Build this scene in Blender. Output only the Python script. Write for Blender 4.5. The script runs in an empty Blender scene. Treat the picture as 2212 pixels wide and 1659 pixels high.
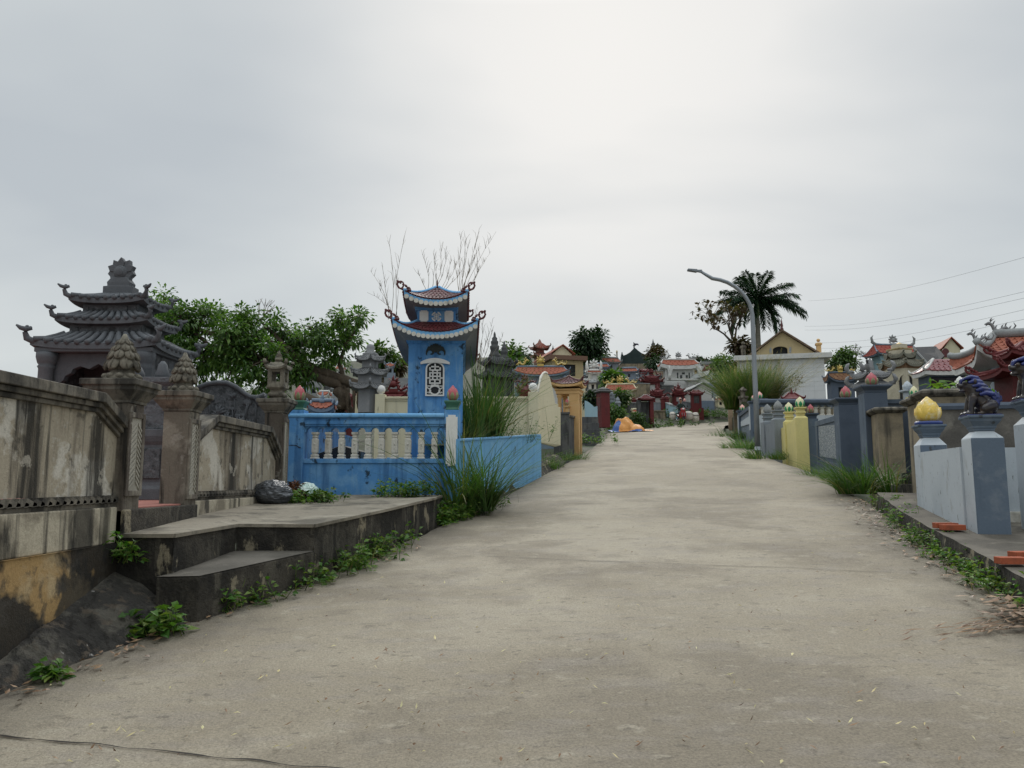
import bpy, math, random
from mathutils import Vector, Matrix, noise
sc = bpy.context.scene
C = sc.collection
rad = math.radians
# ---------------------------------------------------------------- camera
F = 1663.0; TH = math.atan(210 / F)
cd = bpy.data.cameras.new("camera"); cam = bpy.data.objects.new("camera", cd); C.objects.link(cam)
cd.sensor_width = 36; cd.lens = F / 2212 * 36; cd.clip_start = .05; cd.clip_end = 3000
cam.location = (0, 0, 1.6); cam.rotation_euler = (math.pi / 2 + TH, 0, 0)
sc.camera = cam
# ---------------------------------------------------------------- exposure
sc.view_settings.view_transform = 'Standard'; sc.view_settings.look = 'None'
sc.view_settings.exposure = 0; sc.view_settings.gamma = 1
# ---------------------------------------------------------------- sky
SKY_OFF = (1.3, 4.2, 0)
SUN_EL = rad(33); SUN_AZ = rad(7)           # behind thin cloud, ahead of the camera
w = bpy.data.worlds.new("World"); sc.world = w; w.use_nodes = True
def nn(nt, t, **k):
    n = nt.nodes.new(t)
    for a, v in k.items():
        if a.startswith('i_'):
            key = a[2:]; n.inputs[int(key) if key.isdigit() else key].default_value = v
        else: setattr(n, a, v)
    return n
def build_world():
    nt = w.node_tree; L = nt.links.new; bg = nt.nodes['Background']; bg.inputs[1].default_value = .1
    sky = nn(nt, 'ShaderNodeTexSky'); sky.sky_type = 'NISHITA'; sky.sun_disc = False
    sky.sun_elevation = SUN_EL; sky.sun_rotation = SUN_AZ
    tc = nn(nt, 'ShaderNodeTexCoord'); sp = nn(nt, 'ShaderNodeSeparateXYZ'); L(tc.outputs['Generated'], sp.inputs[0])
    zm = nn(nt, 'ShaderNodeMath', operation='MAXIMUM', i_1=0.0); L(sp.outputs[2], zm.inputs[0])
    za = nn(nt, 'ShaderNodeMath', operation='ADD', i_1=.28); L(zm.outputs[0], za.inputs[0])
    dv = nn(nt, 'ShaderNodeVectorMath', operation='DIVIDE'); cz = nn(nt, 'ShaderNodeCombineXYZ')
    for i in range(3): L(za.outputs[0], cz.inputs[i])
    L(tc.outputs['Generated'], dv.inputs[0]); L(cz.outputs[0], dv.inputs[1])
    mp = nn(nt, 'ShaderNodeMapping'); mp.inputs['Scale'].default_value = (.85, 1.5, .3); mp.inputs['Location'].default_value = SKY_OFF
    mp.inputs['Rotation'].default_value = (0, 0, .5)
    L(dv.outputs[0], mp.inputs[0])
    nz = nn(nt, 'ShaderNodeTexNoise', i_Scale=1.0, i_Detail=4.0, i_Roughness=.45, i_Distortion=.3); L(mp.outputs[0], nz.inputs['Vector'])
    cr = nn(nt, 'ShaderNodeValToRGB'); L(nz.outputs[0], cr.inputs[0]); e = cr.color_ramp.elements
    e[0].position = .38; e[0].color = (.51, .55, .58, 1); e[1].position = .66; e[1].color = (.65, .685, .69, 1)
    # brighter veil low over the horizon
    hz = nn(nt, 'ShaderNodeMapRange', i_1=.0, i_2=.30, i_3=1.0, i_4=0.0); hz.interpolation_type = 'SMOOTHSTEP'; L(zm.outputs[0], hz.inputs[0])
    m1 = nn(nt, 'ShaderNodeMixRGB', i_2=(.71, .745, .735, 1)); hs = nn(nt, 'ShaderNodeMath', operation='MULTIPLY', i_1=.68)
    L(hz.outputs[0], hs.inputs[0]); L(hs.outputs[0], m1.inputs[0]); L(cr.outputs[0], m1.inputs[1])
    # glow of the hidden sun through the cloud
    d = Vector((.14, .93, .60)).normalized()
    dt = nn(nt, 'ShaderNodeVectorMath', operation='DOT_PRODUCT'); dt.inputs[1].default_value = d; L(tc.outputs['Generated'], dt.inputs[0])
    gl = nn(nt, 'ShaderNodeMapRange', i_1=.87, i_2=.995, i_3=0.0, i_4=1.0); gl.interpolation_type = 'SMOOTHSTEP'; L(dt.outputs['Value'], gl.inputs[0])
    gm = nn(nt, 'ShaderNodeMath', operation='MULTIPLY'); L(gl.outputs[0], gm.inputs[0])
    g2 = nn(nt, 'ShaderNodeMapRange', i_1=.36, i_2=.60, i_3=.15, i_4=.95); L(nz.outputs[0], g2.inputs[0]); L(g2.outputs[0], gm.inputs[1])
    m2 = nn(nt, 'ShaderNodeMixRGB', i_2=(.84, .835, .815, 1)); L(gm.outputs[0], m2.inputs[0]); L(m1.outputs[0], m2.inputs[1])
    # overcast zenith is brighter than the sky low down
    zb = nn(nt, 'ShaderNodeMapRange', i_1=.55, i_2=.95, i_3=10.0, i_4=32.0); L(sp.outputs[2], zb.inputs[0])
    sc_ = nn(nt, 'ShaderNodeVectorMath', operation='SCALE'); L(m2.outputs[0], sc_.inputs[0]); L(zb.outputs[0], sc_.inputs['Scale'])
    mx = nn(nt, 'ShaderNodeMixRGB', i_0=.94); L(sky.outputs[0], mx.inputs[1]); L(sc_.outputs[0], mx.inputs[2])
    L(mx.outputs[0], bg.inputs[0])
build_world()
sl = bpy.data.lights.new("sun", 'SUN'); sl.energy = 1.1; sl.angle = rad(14); sl.color = (1, .96, .9)
so = bpy.data.objects.new("sun", sl); C.objects.link(so)
sd = Vector((math.sin(SUN_AZ) * math.cos(SUN_EL), math.cos(SUN_AZ) * math.cos(SUN_EL), math.sin(SUN_EL)))
so.rotation_euler = (-sd).to_track_quat('-Z', 'Y').to_euler(); so.location = sd * 50
# ---------------------------------------------------------------- survey helpers
G = .101; SA = .242; CA = .970
def ae(u, v):
    xc = (u - 1106) / F; yc = -(v - 829.5) / F
    Y = math.cos(TH) - yc * math.sin(TH)
    return xc / Y, (math.sin(TH) + yc * math.cos(TH)) / Y
def at(u, v, Y):
    a, e = ae(u, v); return Vector((a * Y, Y, 1.6 + e * Y))
def plane(x, y): return G * (SA * x + CA * y)
def gnd(u, v, dz=0):
    a, e = ae(u, v); Y = (1.6 - dz) / (G * (SA * a + CA) - e)
    return Vector((a * Y, Y, 1.6 + e * Y))
def terr(x, y):
    ys = 49 if x < 8 else 49 + .8 * (x - 8)
    h = .145 * max(0, min(y, 112) - ys) * max(0, min(1, (x + 44) / 18)) * max(0, min(1, (34 - x) / 16))
    z = G * (SA * max(-60, min(x, 60)) + CA * min(y, 112)) - .22 + h
    if y > 116: z -= (y - 116) * .25
    return z
def hit(u, v):
    a, e = ae(u, v); Y = 12
    while Y < 130:
        if 1.6 + e * Y <= terr(a * Y, Y): break
        Y += .25
    return Vector((a * Y, Y, 1.6 + e * Y))
# ---------------------------------------------------------------- mesh builder
class M:
    def __init__(s): s.v = []; s.f = []; s.k = []; s.s = []
    def add(s, vs, fs, k=0, sm=False):
        o = len(s.v); s.v += [tuple(p) for p in vs]
        s.f += [tuple(i + o for i in f) for f in fs]; s.k += [k] * len(fs); s.s += [sm] * len(fs); return s
    def box(s, x0, x1, y0, y1, z0, z1, k=0):
        return s.stack([(x0, x1, y0, y1, z0), (x0, x1, y0, y1, z1)], k)
    def stack(s, rows, k=0):
        "rows of rectangles (x0,x1,y0,y1,z) joined bottom to top"
        vs = []
        for x0, x1, y0, y1, z in rows: vs += [(x0, y0, z), (x1, y0, z), (x1, y1, z), (x0, y1, z)]
        fs = [(3, 2, 1, 0)]
        for i in range(len(rows) - 1):
            for j in range(4): fs.append((i * 4 + j, i * 4 + (j + 1) % 4, i * 4 + 4 + (j + 1) % 4, i * 4 + 4 + j))
        n = len(vs) - 4; fs.append((n, n + 1, n + 2, n + 3)); return s.add(vs, fs, k)
    def sq(s, prof, cx=0, cy=0, k=0, asp=1):
        return s.stack([(cx - h, cx + h, cy - h * asp, cy + h * asp, z) for h, z in prof], k)
    def prism(s, pts, d, k=0, sm=False):
        n = len(pts); P = [Vector(p) for p in pts]; d = Vector(d)
        fs = [tuple(range(n)), tuple(range(2 * n - 1, n - 1, -1))] + [((i + 1) % n, i, n + i, n + (i + 1) % n) for i in range(n)]
        nr = sum(((P[i] - P[0]).cross(P[(i + 1) % n] - P[0]) for i in range(n)), Vector())
        if nr.dot(d) > 0: fs = [f[::-1] for f in fs]
        return s.add(P + [p + d for p in P], fs, k, sm)
    def lathe(s, prof, c=(0, 0), n=12, k=0, sm=True, sx=1, sy=1, rot=0):
        vs = []; fs = []
        for r, z in prof:
            for i in range(n):
                a = rot + 2 * math.pi * i / n; vs.append((c[0] + r * sx * math.cos(a), c[1] + r * sy * math.sin(a), z))
        for j in range(len(prof) - 1):
            for i in range(n): fs.append((j * n + i, j * n + (i + 1) % n, j * n + n + (i + 1) % n, j * n + n + i))
        fs.append(tuple(range(n - 1, -1, -1))); t = (len(prof) - 1) * n; fs.append(tuple(range(t, t + n)))
        return s.add(vs, fs, k, sm)
    def tube(s, pts, r, n=6, k=0, sm=True):
        P = [Vector(p) for p in pts]; m = len(P)
        if not isinstance(r, (list, tuple)): r = [r] * m
        vs = []; fs = []; up = Vector((.13, .21, .97))
        for i, p in enumerate(P):
            t = (P[min(i + 1, m - 1)] - P[max(i - 1, 0)])
            if t.length < 1e-9: t = Vector((0, 0, 1))
            t.normalize(); a = t.cross(up)
            if a.length < .1: a = t.cross(Vector((1, 0, 0)))
            a.normalize(); b = t.cross(a)
            for j in range(n):
                g = 2 * math.pi * j / n; vs.append(p + (a * math.cos(g) + b * math.sin(g)) * r[i])
        for i in range(m - 1):
            for j in range(n): fs.append((i * n + (j + 1) % n, i * n + j, i * n + n + j, i * n + n + (j + 1) % n))
        fs.append(tuple(range(n))); fs.append(tuple(range(m * n - 1, m * n - n - 1, -1)))
        return s.add(vs, fs, k, sm)
    def grid(s, fn, nu, nv, k=0, sm=True):
        vs = [fn(i / nu, j / nv) for j in range(nv + 1) for i in range(nu + 1)]
        fs = [(j * (nu + 1) + i, j * (nu + 1) + i + 1, (j + 1) * (nu + 1) + i + 1, (j + 1) * (nu + 1) + i) for j in range(nv) for i in range(nu)]
        return s.add(vs, fs, k, sm)
    def ball(s, c, r, n=10, k=0):
        if not isinstance(r, (list, tuple)): r = (r, r, r)
        h = max(4, n // 2); pr = []
        vs = [(c[0], c[1], c[2] - r[2])]; fs = []
        for j in range(1, h):
            p = math.pi * j / h - math.pi / 2
            for i in range(n):
                a = 2 * math.pi * i / n; vs.append((c[0] + r[0] * math.cos(p) * math.cos(a), c[1] + r[1] * math.cos(p) * math.sin(a), c[2] + r[2] * math.sin(p)))
        vs.append((c[0], c[1], c[2] + r[2])); t = len(vs) - 1
        for i in range(n):
            fs.append((0, 1 + (i + 1) % n, 1 + i)); fs.append((t, t - n + i, t - n + (i + 1) % n))
        for j in range(h - 2):
            for i in range(n): fs.append((1 + j * n + i, 1 + j * n + (i + 1) % n, 1 + j * n + n + (i + 1) % n, 1 + j * n + n + i))
        return s.add(vs, fs, k, True)
    def move(s, mat, start=0):
        for i in range(start, len(s.v)): s.v[i] = tuple(mat @ Vector(s.v[i]))
        return s
    def build(s, name, mats, parent=None, world=False, bevel=0, loc=None, weld=False):
        me = bpy.data.meshes.new(name); vs = s.v
        if world and parent is not None:
            inv = (Matrix.Translation(parent.location) @ Matrix.Rotation(parent.rotation_euler.z, 4, 'Z')).inverted()
            if parent.parent is not None:
                g = parent.parent
                inv = (Matrix.Translation(g.location) @ Matrix.Rotation(g.rotation_euler.z, 4, 'Z')).inverted()
            vs = [inv @ Vector(p) for p in vs]
        elif world or loc is not None:
            o0 = Vector(loc) if loc is not None else sum((Vector(p) for p in vs), Vector()) / max(1, len(vs))
            if loc is None: o0.z = min(p[2] for p in vs)
            vs = [Vector(p) - o0 for p in vs] if world else vs
        me.from_pydata(vs, [], s.f)
        for m in (mats if isinstance(mats, (list, tuple)) else [mats]): me.materials.append(m)
        me.polygons.foreach_set('material_index', s.k); me.polygons.foreach_set('use_smooth', s.s); me.update()
        if weld:
            import bmesh
            b_ = bmesh.new(); b_.from_mesh(me); bmesh.ops.remove_doubles(b_, verts=b_.verts, dist=.003); b_.to_mesh(me); b_.free()
        o = bpy.data.objects.new(name, me); C.objects.link(o)
        if parent is not None: o.parent = parent
        elif world or loc is not None: o.location = o0
        if bevel:
            b = o.modifiers.new('bevel', 'BEVEL'); b.width = bevel; b.segments = 2; b.limit_method = 'ANGLE'; b.angle_limit = rad(40); b.harden_normals = False
        return o
def tag(o, label, cat, group=None):
    o['label'] = label; o['category'] = cat; o['kind'] = 'thing'
    if group: o['group'] = group
    return o
def kind(o, k): o['kind'] = k; return o
def thing(name, label, cat, loc=(0, 0, 0), rz=0, group=None):
    o = bpy.data.objects.new(name, None); C.objects.link(o); o.empty_display_size = .2
    o.location = loc; o.rotation_euler = (0, 0, rz); return tag(o, label, cat, group)
# ---------------------------------------------------------------- materials
MATS = {}
def mat(name, col, layers=(), rough=.85, fine=.14, bump=.35, bscale=45, spec=.3, metal=0, coat=0, bdist=.01):
    m = bpy.data.materials.new(name); m.use_nodes = True; nt = m.node_tree; L = nt.links.new; b = nt.nodes['Principled BSDF']
    b.inputs['Roughness'].default_value = rough; b.inputs['Specular IOR Level'].default_value = spec; b.inputs['Metallic'].default_value = metal
    b.inputs['Coat Weight'].default_value = coat
    geo = nn(nt, 'ShaderNodeNewGeometry'); prev = None
    def noise_(scale, off, det=6.0, ro=.6):
        mp = nn(nt, 'ShaderNodeMapping'); mp.inputs['Scale'].default_value = scale if isinstance(scale, tuple) else (scale,) * 3
        mp.inputs['Location'].default_value = (off * 7.31, off * 3.17, off * 5.77); L(geo.outputs['Position'], mp.inputs[0])
        n = nn(nt, 'ShaderNodeTexNoise', i_Scale=1.0, i_Detail=det, i_Roughness=ro, i_Distortion=.2); L(mp.outputs[0], n.inputs['Vector']); return n.outputs[0]
    rgb = nn(nt, 'ShaderNodeRGB'); rgb.outputs[0].default_value = (*col, 1); prev = rgb.outputs[0]
    for i, (c, s_, lo, hi, amt) in enumerate(layers):
        n = noise_(s_, i + 1 + len(name) * .37)
        mr = nn(nt, 'ShaderNodeMapRange', i_1=lo, i_2=hi, i_3=0.0, i_4=amt); L(n, mr.inputs[0])
        mx = nn(nt, 'ShaderNodeMixRGB', i_2=(*c, 1)); L(mr.outputs[0], mx.inputs[0]); L(prev, mx.inputs[1]); prev = mx.outputs[0]
    n = noise_(bscale, 0, 5.0, .7)
    if fine:
        mr = nn(nt, 'ShaderNodeMapRange', i_1=.3, i_2=.7, i_3=1 - fine, i_4=1 + fine); L(n, mr.inputs[0])
        sc_ = nn(nt, 'ShaderNodeVectorMath', operation='SCALE'); L(prev, sc_.inputs[0]); L(mr.outputs[0], sc_.inputs['Scale']); prev = sc_.outputs[0]
    L(prev, b.inputs['Base Color'])
    if bump:
        bp = nn(nt, 'ShaderNodeBump', i_Strength=bump, i_Distance=bdist); L(n, bp.inputs['Height']); L(bp.outputs[0], b.inputs['Normal'])
    return m
def leafmat(name, cols, trans=.35, rough=.5):
    m = bpy.data.materials.new(name); m.use_nodes = True; nt = m.node_tree; L = nt.links.new; b = nt.nodes['Principled BSDF']
    geo = nn(nt, 'ShaderNodeNewGeometry'); cr = nn(nt, 'ShaderNodeValToRGB'); L(geo.outputs['Random Per Island'], cr.inputs[0])
    el = cr.color_ramp.elements
    while len(el) < len(cols): el.new(.5)
    for i, c in enumerate(cols): el[i].position = i / (len(cols) - 1); el[i].color = (*c, 1)
    mp = nn(nt, 'ShaderNodeTexNoise', i_Scale=1.3, i_Detail=2.0); L(geo.outputs['Position'], mp.inputs['Vector'])
    mr = nn(nt, 'ShaderNodeMapRange', i_1=.35, i_2=.65, i_3=.7, i_4=1.3); L(mp.outputs[0], mr.inputs[0])
    sc_ = nn(nt, 'ShaderNodeVectorMath', operation='SCALE'); L(cr.outputs[0], sc_.inputs[0]); L(mr.outputs[0], sc_.inputs['Scale'])
    L(sc_.outputs[0], b.inputs['Base Color']); b.inputs['Roughness'].default_value = rough; b.inputs['Specular IOR Level'].default_value = .35
    tr = nn(nt, 'ShaderNodeBsdfTranslucent'); s2 = nn(nt, 'ShaderNodeVectorMath', operation='MULTIPLY'); s2.inputs[1].default_value = (1.3, 1.5, .5)
    L(sc_.outputs[0], s2.inputs[0]); L(s2.outputs[0], tr.inputs[0])
    mx = nn(nt, 'ShaderNodeMixShader', i_0=trans); L(b.outputs[0], mx.inputs[1]); L(tr.outputs[0], mx.inputs[2])
    L(mx.outputs[0], nt.nodes['Material Output'].inputs[0]); return m
BLACK = (.018, .017, .015); GRIME = (.055, .05, .042)
STREAK = (3.2, 3.2, .35)
plaster = mat('stained plaster', (.36, .315, .24), [((.56, .53, .465), 1.9, .50, .54, .85), ((.115, .095, .07), (2.2, 2.2, .45), .49, .60, .85), (BLACK, (3.6, 3.6, .2), .53, .59, .88), ((.40, .37, .31), 6, .60, .63, .7), (BLACK, 7, .58, .66, .6)], bump=.6)
ledge_m = mat('streaked cream plaster', (.43, .385, .295), [((.13, .11, .08), 2, .49, .6, .7), ((.05, .045, .035), (6, 6, .5), .5, .6, .85), (BLACK, (3, 3, 1.2), .55, .62, .8)], bump=.6)
found_m = mat('mouldy ochre plaster', (.36, .235, .10), [((.45, .36, .22), 3, .5, .6, .6), ((.05, .045, .035), (2.2, 2.2, 1.4), .50, .54, .9), (BLACK, (.85, .85, .8), .44, .48, .96), (GRIME, 7, .55, .66, .7)], bump=.7)
coping_m = mat('weathered coping', (.145, .132, .108), [((.24, .21, .165), 4, .5, .66, .7), (BLACK, (7, 7, 2), .46, .6, .85), (BLACK, 2, .5, .65, .6)], bump=.5)
pillar_m = mat('weathered pillar render', (.15, .132, .105), [((.26, .235, .19), 3.1, .5, .57, .7), ((.06, .047, .038), (2.6, 2.6, .8), .48, .57, .8), (BLACK, (9, 9, .7), .54, .60, .85), ((.3, .28, .24), 7, .6, .64, .5)], bump=.6)
inlay_m = mat('carved inlay render', (.34, .32, .27), [((.12, .11, .09), (8, 8, 2), .5, .68, .8)], bump=.4)
stonecast = mat('mossy cast stone', (.15, .135, .105), [((.30, .28, .22), 7, .52, .68, .6), ((.035, .032, .026), 9, .5, .64, .8), (BLACK, 3, .55, .7, .6)], bump=.8, bscale=60)
platform_m = mat('mould black concrete', (.075, .066, .052), [(BLACK, 1.6, .40, .56, .85), ((.12, .108, .085), (7, 7, 1), .52, .64, .7), ((.30, .26, .18), (4, 4, 1.8), .595, .63, .85), (BLACK, 9, .54, .62, .6)], bump=1.0, bdist=.03, bscale=32)
slab_m = mat('worn concrete slab', (.235, .208, .162), [((.075, .068, .053), 1.7, .48, .60, .8), ((.36, .33, .27), 3, .55, .7, .5), (GRIME, 6, .56, .7, .6)], bump=.5)
apron_m = mat('dirty concrete apron', (.045, .042, .037), [((.13, .12, .098), 3.4, .52, .6, .75), ((.016, .015, .014), 1.7, .48, .58, .85), ((.12, .095, .07), 8, .56, .63, .7), ((.48, .46, .43), (7, 7, 7), .655, .68, .7)], bump=1.0, bscale=22, bdist=.05)
greystone = mat('grey carved stone', (.098, .105, .115), [((.15, .158, .17), 3, .5, .7, .5), ((.045, .047, .05), (5, 5, 1.2), .52, .7, .6)], bump=.5, bscale=70)
darkstone = mat('dark carved stone', (.07, .073, .075), [((.12, .12, .12), 4, .5, .7, .5), ((.02, .02, .02), (5, 5, 1), .5, .7, .6)], bump=.6)
palestone = mat('pale grey stone', (.22, .225, .23), [((.31, .31, .31), 4, .5, .7, .5), ((.09, .09, .09), (6, 6, 1.2), .52, .7, .6)], bump=.5)
bluepaint = mat('blue paint', (.08, .245, .51), [((.16, .345, .57), 2.5, .5, .60, .7), ((.035, .12, .28), (6, 6, .45), .5, .62, .75), ((.20, .36, .50), (9, 9, 1.5), .57, .66, .5), ((.012, .022, .03), (5, 5, 4), .60, .65, .9)], rough=.7, bump=.2, fine=.08)
lightblue = mat('light blue paint', (.15, .37, .63), [((.24, .46, .68), 3, .5, .66, .6), ((.05, .14, .25), (8, 8, .7), .56, .7, .6), ((.04, .05, .05), 14, .66, .74, .8)], rough=.7, bump=.2, fine=.08)
planterblue = mat('planter blue paint', (.15, .37, .60), [((.10, .27, .50), (6, 6, .4), .48, .64, .7), ((.28, .46, .62), 5, .55, .7, .5), ((.05, .07, .07), 4, .62, .72, .7)], rough=.75, bump=.25)
white_m = mat('white paint', (.70, .69, .66), [((.5, .49, .45), 4, .5, .7, .5)], rough=.7, bump=.15, fine=.05)
dirtywhite = mat('dirty white plaster', (.56, .54, .48), [((.27, .25, .2), (7, 7, 2), .52, .68, .7), (BLACK, 12, .63, .72, .6)], bump=.3)
maroon = mat('maroon roof tile', (.085, .012, .013), [((.15, .03, .03), 9, .5, .68, .6), ((.02, .012, .01), 5, .5, .7, .7)], rough=.5, bump=.2, spec=.5)
redpaint = mat('dark red paint', (.115, .018, .019), [((.06, .012, .012), 4, .5, .7, .6)], rough=.55, bump=.15)
orange_tile = mat('orange roof tile', (.30, .092, .053), [((.18, .052, .034), 9, .5, .68, .6), ((.1, .035, .022), 3, .55, .72, .6)], rough=.65, bump=.25)
cream = mat('cream paint', (.62, .57, .40), [((.44, .40, .28), (6, 6, .8), .52, .7, .5), ((.16, .14, .1), (9, 9, 2), .64, .74, .6)], rough=.75, bump=.2, fine=.06)
yellowp = mat('yellow paint', (.66, .58, .24), [((.52, .46, .22), 4, .5, .7, .5), ((.3, .25, .12), (7, 7, 2), .64, .74, .6)], rough=.7, bump=.2, fine=.06)
apricot = mat('apricot paint', (.60, .385, .175), [((.50, .29, .11), 3, .5, .7, .6)], rough=.7, bump=.2, fine=.06)
slate = mat('slate blue paint', (.105, .14, .185), [((.07, .095, .13), (4, 4, .7), .48, .62, .7), ((.17, .20, .235), 5, .54, .66, .6), ((.05, .052, .05), (11, 11, 3), .62, .67, .8)], rough=.65, bump=.2, fine=.06)
slate2 = mat('dark slate paint', (.08, .103, .14), [((.052, .07, .097), 3, .5, .7, .6)], rough=.6, bump=.15, fine=.06)
paleblue = mat('pale grey blue paint', (.47, .515, .55), [((.35, .395, .435), (2, 2, 1.2), .48, .66, .5), ((.46, .50, .54), 3, .54, .66, .5), ((.09, .088, .08), (22, 22, 8), .635, .68, .85), ((.24, .23, .20), (5, 5, 2), .61, .70, .5)], rough=.7, bump=.2, fine=.05)
greypaint = mat('grey paint', (.22, .245, .27), [((.15, .17, .19), (5, 5, .8), .5, .68, .6), ((.08, .08, .075), (6, 6, 1.5), .62, .72, .6)], rough=.75, bump=.25)
tanwall = mat('tan stained render', (.27, .225, .155), [((.14, .12, .09), 2.6, .48, .66, .75), ((.055, .05, .042), (6, 6, .7), .52, .66, .8), ((.38, .31, .19), 2, .56, .7, .6)], bump=.5)
roofgrey = mat('dark cement roof', (.05, .05, .052), [((.09, .085, .075), 5, .5, .7, .6)], bump=.5)
gold = mat('gold paint', (.52, .39, .10), [((.38, .25, .05), 9, .5, .7, .6)], rough=.4, spec=.5, bump=.2)
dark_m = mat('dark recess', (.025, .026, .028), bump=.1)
bark = mat('bark', (.085, .065, .045), [((.15, .125, .095), (9, 9, 3), .5, .68, .7), ((.03, .025, .02), 6, .5, .7, .6)], bump=1, bscale=25, bdist=.02)
twig_m = mat('dry twig', (.20, .165, .12), bump=.1)
twigdark = mat('dark twig', (.09, .075, .06), bump=.1)
metal = mat('galvanised steel', (.26, .28, .30), [((.18, .2, .22), 3, .5, .7, .6)], rough=.45, metal=.5, bump=.05)
brickm = mat('red brick', (.33, .085, .04), [((.2, .06, .035), 8, .5, .7, .7)], bump=.4)
pinktile = mat('pink floor tile', (.36, .15, .12), [((.22, .1, .085), 4, .5, .7, .6)], bump=.1)
soil_m = mat('soil and grass', (.06, .06, .04), [((.035, .055, .02), .7, .45, .6, .8), ((.11, .10, .08), 2.3, .52, .66, .7)], bump=.8, bscale=12)
pinkpetal = mat('pink glazed petal', (.42, .085, .10), [((.26, .05, .065), 14, .5, .7, .6)], rough=.35, spec=.5, bump=.1)
palepink = mat('pale pink petal', (.72, .38, .33), rough=.4, spec=.5, bump=.1)
olive = mat('olive glaze', (.20, .21, .10), [((.30, .27, .13), 14, .5, .7, .6)], rough=.35, spec=.5, bump=.1)
greenp = mat('green glaze', (.02, .25, .10), rough=.4, spec=.5, bump=.1, fine=.06)
creamp = mat('cream petal', (.70, .66, .42), rough=.45, bump=.1, fine=.05)
lotusyellow = mat('yellow petal', (.70, .49, .09), [((.72, .62, .38), 9, .5, .62, .8), ((.62, .16, .06), 13, .6, .68, .8)], rough=.35, spec=.5, bump=.1)
bottlegreen = mat('bottle green glaze', (.035, .13, .085), [((.07, .2, .13), 9, .5, .7, .5)], rough=.4, spec=.5, bump=.1)
# ================================================================ ground, road, pavements
LE = [(-3.6, -4), (-3.45, 0), (-3.2, 3.2), (-2.95, 4.63), (-2.47, 6.17), (-2.05, 7.48), (-1.41, 8.65), (-.95, 10.4), (-.41, 12.32), (.42, 16.18), (1.99, 23.0), (3.5, 31), (5.0, 40.5), (8.2, 46.5), (11.8, 53), (17.5, 60), (32, 68)]
RE = [(3.2, -5), (3.25, -1), (3.3, 2), (3.45, 3.6), (3.7, 5.6), (4.08, 6.98), (4.46, 8.55), (4.85, 10), (5.3, 11.6), (6.0, 14.5), (6.5, 17.2), (6.9, 20.9), (7.56, 25), (9.15, 32.1), (11.15, 40.7), (13.3, 48), (15.2, 52.5), (20.5, 55.5), (34, 60)]
def lerp2(a, b, t): return (a[0] + (b[0] - a[0]) * t, a[1] + (b[1] - a[1]) * t)
def build_road():
    m = M(); nx = 16; rows = []
    for i in range(len(LE) - 1):
        for j in range(6): rows.append((lerp2(LE[i], LE[i + 1], j / 6), lerp2(RE[i], RE[i + 1], j / 6)))
    rows.append((LE[-1], RE[-1])); vs = []; ed = []
    for l, r in rows:
        wj = .06 * noise.noise((l[0] * 2, l[1] * 2, 1)); wk = .06 * noise.noise((r[0] * 2, r[1] * 2, 5))
        for k in range(nx + 1):
            t = k / nx; x, y = lerp2(l, r, t); x += wj * (1 - t) + wk * t
            e = min(t, 1 - t) * math.hypot(r[0] - l[0], r[1] - l[1])
            vs.append((x, y, plane(x, y) + .012 * noise.noise((x * .7, y * .7, 0)))); ed.append(max(0, 1 - e / .9))
    n = nx + 1
    fs = [(j * n + i, j * n + i + 1, (j + 1) * n + i + 1, (j + 1) * n + i) for j in range(len(rows) - 1) for i in range(nx)]
    m.add(vs, fs, 0, True)
    rm = mat('worn concrete road', (.278, .24, .18), [((.35, .308, .238), .40, .46, .60, .85), ((.205, .175, .132), .55, .5, .60, .8), ((.265, .235, .20), (2.2, 5, 2), .5, .64, .5), ((.37, .335, .265), (7, 10, 7), .585, .66, .45), ((.14, .122, .097), (11, 20, 11), .61, .66, .65), ((.19, .165, .13), (3, 5, 3), .595, .65, .45)], fine=.32, bump=.8, bscale=75, bdist=.012)
    nt = rm.node_tree; b = nt.nodes['Principled BSDF']; src = b.inputs['Base Color'].links[0].from_socket
    an = nn(nt, 'ShaderNodeAttribute', attribute_name='edge'); geo = nn(nt, 'ShaderNodeNewGeometry')
    nz = nn(nt, 'ShaderNodeTexNoise', i_Scale=1.6, i_Detail=6.0, i_Roughness=.65); nt.links.new(geo.outputs['Position'], nz.inputs['Vector'])
    ad = nn(nt, 'ShaderNodeMath', operation='MULTIPLY_ADD', i_1=1.5, i_2=-.95); nt.links.new(nz.outputs[0], ad.inputs[0])
    a2 = nn(nt, 'ShaderNodeMath', operation='ADD', use_clamp=True); nt.links.new(ad.outputs[0], a2.inputs[0]); nt.links.new(an.outputs['Fac'], a2.inputs[1])
    a3 = nn(nt, 'ShaderNodeMath', operation='MULTIPLY', i_1=.75); nt.links.new(a2.outputs[0], a3.inputs[0])
    mx = nn(nt, 'ShaderNodeMixRGB', i_2=(.085, .075, .06, 1)); nt.links.new(a3.outputs[0], mx.inputs[0]); nt.links.new(src, mx.inputs[1]); nt.links.new(mx.outputs[0], b.inputs['Base Color'])
    o = kind(m.build('road', rm), 'structure')
    at_ = o.data.attributes.new('edge', 'FLOAT', 'POINT'); at_.data.foreach_set('value', ed)
build_road()
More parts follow.
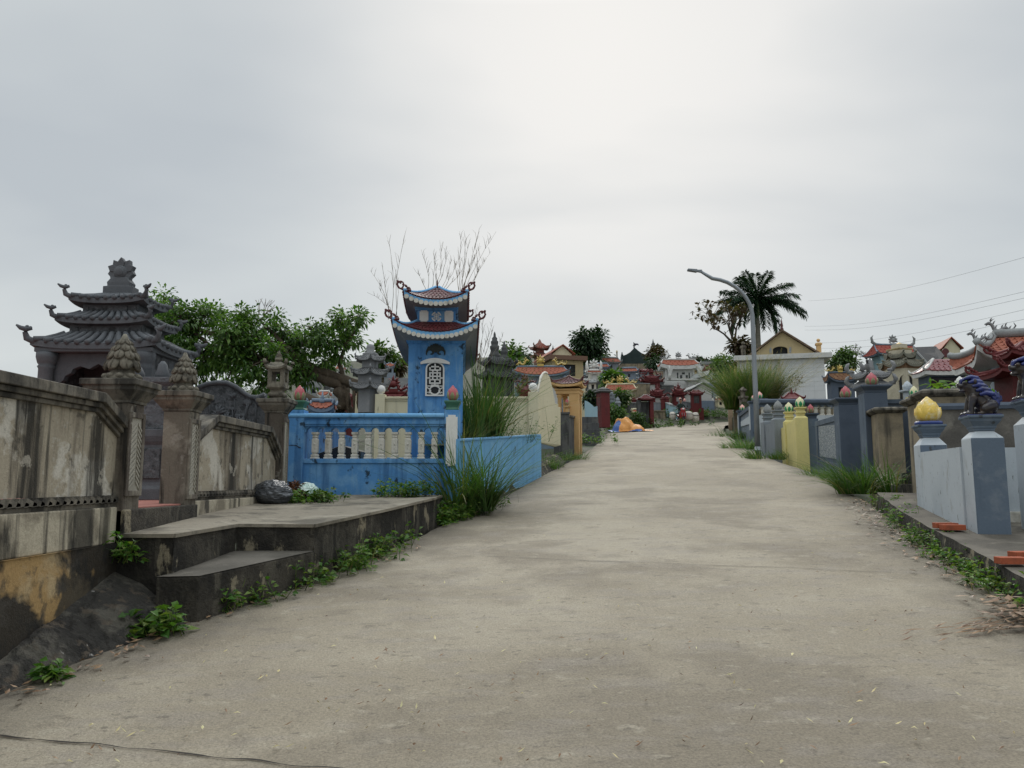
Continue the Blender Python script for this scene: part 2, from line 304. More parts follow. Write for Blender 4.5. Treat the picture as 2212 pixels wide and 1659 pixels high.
def strip(name, pts, wd, m_, dz=.007, seed=0):
    m = M(); vs = []
    for i, p in enumerate(pts):
        q = pts[min(i + 1, len(pts) - 1)]; p0 = pts[max(i - 1, 0)]; dx, dy = q[0] - p0[0], q[1] - p0[1]; l = math.hypot(dx, dy) or 1
        ww = wd * (.25 + 1.5 * abs(noise.noise((p[0] * 3 + seed, p[1] * 3, 0))) + .5 * abs(noise.noise((p[0] * 14, p[1] * 14, seed))))
        for s_ in (-1, 1):
            x, y = p[0] - dy / l * ww * s_, p[1] + dx / l * ww * s_; vs.append((x, y, plane(x, y) + .012 * noise.noise((x * .7, y * .7, 0)) + dz))
    n = len(pts); m.add(vs, [(2 * i, 2 * i + 1, 2 * i + 3, 2 * i + 2) for i in range(n - 1)]); return kind(m.build(name, m_), 'structure')
crackm = mat('crack dirt', (.028, .024, .02), fine=.3, bump=0)
def joint(a, b, wd, seed):
    pts = []
    for i in range(181):
        t = i / 180; x, y = lerp2(a, b, t); pts.append((x + .03 * noise.noise((t * 6, seed, 0)), y + .07 * noise.noise((t * 5, seed, 3)) + .02 * noise.noise((t * 25, seed, 7))))
    strip('road_joint', pts, wd, crackm, seed=seed)
p0, p1 = gnd(0, 1586), gnd(560, 1660); joint((p0.x - .6, p0.y + .12), (p1.x + 3.2, p1.y - .75), .007, 1)
p0, p1 = gnd(1000, 1203), gnd(1925, 1236); joint((p0.x, p0.y), (p1.x, p1.y), .0045, 2)
p0, p1 = gnd(1330, 1090), gnd(1900, 1092); joint((p0.x - 1.2, p0.y + .4), (p1.x, p1.y), .004, 3)
p0, p1 = gnd(1230, 1020), gnd(1760, 1040); joint((p0.x, p0.y), (p1.x, p1.y), .006, 4)
def build_ground():
    m = M(); xs = [-420, -250, -140] + [-90 + 3 * i for i in range(61)] + [140, 250, 420]; ys = [-60, -30, -12] + [-6 + 2.5 * i for i in range(60)] + [150, 170, 200, 260, 400, 900]
    vs = []
    for y in ys:
        for x in xs: vs.append((x, y, terr(x, y) + .25 * noise.noise((x * .12, y * .12, 0)) * (1 if y > 60 else .15) - (.25 if -7 < x < 10 and y < 26 else 0)))
    n = len(xs); m.add(vs, [(j * n + i, j * n + i + 1, j * n + n + i + 1, j * n + n + i) for j in range(len(ys) - 1) for i in range(n - 1)], 0, True)
    kind(m.build('ground', soil_m), 'structure')
build_ground()
# fallen leaf / grit specks on the road
def flat_leaf(m, x, y, z, a, l, w, k=0):
    c, s_ = math.cos(a), math.sin(a); R_ = random
    pts = [(-l, 0, .004), (-l * .2, w, .012), (l, 0, R_.uniform(.004, .03)), (-l * .1, -w, .010), (0, 0, .016)]
    m.add([(x + c * p - s_ * q, y + s_ * p + c * q, z + h) for p, q, h in pts], [(0, 4, 1), (1, 4, 2), (2, 4, 3), (3, 4, 0)], k)
random.seed(11)
litter = [leafmat('pale litter', [(.6, .55, .3), (.5, .4, .2)], 0), leafmat('brown litter', [(.16, .09, .05), (.28, .18, .1), (.1, .06, .04)], 0)]
m = M()
for i in range(300):
    t = random.random(); j = random.random()
    u = random.uniform(60, 2200); v = 1060 + 600 * random.random() ** .7
    p = gnd(u, v)
    if -2.6 < p.x - .25 * (p.y - 6) < 3.2 and p.y < 22 or (p.y < 6 and -2.6 < p.x < 3.3): flat_leaf(m, p.x, p.y, plane(p.x, p.y) + .01, random.uniform(0, 6.3), random.uniform(.008, .028), random.uniform(.003, .009), 0 if random.random() < .45 else 1)
def along(L_, s0, s1):
    "random point on an edge polyline between y limits"
    while True:
        i = random.randrange(len(L_) - 1); t = random.random(); p = lerp2(L_[i], L_[i + 1], t)
        if s0 < p[1] < s1: return p
for i in range(240):
    p = along(LE, 3.5, 9); x = p[0] + abs(random.gauss(0, .16)); flat_leaf(m, x, p[1], plane(x, p[1]) + .015, random.uniform(0, 6.3), random.uniform(.02, .05), random.uniform(.01, .022), 1)
for i in range(330):
    p = along(RE, 4.2, 12); x = p[0] - abs(random.gauss(0, .2)); flat_leaf(m, x, p[1], plane(x, p[1]) + .015, random.uniform(0, 6.3), random.uniform(.02, .055), random.uniform(.01, .022), 1)
for i in range(210):
    x = random.gauss(3.6, .12); y = random.gauss(5.3, .3); flat_leaf(m, x, y, plane(x, y) + random.uniform(.02, .09), random.uniform(0, 6.3), random.uniform(.04, .08), random.uniform(.015, .035), 1)
for i in range(60):
    x = random.gauss(3.15, .2); y = random.gauss(5.35, .07) + (x - 3.15) * .3; flat_leaf(m, x, y, plane(x, y) + random.uniform(.01, .03), random.uniform(0, .8), random.uniform(.05, .11), random.uniform(.004, .01), 1)
o = m.build('leaf_litter', litter); kind(tag(o, 'dry fallen leaves and straw bits scattered on the concrete road', 'leaf litter'), 'stuff')
# ================================================================ left: wall, pillars, platform
XW = -3.15
def lotus(name, parent, z0, Rr, H, mats, cx=0, cy=0, n=6, bulge=1.0, rows=3):
    "closed lotus bud: overlapping pointed petals round an egg; mats = lower, upper"
    m = M()
    egg = [(.45 * Rr, z0), (.82 * Rr, z0 + .12 * H), (.93 * Rr, z0 + .34 * H), (.80 * Rr, z0 + .58 * H), (.5 * Rr, z0 + .8 * H), (.16 * Rr, z0 + .95 * H), (.01, z0 + H)]
    m.lathe(egg, (cx, cy), 14, 1)
    def prof(s):
        pts = [(0, .45), (.12, .82), (.34, .93), (.58, .80), (.8, .5), (.95, .16), (1, .0)]
        for (a, b), (c, d) in zip(pts, pts[1:]):
            if s <= c: return b + (d - b) * (s - a) / (c - a)
        return 0
    for r, (top, off, k, lip) in enumerate([(1.0, .5, 1, .05), (.80, 0, 1, .15), (.56, .5, 0, .25)][3 - rows:]):
        for i in range(n):
            a0 = 2 * math.pi * (i + off) / n; hw = math.pi / n * 1.06
            def fn(tt, s):
                h = s * top; t = tt * 2 - 1
                wd = hw * (1 - max(0, (s - .45) / .55) ** 1.8)
                rr = Rr * (.92 * prof(h) + lip * (1 - t * t * .85) * (.3 + .7 * s) * bulge) + .003
                a = a0 + t * wd; return (cx + rr * math.cos(a), cy + rr * math.sin(a), z0 + h * H)
            m.grid(fn, 6, 7, k)
    return m.build(name, mats, parent)
def moulding(name, parent, x, y0, y1, z, m_, w_=.045, h=.06, step=.085):
    "slanted leaf moulding along a wall foot"
    m = M(); n = int((y1 - y0) / step)
    for i in range(n):
        a = y0 + (y1 - y0) * i / n; b = a + (y1 - y0) / n
        m.prism([(x, a, z), (x, b + .05, z + h * .15), (x, b + .05, z + h * .4), (x, a + .03, z + h)], (w_, 0, 0))
    m.box(x, x + w_ * .6, y0, y1, z - .03, z - .002); m.box(x - .02, x + w_ * .45, y0 + .001, y1 - .001, z - .001, z + h * .95)
    return m.build(name, m_, parent, world=True)
def wall_section(label, y0, y1, ytop0, ytop1, zlow0, zlow1, ztop, zm, zl, zb, ybase):
    T = thing('boundary_wall', label, 'wall', (XW, (y0 + y1) / 2, zm), 0, 'plaster walls of the stone grave plot')
    m = M(); prof = [(y0, zm), (y1, zm), (y1, zlow1 - .1), (ytop1, ztop - .1), (ytop0, ztop - .1), (y0, zlow0 - .1)]
    m.prism([(XW - .16, a, b) for a, b in prof], (.13, 0, 0)); m.build('panel', plaster, T, world=True)
    # coping follows the chamfered top: two stepped bands
    top = [(y0, zlow0), (ytop0, ztop), (ytop1, ztop), (y1, zlow1)]
    top = [p for i, p in enumerate(top) if i == 0 or p != top[i - 1]]
    cp = M()
    def band(dz0, dz1, x0, x1):
        for (a, b), (c, d) in zip(top, top[1:]):
            if c - a < .01: continue
            cp.prism([(x0, a, b + dz0), (x0, c, d + dz0), (x0, c, d + dz1), (x0, a, b + dz1)], (x1 - x0, 0, 0))
    band(-.075, 0, XW - .22, XW + .055); band(-.115, -.077, XW - .19, XW + .025); band(-.15, -.117, XW - .165, XW + .0)
    cp.build('coping', coping_m, T, world=True, bevel=.006)
    moulding('moulding', T, XW - .03, y0, y1, zm - .06, coping_m)
    p = M(); p.box(XW - .25, XW + .012, y0, y1, zl, zm - .092); p.build('plinth', ledge_m, T, world=True, bevel=.01)
    if zb is not None:
        p = M(); n = 40
        def fn(s, t):
            y = y0 + (y1 - y0) * s; z = zb + (zl - zb) * t
            return (XW + .03 + .02 * noise.noise((y * 1.3, z * 1.3, 0)) + .006 * noise.noise((y * 7, z * 7, 3)), y, z)
        p.grid(fn, 60, 14); p.box(XW - .24, XW + .0, y0, y1, zb, zl - .005); p.add([(XW + .036, y0, zl), (XW + .036, y1, zl), (XW - .1, y1, zl - .004), (XW - .1, y0, zl - .004)], [(0, 1, 2, 3)])
        p.build('foundation', found_m, T, world=True)
    return T
wall_section('long stained plaster wall at left with sloping end beside the gate pillar and ochre foundation', -2.5, 6.2, -2.5, 5.85, 2.27, 2.10, 2.27, 1.49, 1.115, -.4, 0)
wall_section('short stained plaster wall with chamfered coping between the lotus pillar and the lantern pillar', 7.64, 10.4, 8.12, 9.98, 2.08, 2.02, 2.30, 1.50, .9, None, 0)
def gate_pillar(label, y0, sz, z0, zcap, top):
    T = thing('gate_pillar', label, 'pillar', (-3.1 - sz / 2, y0 + sz / 2, z0), 0, 'stone gate pillars of the grave plot')
    h = sz / 2; Z = zcap - z0
    m = M(); m.sq([(h, -.35), (h, Z - .19)]); m.build('shaft', pillar_m, T, bevel=.008)
    m = M(); m.sq([(h + .012, Z - .19), (h + .012, Z - .165), (h + .02, Z - .16), (h + .075, Z - .085), (h + .075, Z - .055), (h + .095, Z - .05), (h + .095, Z)]); m.build('capital', coping_m, T, bevel=.006)
    # framed inlay with woven fret relief on the street face
    fr = M(); b = .045; zt = Z - .26
    fr.box(h, h + .018, -h, -h + b, .03, zt); fr.box(h, h + .018, h - b, h, .03, zt); fr.box(h, h + .018, -h + b, h - b, .03, .03 + b); fr.box(h, h + .018, -h + b, h - b, zt - b, zt); fr.build('inlay_frame', pillar_m, T, bevel=.004)
    q = M(); a0, a1, c0, c1 = -h + b, h - b, .03 + b, zt - b; q.box(h, h + .004, a0, a1, c0, c1); stp = .05; i = 0; z = c0
    while z < c1 - .04:
        for sgn in (1, -1):
            y_ = (a0 + a1) / 2; ww = (a1 - a0) / 2
            if sgn > 0: pts = [(h, a0, z), (h, y_ + .01, z + ww * .8), (h, y_ + .01, z + ww * .8 + .02), (h, a0, z + .02)]
            else: pts = [(h, a1, z + .012), (h, y_ + .03, z + ww * .62 + .012), (h, y_ + .03, z + ww * .62 + .034), (h, a1, z + .034)]
            if pts[2][2] < c1: q.prism(pts, (.013, 0, 0))
        z += .042
    q.build('carved_inlay', inlay_m, T)
    if top == 'lotus':
        m = M(); n = 10
        m.lathe([(h * 1.05, Z), (h * 1.1, Z + .02), (h * .85, Z + .05), (h * .7, Z + .075), (h * .68, Z + .09)], n=20)
        for i in range(n):
            a = 2 * math.pi * i / n; m.ball((h * .92 * math.cos(a), h * .92 * math.sin(a), Z + .035), (.035, .035, .028), 8)
        m.build('lotus_skirt', stonecast, T)
        m = M(); H = .32; m.lathe([(h * .55, Z + .07), (h * .8, Z + .12), (h * .82, Z + .17), (h * .6, Z + .27), (h * .3, Z + .34), (.012, Z + .07 + H + .01)], n=16)
        for zf, rf, n_, sz_ in ((.22, .80, 7, .40), (.45, .74, 8, .31), (.64, .56, 7, .25), (.80, .36, 6, .19)):
            for i in range(n_):
                a = 2 * math.pi * (i + .5 * (n_ % 2)) / n_ + zf * 2; k0 = len(m.v); q = h * sz_
                m.ball((0, 0, 0), (q * .45, q, q * 1.15), 10); m.tube([(q * .38, 0, -q * .9), (q * .52, 0, 0), (q * .30, 0, q * 1.25)], [q * .10, q * .12, q * .05], 5)
                m.move(Matrix.Translation((h * rf * math.cos(a), h * rf * math.sin(a), Z + .07 + H * zf)) @ Matrix.Rotation(a, 4, 'Z') @ Matrix.Rotation(-.35 - zf * .5, 4, 'Y'), k0)
        m.build('lotus_bud', stonecast, T)
    else:
        m = M(); m.sq([(h * .62, Z), (h * .62, Z + .03), (h * .8, Z + .045), (h * .84, Z + .065), (h * .8, Z + .085), (h * .62, Z + .11), (h * .62, Z + .125), (h * .95, Z + .16), (h * .95, Z + .185)]); m.build('lantern_foot', stonecast, T, bevel=.006)
        hw = h * .90; z1, z2 = Z + .185, Z + .42; m = M(); c = hw * .5
        for sx in (-1, 1):
            for sy in (-1, 1): m.box(min(sx * hw, sx * c), max(sx * hw, sx * c), min(sy * hw, sy * c), max(sy * hw, sy * c), z1, z2)
        for sx in (-1, 1):
            m.box(min(sx * hw, sx * c) + (.003 if sx > 0 else 0), max(sx * hw, sx * c) - (.003 if sx < 0 else 0), -c, c, z1, z1 + .055); m.box(min(sx * hw, sx * c), max(sx * hw, sx * c), -c, c, z2 - .045, z2)
            m.box(-c, c, min(sx * hw, sx * c), max(sx * hw, sx * c), z1, z1 + .055); m.box(-c, c, min(sx * hw, sx * c), max(sx * hw, sx * c), z2 - .045, z2)
        m.build('lantern_box', stonecast, T, bevel=.005)
        m = M(); e = h * 1.2
        hipsurf(m, e * 2, e * 2, .12, z2 + .02, rl=0, flare=.05, fascia=.03, body=hw)
        for i in range(4):
            a = math.pi / 4 + i * math.pi / 2; m.tube([(e * 1.28 * math.cos(a), e * 1.3 * math.sin(a), z2 + .07), (e * 1.42 * math.cos(a), e * 1.42 * math.sin(a), z2 + .10), (e * 1.4 * math.cos(a), e * 1.4 * math.sin(a), z2 + .13)], [.03, .025, .018])
        m.lathe([(.05, z2 + .12), (.055, z2 + .15), (.03, z2 + .17), (.045, z2 + .19), (.025, z2 + .22), (.008, z2 + .26)], n=10); m.build('lantern_roof', stonecast, T)
    return T
def hipsurf(m, wx, wy, h, z0, rl=0, flare=.1, fascia=.05, body=None, p=1.35, k=0, kf=None, ks=None, nu=16, nv=8, ridge_y=False, fexp=3):
    "curved hip roof with upturned corners; rl = ridge length along the longer axis; returns surface functions"
    hx, hy = wx / 2, wy / 2; kf = k if kf is None else kf; ks = k if ks is None else ks
    rx, ry = (0, rl / 2) if ridge_y else (rl / 2, 0)
    cs = [(-hx, -hy), (hx, -hy), (hx, hy), (-hx, hy)]; rs = [(-rx, -ry), (rx, -ry), (rx, ry), (-rx, ry)]
    fns = []
    for i in range(4):
        a, b = cs[i], cs[(i + 1) % 4]; ra, rb = rs[i], rs[(i + 1) % 4]
        def fn(t, q, a=a, b=b, ra=ra, rb=rb):
            e = lerp2(a, b, t); r = lerp2(ra, rb, t); x, y = lerp2(e, r, q)
            return Vector((x, y, z0 + h * q ** p + flare * abs(2 * t - 1) ** fexp * (1 - q) ** 2))
        fns.append(fn); m.grid(fn, nu, nv, k)
        def ff(t, q, fn=fn): v = fn(t, 0); return (v.x, v.y, v.z - fascia * (1 - q))
        m.grid(ff, nu, 1, kf, False)
        if body is not None:
            bx, by = body if isinstance(body, tuple) else (body, body); bs = [(-bx, -by), (bx, -by), (bx, by), (-bx, by)]
            def fs_(t, q, fn=fn, ba=bs[i], bb=bs[(i + 1) % 4]):
                v = fn(t, 0); r = lerp2(ba, bb, t); zz = z0 - fascia * .9
                return (v.x + (r[0] - v.x) * q, v.y + (r[1] - v.y) * q, (v.z - fascia) + (zz - v.z + fascia) * q)
            m.grid(lambda t, q, f=fs_: f(1 - t, q), nu, 4, ks)
    return fns
def tiles(m, fn, nu, nv, th=.018, lift=.012, k=0, q1=1.0, ext=.5, narrow=True):
    "individual fish-scale tiles laid on a roof surface fn(t,q)"
    for r in range(nv):
        q0 = q1 * r / nv; dq = q1 / nv
        L0 = (fn(1, q0) - fn(0, q0)).length; Lb = (fn(1, 0) - fn(0, 0)).length
        n = max(2, int(round(nu * L0 / Lb))) if narrow else nu
        for c in range(n + (r % 2)):
            t0 = (c - .5 * (r % 2)) / n; t1 = t0 + 1 / n; a, b = max(0, t0), min(1, t1)
            if b - a < .02 / n: continue
            mid = (a + b) / 2
            A, B = fn(a, q0 + dq * .45), fn(b, q0 + dq * .45); P = fn(mid, max(q0 - dq * ext, 0)) ; P2, P3 = fn(a + (b - a) * .18, max(q0 - dq * .1, 0)), fn(a + (b - a) * .82, max(q0 - dq * .1, 0))
            D, E_ = fn(a, min(q1, q0 + dq * 1.5)), fn(b, min(q1, q0 + dq * 1.5))
            if r == 0: 
                out = (fn(mid, 0) - fn(mid, .1)).normalized() * .02; P += out
            N = (B - A).cross(D - A)
            if N.length < 1e-9: continue
            N.normalize()
            if N.z < 0: N = -N
            up = N * (lift + th)
            vs = [P + up, P3 + up, B + up, E_ + N * .002, D + N * .002, A + up, P2 + up, P + N * lift * .3, P3 + N * lift * .3, B + N * lift * .3, A + N * lift * .3, P2 + N * lift * .3]
            m.add(vs, [(0, 1, 2, 5, 6), (2, 3, 4, 5), (7, 8, 1, 0), (8, 9, 2, 1), (11, 7, 0, 6), (10, 11, 6, 5)], k)
gate_pillar('stone gate pillar with mossy lotus bud joined to the long left wall', 6.2, .27, 1.45, 2.42, 'lotus')
gate_pillar('stone gate pillar with mossy lotus bud at right side of the gate gap', 7.38, .25, 1.40, 2.46, 'lotus')
gate_pillar('tall stone pillar carrying a small roofed stone lantern beside the blue fence', 10.4, .25, 1.42, 2.71, 'lantern')
# floor of the plot seen through the gate and the riser in front of it
m = M(); m.box(-9, -3.42, -2.5, 11.6, 1.30, 1.39); m.box(-3.419, -3.14, 6.2, 7.64, 1.30, 1.388); kind(m.build('tiled_floor', pinktile, bevel=.005), 'structure')
m = M(); m.box(XW - .05, -3.08, 6.2, 7.64, .8, 1.375); kind(m.build('gate_riser', platform_m, bevel=.01), 'structure')
# raised platform in front of gate and blue fence, with wedge step
def build_platform():
    def wob(p, s_=.012): return Vector(p) + Vector((noise.noise((p[0] * 4, p[1] * 4, 1)), noise.noise((p[0] * 4, p[1] * 4, 2)), noise.noise((p[0] * 4, p[1] * 4, 3)))) * s_
    top = [(-3.12, 6.2, 1.185), (-2.68, 6.2, 1.185), (-2.57, 7.3, 1.205), (-1.85, 7.3, 1.20), (-1.42, 8.75, 1.29), (-1.03, 10.4, 1.385), (-1.02, 11.45, 1.40), (-3.3, 11.45, 1.40), (-3.12, 7.7, 1.26)]
    T = thing('concrete_platform', 'mould blackened concrete platform with wedge step before the stone gate', 'platform', (-2.2, 9, .8))
    m = M()
    def sidewall(a, b, zb0, zb1, n=14):
        A, B = Vector(a), Vector(b)
        def fn(t, q):
            p = A.lerp(B, t); zb = zb0 + (zb1 - zb0) * t; z = p.z + (zb - p.z) * (1 - q); nrm = Vector((B.y - A.y, A.x - B.x, 0)).normalized()
            d = .022 * noise.noise((p.x * 2.2, p.y * 2.2, z * 3)) + .010 * noise.noise((p.x * 8, p.y * 8, z * 8)); d *= min(1, (1 - q) * 6)
            return p + nrm * d + Vector((0, 0, z - p.z))
        m.grid(fn, n, 8)
    for (a, b), (z0, z1) in zip(zip(top[:6], top[1:7]), [(.3, .3), (.3, .4), (.4, .45), (.5, .65), (.65, .85), (.8, 1.0)]): sidewall(a, b, z0, z1, 24)
    m.build('riser', platform_m, T, world=True)
    m = M(); me_top = [(x, y, z + .002) for x, y, z in top]; cx = (-2.8, 8.6, 1.283); vs = [cx] + me_top
    n = len(me_top); rng = []
    # fine fan so the slab can undulate
    N = 8; V = []; Fc = []
    for i in range(n):
        a, b = Vector(me_top[i]), Vector(me_top[(i + 1) % n]); o = len(V)
        for r in range(N + 1):
            for c in range(N + 1):
                e = a.lerp(b, c / N); p = e.lerp(Vector(cx), r / N); p.z += .010 * noise.noise((p.x * 3, p.y * 3, 0)) * min(1, r / 2); V.append(p)
        for r in range(N):
            for c in range(N): Fc.append((o + r * (N + 1) + c, o + r * (N + 1) + c + 1, o + (r + 1) * (N + 1) + c + 1, o + (r + 1) * (N + 1) + c))
    m.add(V, Fc, 0, True)
    lip = [Vector(p) for p in me_top[:7]]
    for a, b in zip(lip, lip[1:]): m.prism([a + Vector((0, 0, -.03)), b + Vector((0, 0, -.03)), b, a], Vector((b.y - a.y, a.x - b.x, 0)).normalized() * .018)
    m.build('slab', slab_m, T, world=True, weld=True)
    st = [(-2.72, 6.02, .872), (-2.40, 6.05, .875), (-1.83, 7.28, .955), (-2.6, 7.32, .955), (-2.69, 6.2, .875)]
    m = M(); m.prism([Vector(p) for p in st], (0, 0, -.5)); m.build('step', platform_m, T, world=True, bevel=.015)
    m = M(); c = Vector(st[0]); m.add([Vector(p) + Vector((0, 0, .004)) for p in st], [tuple(range(5))]); m.build('step_top', mat('grey step top', (.115, .105, .088), [((.06, .055, .045), 2.5, .45, .65, .7), ((.19, .175, .145), 5, .55, .7, .5)], bump=.5), T, world=True)
build_platform()
# sloping apron between wall foot, platform and road
def build_apron():
    A = [(-3.13, 1.6, -.05), (-3.13, 4.3, .36), (-3.13, 5.5, .70), (-3.13, 6.18, .90), (-2.9, 6.19, .80), (-2.66, 6.12, .64), (-2.42, 6.1, .53)]
    B = [(-3.2, 1.6, -.05), (-2.98, 3.9, .27), (-2.93, 4.6, .345), (-2.72, 5.3, .43), (-2.62, 5.6, .46), (-2.52, 5.9, .495), (-2.40, 6.12, .525)]
    def seg(L_, t): t *= len(L_) - 1; i = min(int(t), len(L_) - 2); return Vector(L_[i]).lerp(Vector(L_[i + 1]), t - i)
    m = M()
    def fn(s_, t):
        p = seg(A, s_).lerp(seg(B, s_), t); z = .05 * math.sin(math.pi * t) * min(1, s_ * 3) * (1 - s_ * .5)
        z += (.05 * noise.noise((p.x * 3, p.y * 3, 0)) + .028 * noise.noise((p.x * 10, p.y * 10, 0)) + .022 * max(0, noise.noise((p.x * 18, p.y * 18, 4))) + .014 * noise.noise((p.x * 32, p.y * 32, 0))) * min(1, t * 4) * min(1, (1.15 - t) * 3); p.z += z; p.x += .05 * noise.noise((p.y * 5, 0, t)) * t; return p
    m.grid(fn, 220, 60); kind(m.build('apron', apron_m), 'structure')
build_apron()
# ================================================================ stone pavilion and carved screens
def zv(v, Y): return at(1106, v, Y).z
def xu(u, v, Y): return at(u, v, Y).x
carved = mat('relief carved stone', (.115, .122, .132), [((.19, .197, .21), 6, .5, .62, .6), ((.04, .043, .047), (7, 7, 7), .5, .6, .7)], bump=1.0, bscale=13, bdist=.04)
carvedlow = mat('fine relief stone', (.10, .107, .115), [((.17, .177, .19), 14, .5, .6, .6), ((.035, .038, .04), 12, .52, .6, .7)], bump=1.0, bscale=24, bdist=.025)
def stone_roof(name, T, hx, hy, z0, h, inner, m_, fascia, nt_, rr, flare=.05, neck=.12, cy=0):
    m = M()
    fns = skirt(m, hx, hy, inner, inner * hy / hx, h, z0, flare, fascia, inner, cy)
    for i, f in enumerate(fns):
        n = nt_ if i % 2 == 0 else max(3, int(nt_ * hy / hx))
        for c in range(n):
            t = (c + .5) / n; pts = [f(t, q) + Vector((0, 0, rr * .4)) for q in (0, .35, .7, 1)]
            e = (pts[0] - pts[1]).normalized() * .02; m.tube([pts[0] + e] + pts, [rr, rr, rr, rr, rr * .9], 8)
    # upturned corner necks with cloud heads
    for sx in (-1, 1):
        for sy in (-1, 1):
            x, y, z = sx * hx * .97, cy + sy * hy * .97, z0 + flare - fascia * .3; d = Vector((sx, sy * .55, 0)).normalized(); k = neck
            P = [Vector((x, y, z)) - d * k * 1.3 + Vector((0, 0, .03)), Vector((x, y, z)), Vector((x, y, z)) + d * k * .55 + Vector((0, 0, k * .25)), Vector((x, y, z)) + d * k * .75 + Vector((0, 0, k * .85)), Vector((x, y, z)) + d * k * .6 + Vector((0, 0, k * 1.2))]
            m.tube(P, [fascia * .45, fascia * .6, k * .36, k * .27, k * .3], 8)
            hp = P[-1]; m.tube([hp - d * k * .45 + Vector((0, 0, .02)), hp + d * k * .1, hp + d * k * .6 + Vector((0, 0, k * .12)), hp + d * k * 1.0 + Vector((0, 0, k * .4))], [k * .2, k * .3, k * .24, k * .1], 8)
            m.ball(hp + Vector((0, 0, k * .25)), (k * .22,) * 3, 8); m.ball(hp - d * k * .3 + Vector((0, 0, k * .2)), (k * .18,) * 3, 8)
    return m.build(name, m_, T)
def skirt(m, hx, hy, ix, iy, h, z0, flare, fascia, body, cy=0, icy=None, k=0, kf=None, ks=None, p=1.3, nu=16, nv=6, bodyy=None, fexp=3):
    "roof skirt from eave rectangle up to an inner rectangle, upturned corners, soffit"
    kf = k if kf is None else kf; ks = k if ks is None else ks; icy = cy if icy is None else icy; by = body * hy / hx if bodyy is None else bodyy
    def rect(a, b, c): return [(-a, c - b), (a, c - b), (a, c + b), (-a, c + b)]
    cs, rs, bs = rect(hx, hy, cy), rect(ix, iy, icy), rect(body, by, cy); fns = []
    for i in range(4):
        j = (i + 1) % 4
        def fn(t, q, i=i, j=j):
            e = lerp2(cs[i], cs[j], t); r = lerp2(rs[i], rs[j], t); x, y = lerp2(e, r, q)
            return Vector((x, y, z0 + h * q ** p + flare * abs(2 * t - 1) ** fexp * (1 - q) ** 2))
        fns.append(fn); m.grid(fn, nu, nv, k)
        m.grid(lambda t, q, fn=fn: fn(t, 0) - Vector((0, 0, fascia * (1 - q))), nu, 1, kf, False)
        def so_(t, q, fn=fn, i=i, j=j):
            v = fn(1 - t, 0); r = lerp2(bs[i], bs[j], 1 - t); x, y = lerp2((v.x, v.y), r, q); zb = z0 - fascia
            return (x, y, (v.z - fascia) * (1 - q) + zb * q)
        m.grid(so_, nu, 4, ks)
    m.add([(-ix, icy - iy, z0 + h), (ix, icy - iy, z0 + h), (ix, icy + iy, z0 + h), (-ix, icy + iy, z0 + h)], [(0, 1, 2, 3)], k)
    return fns
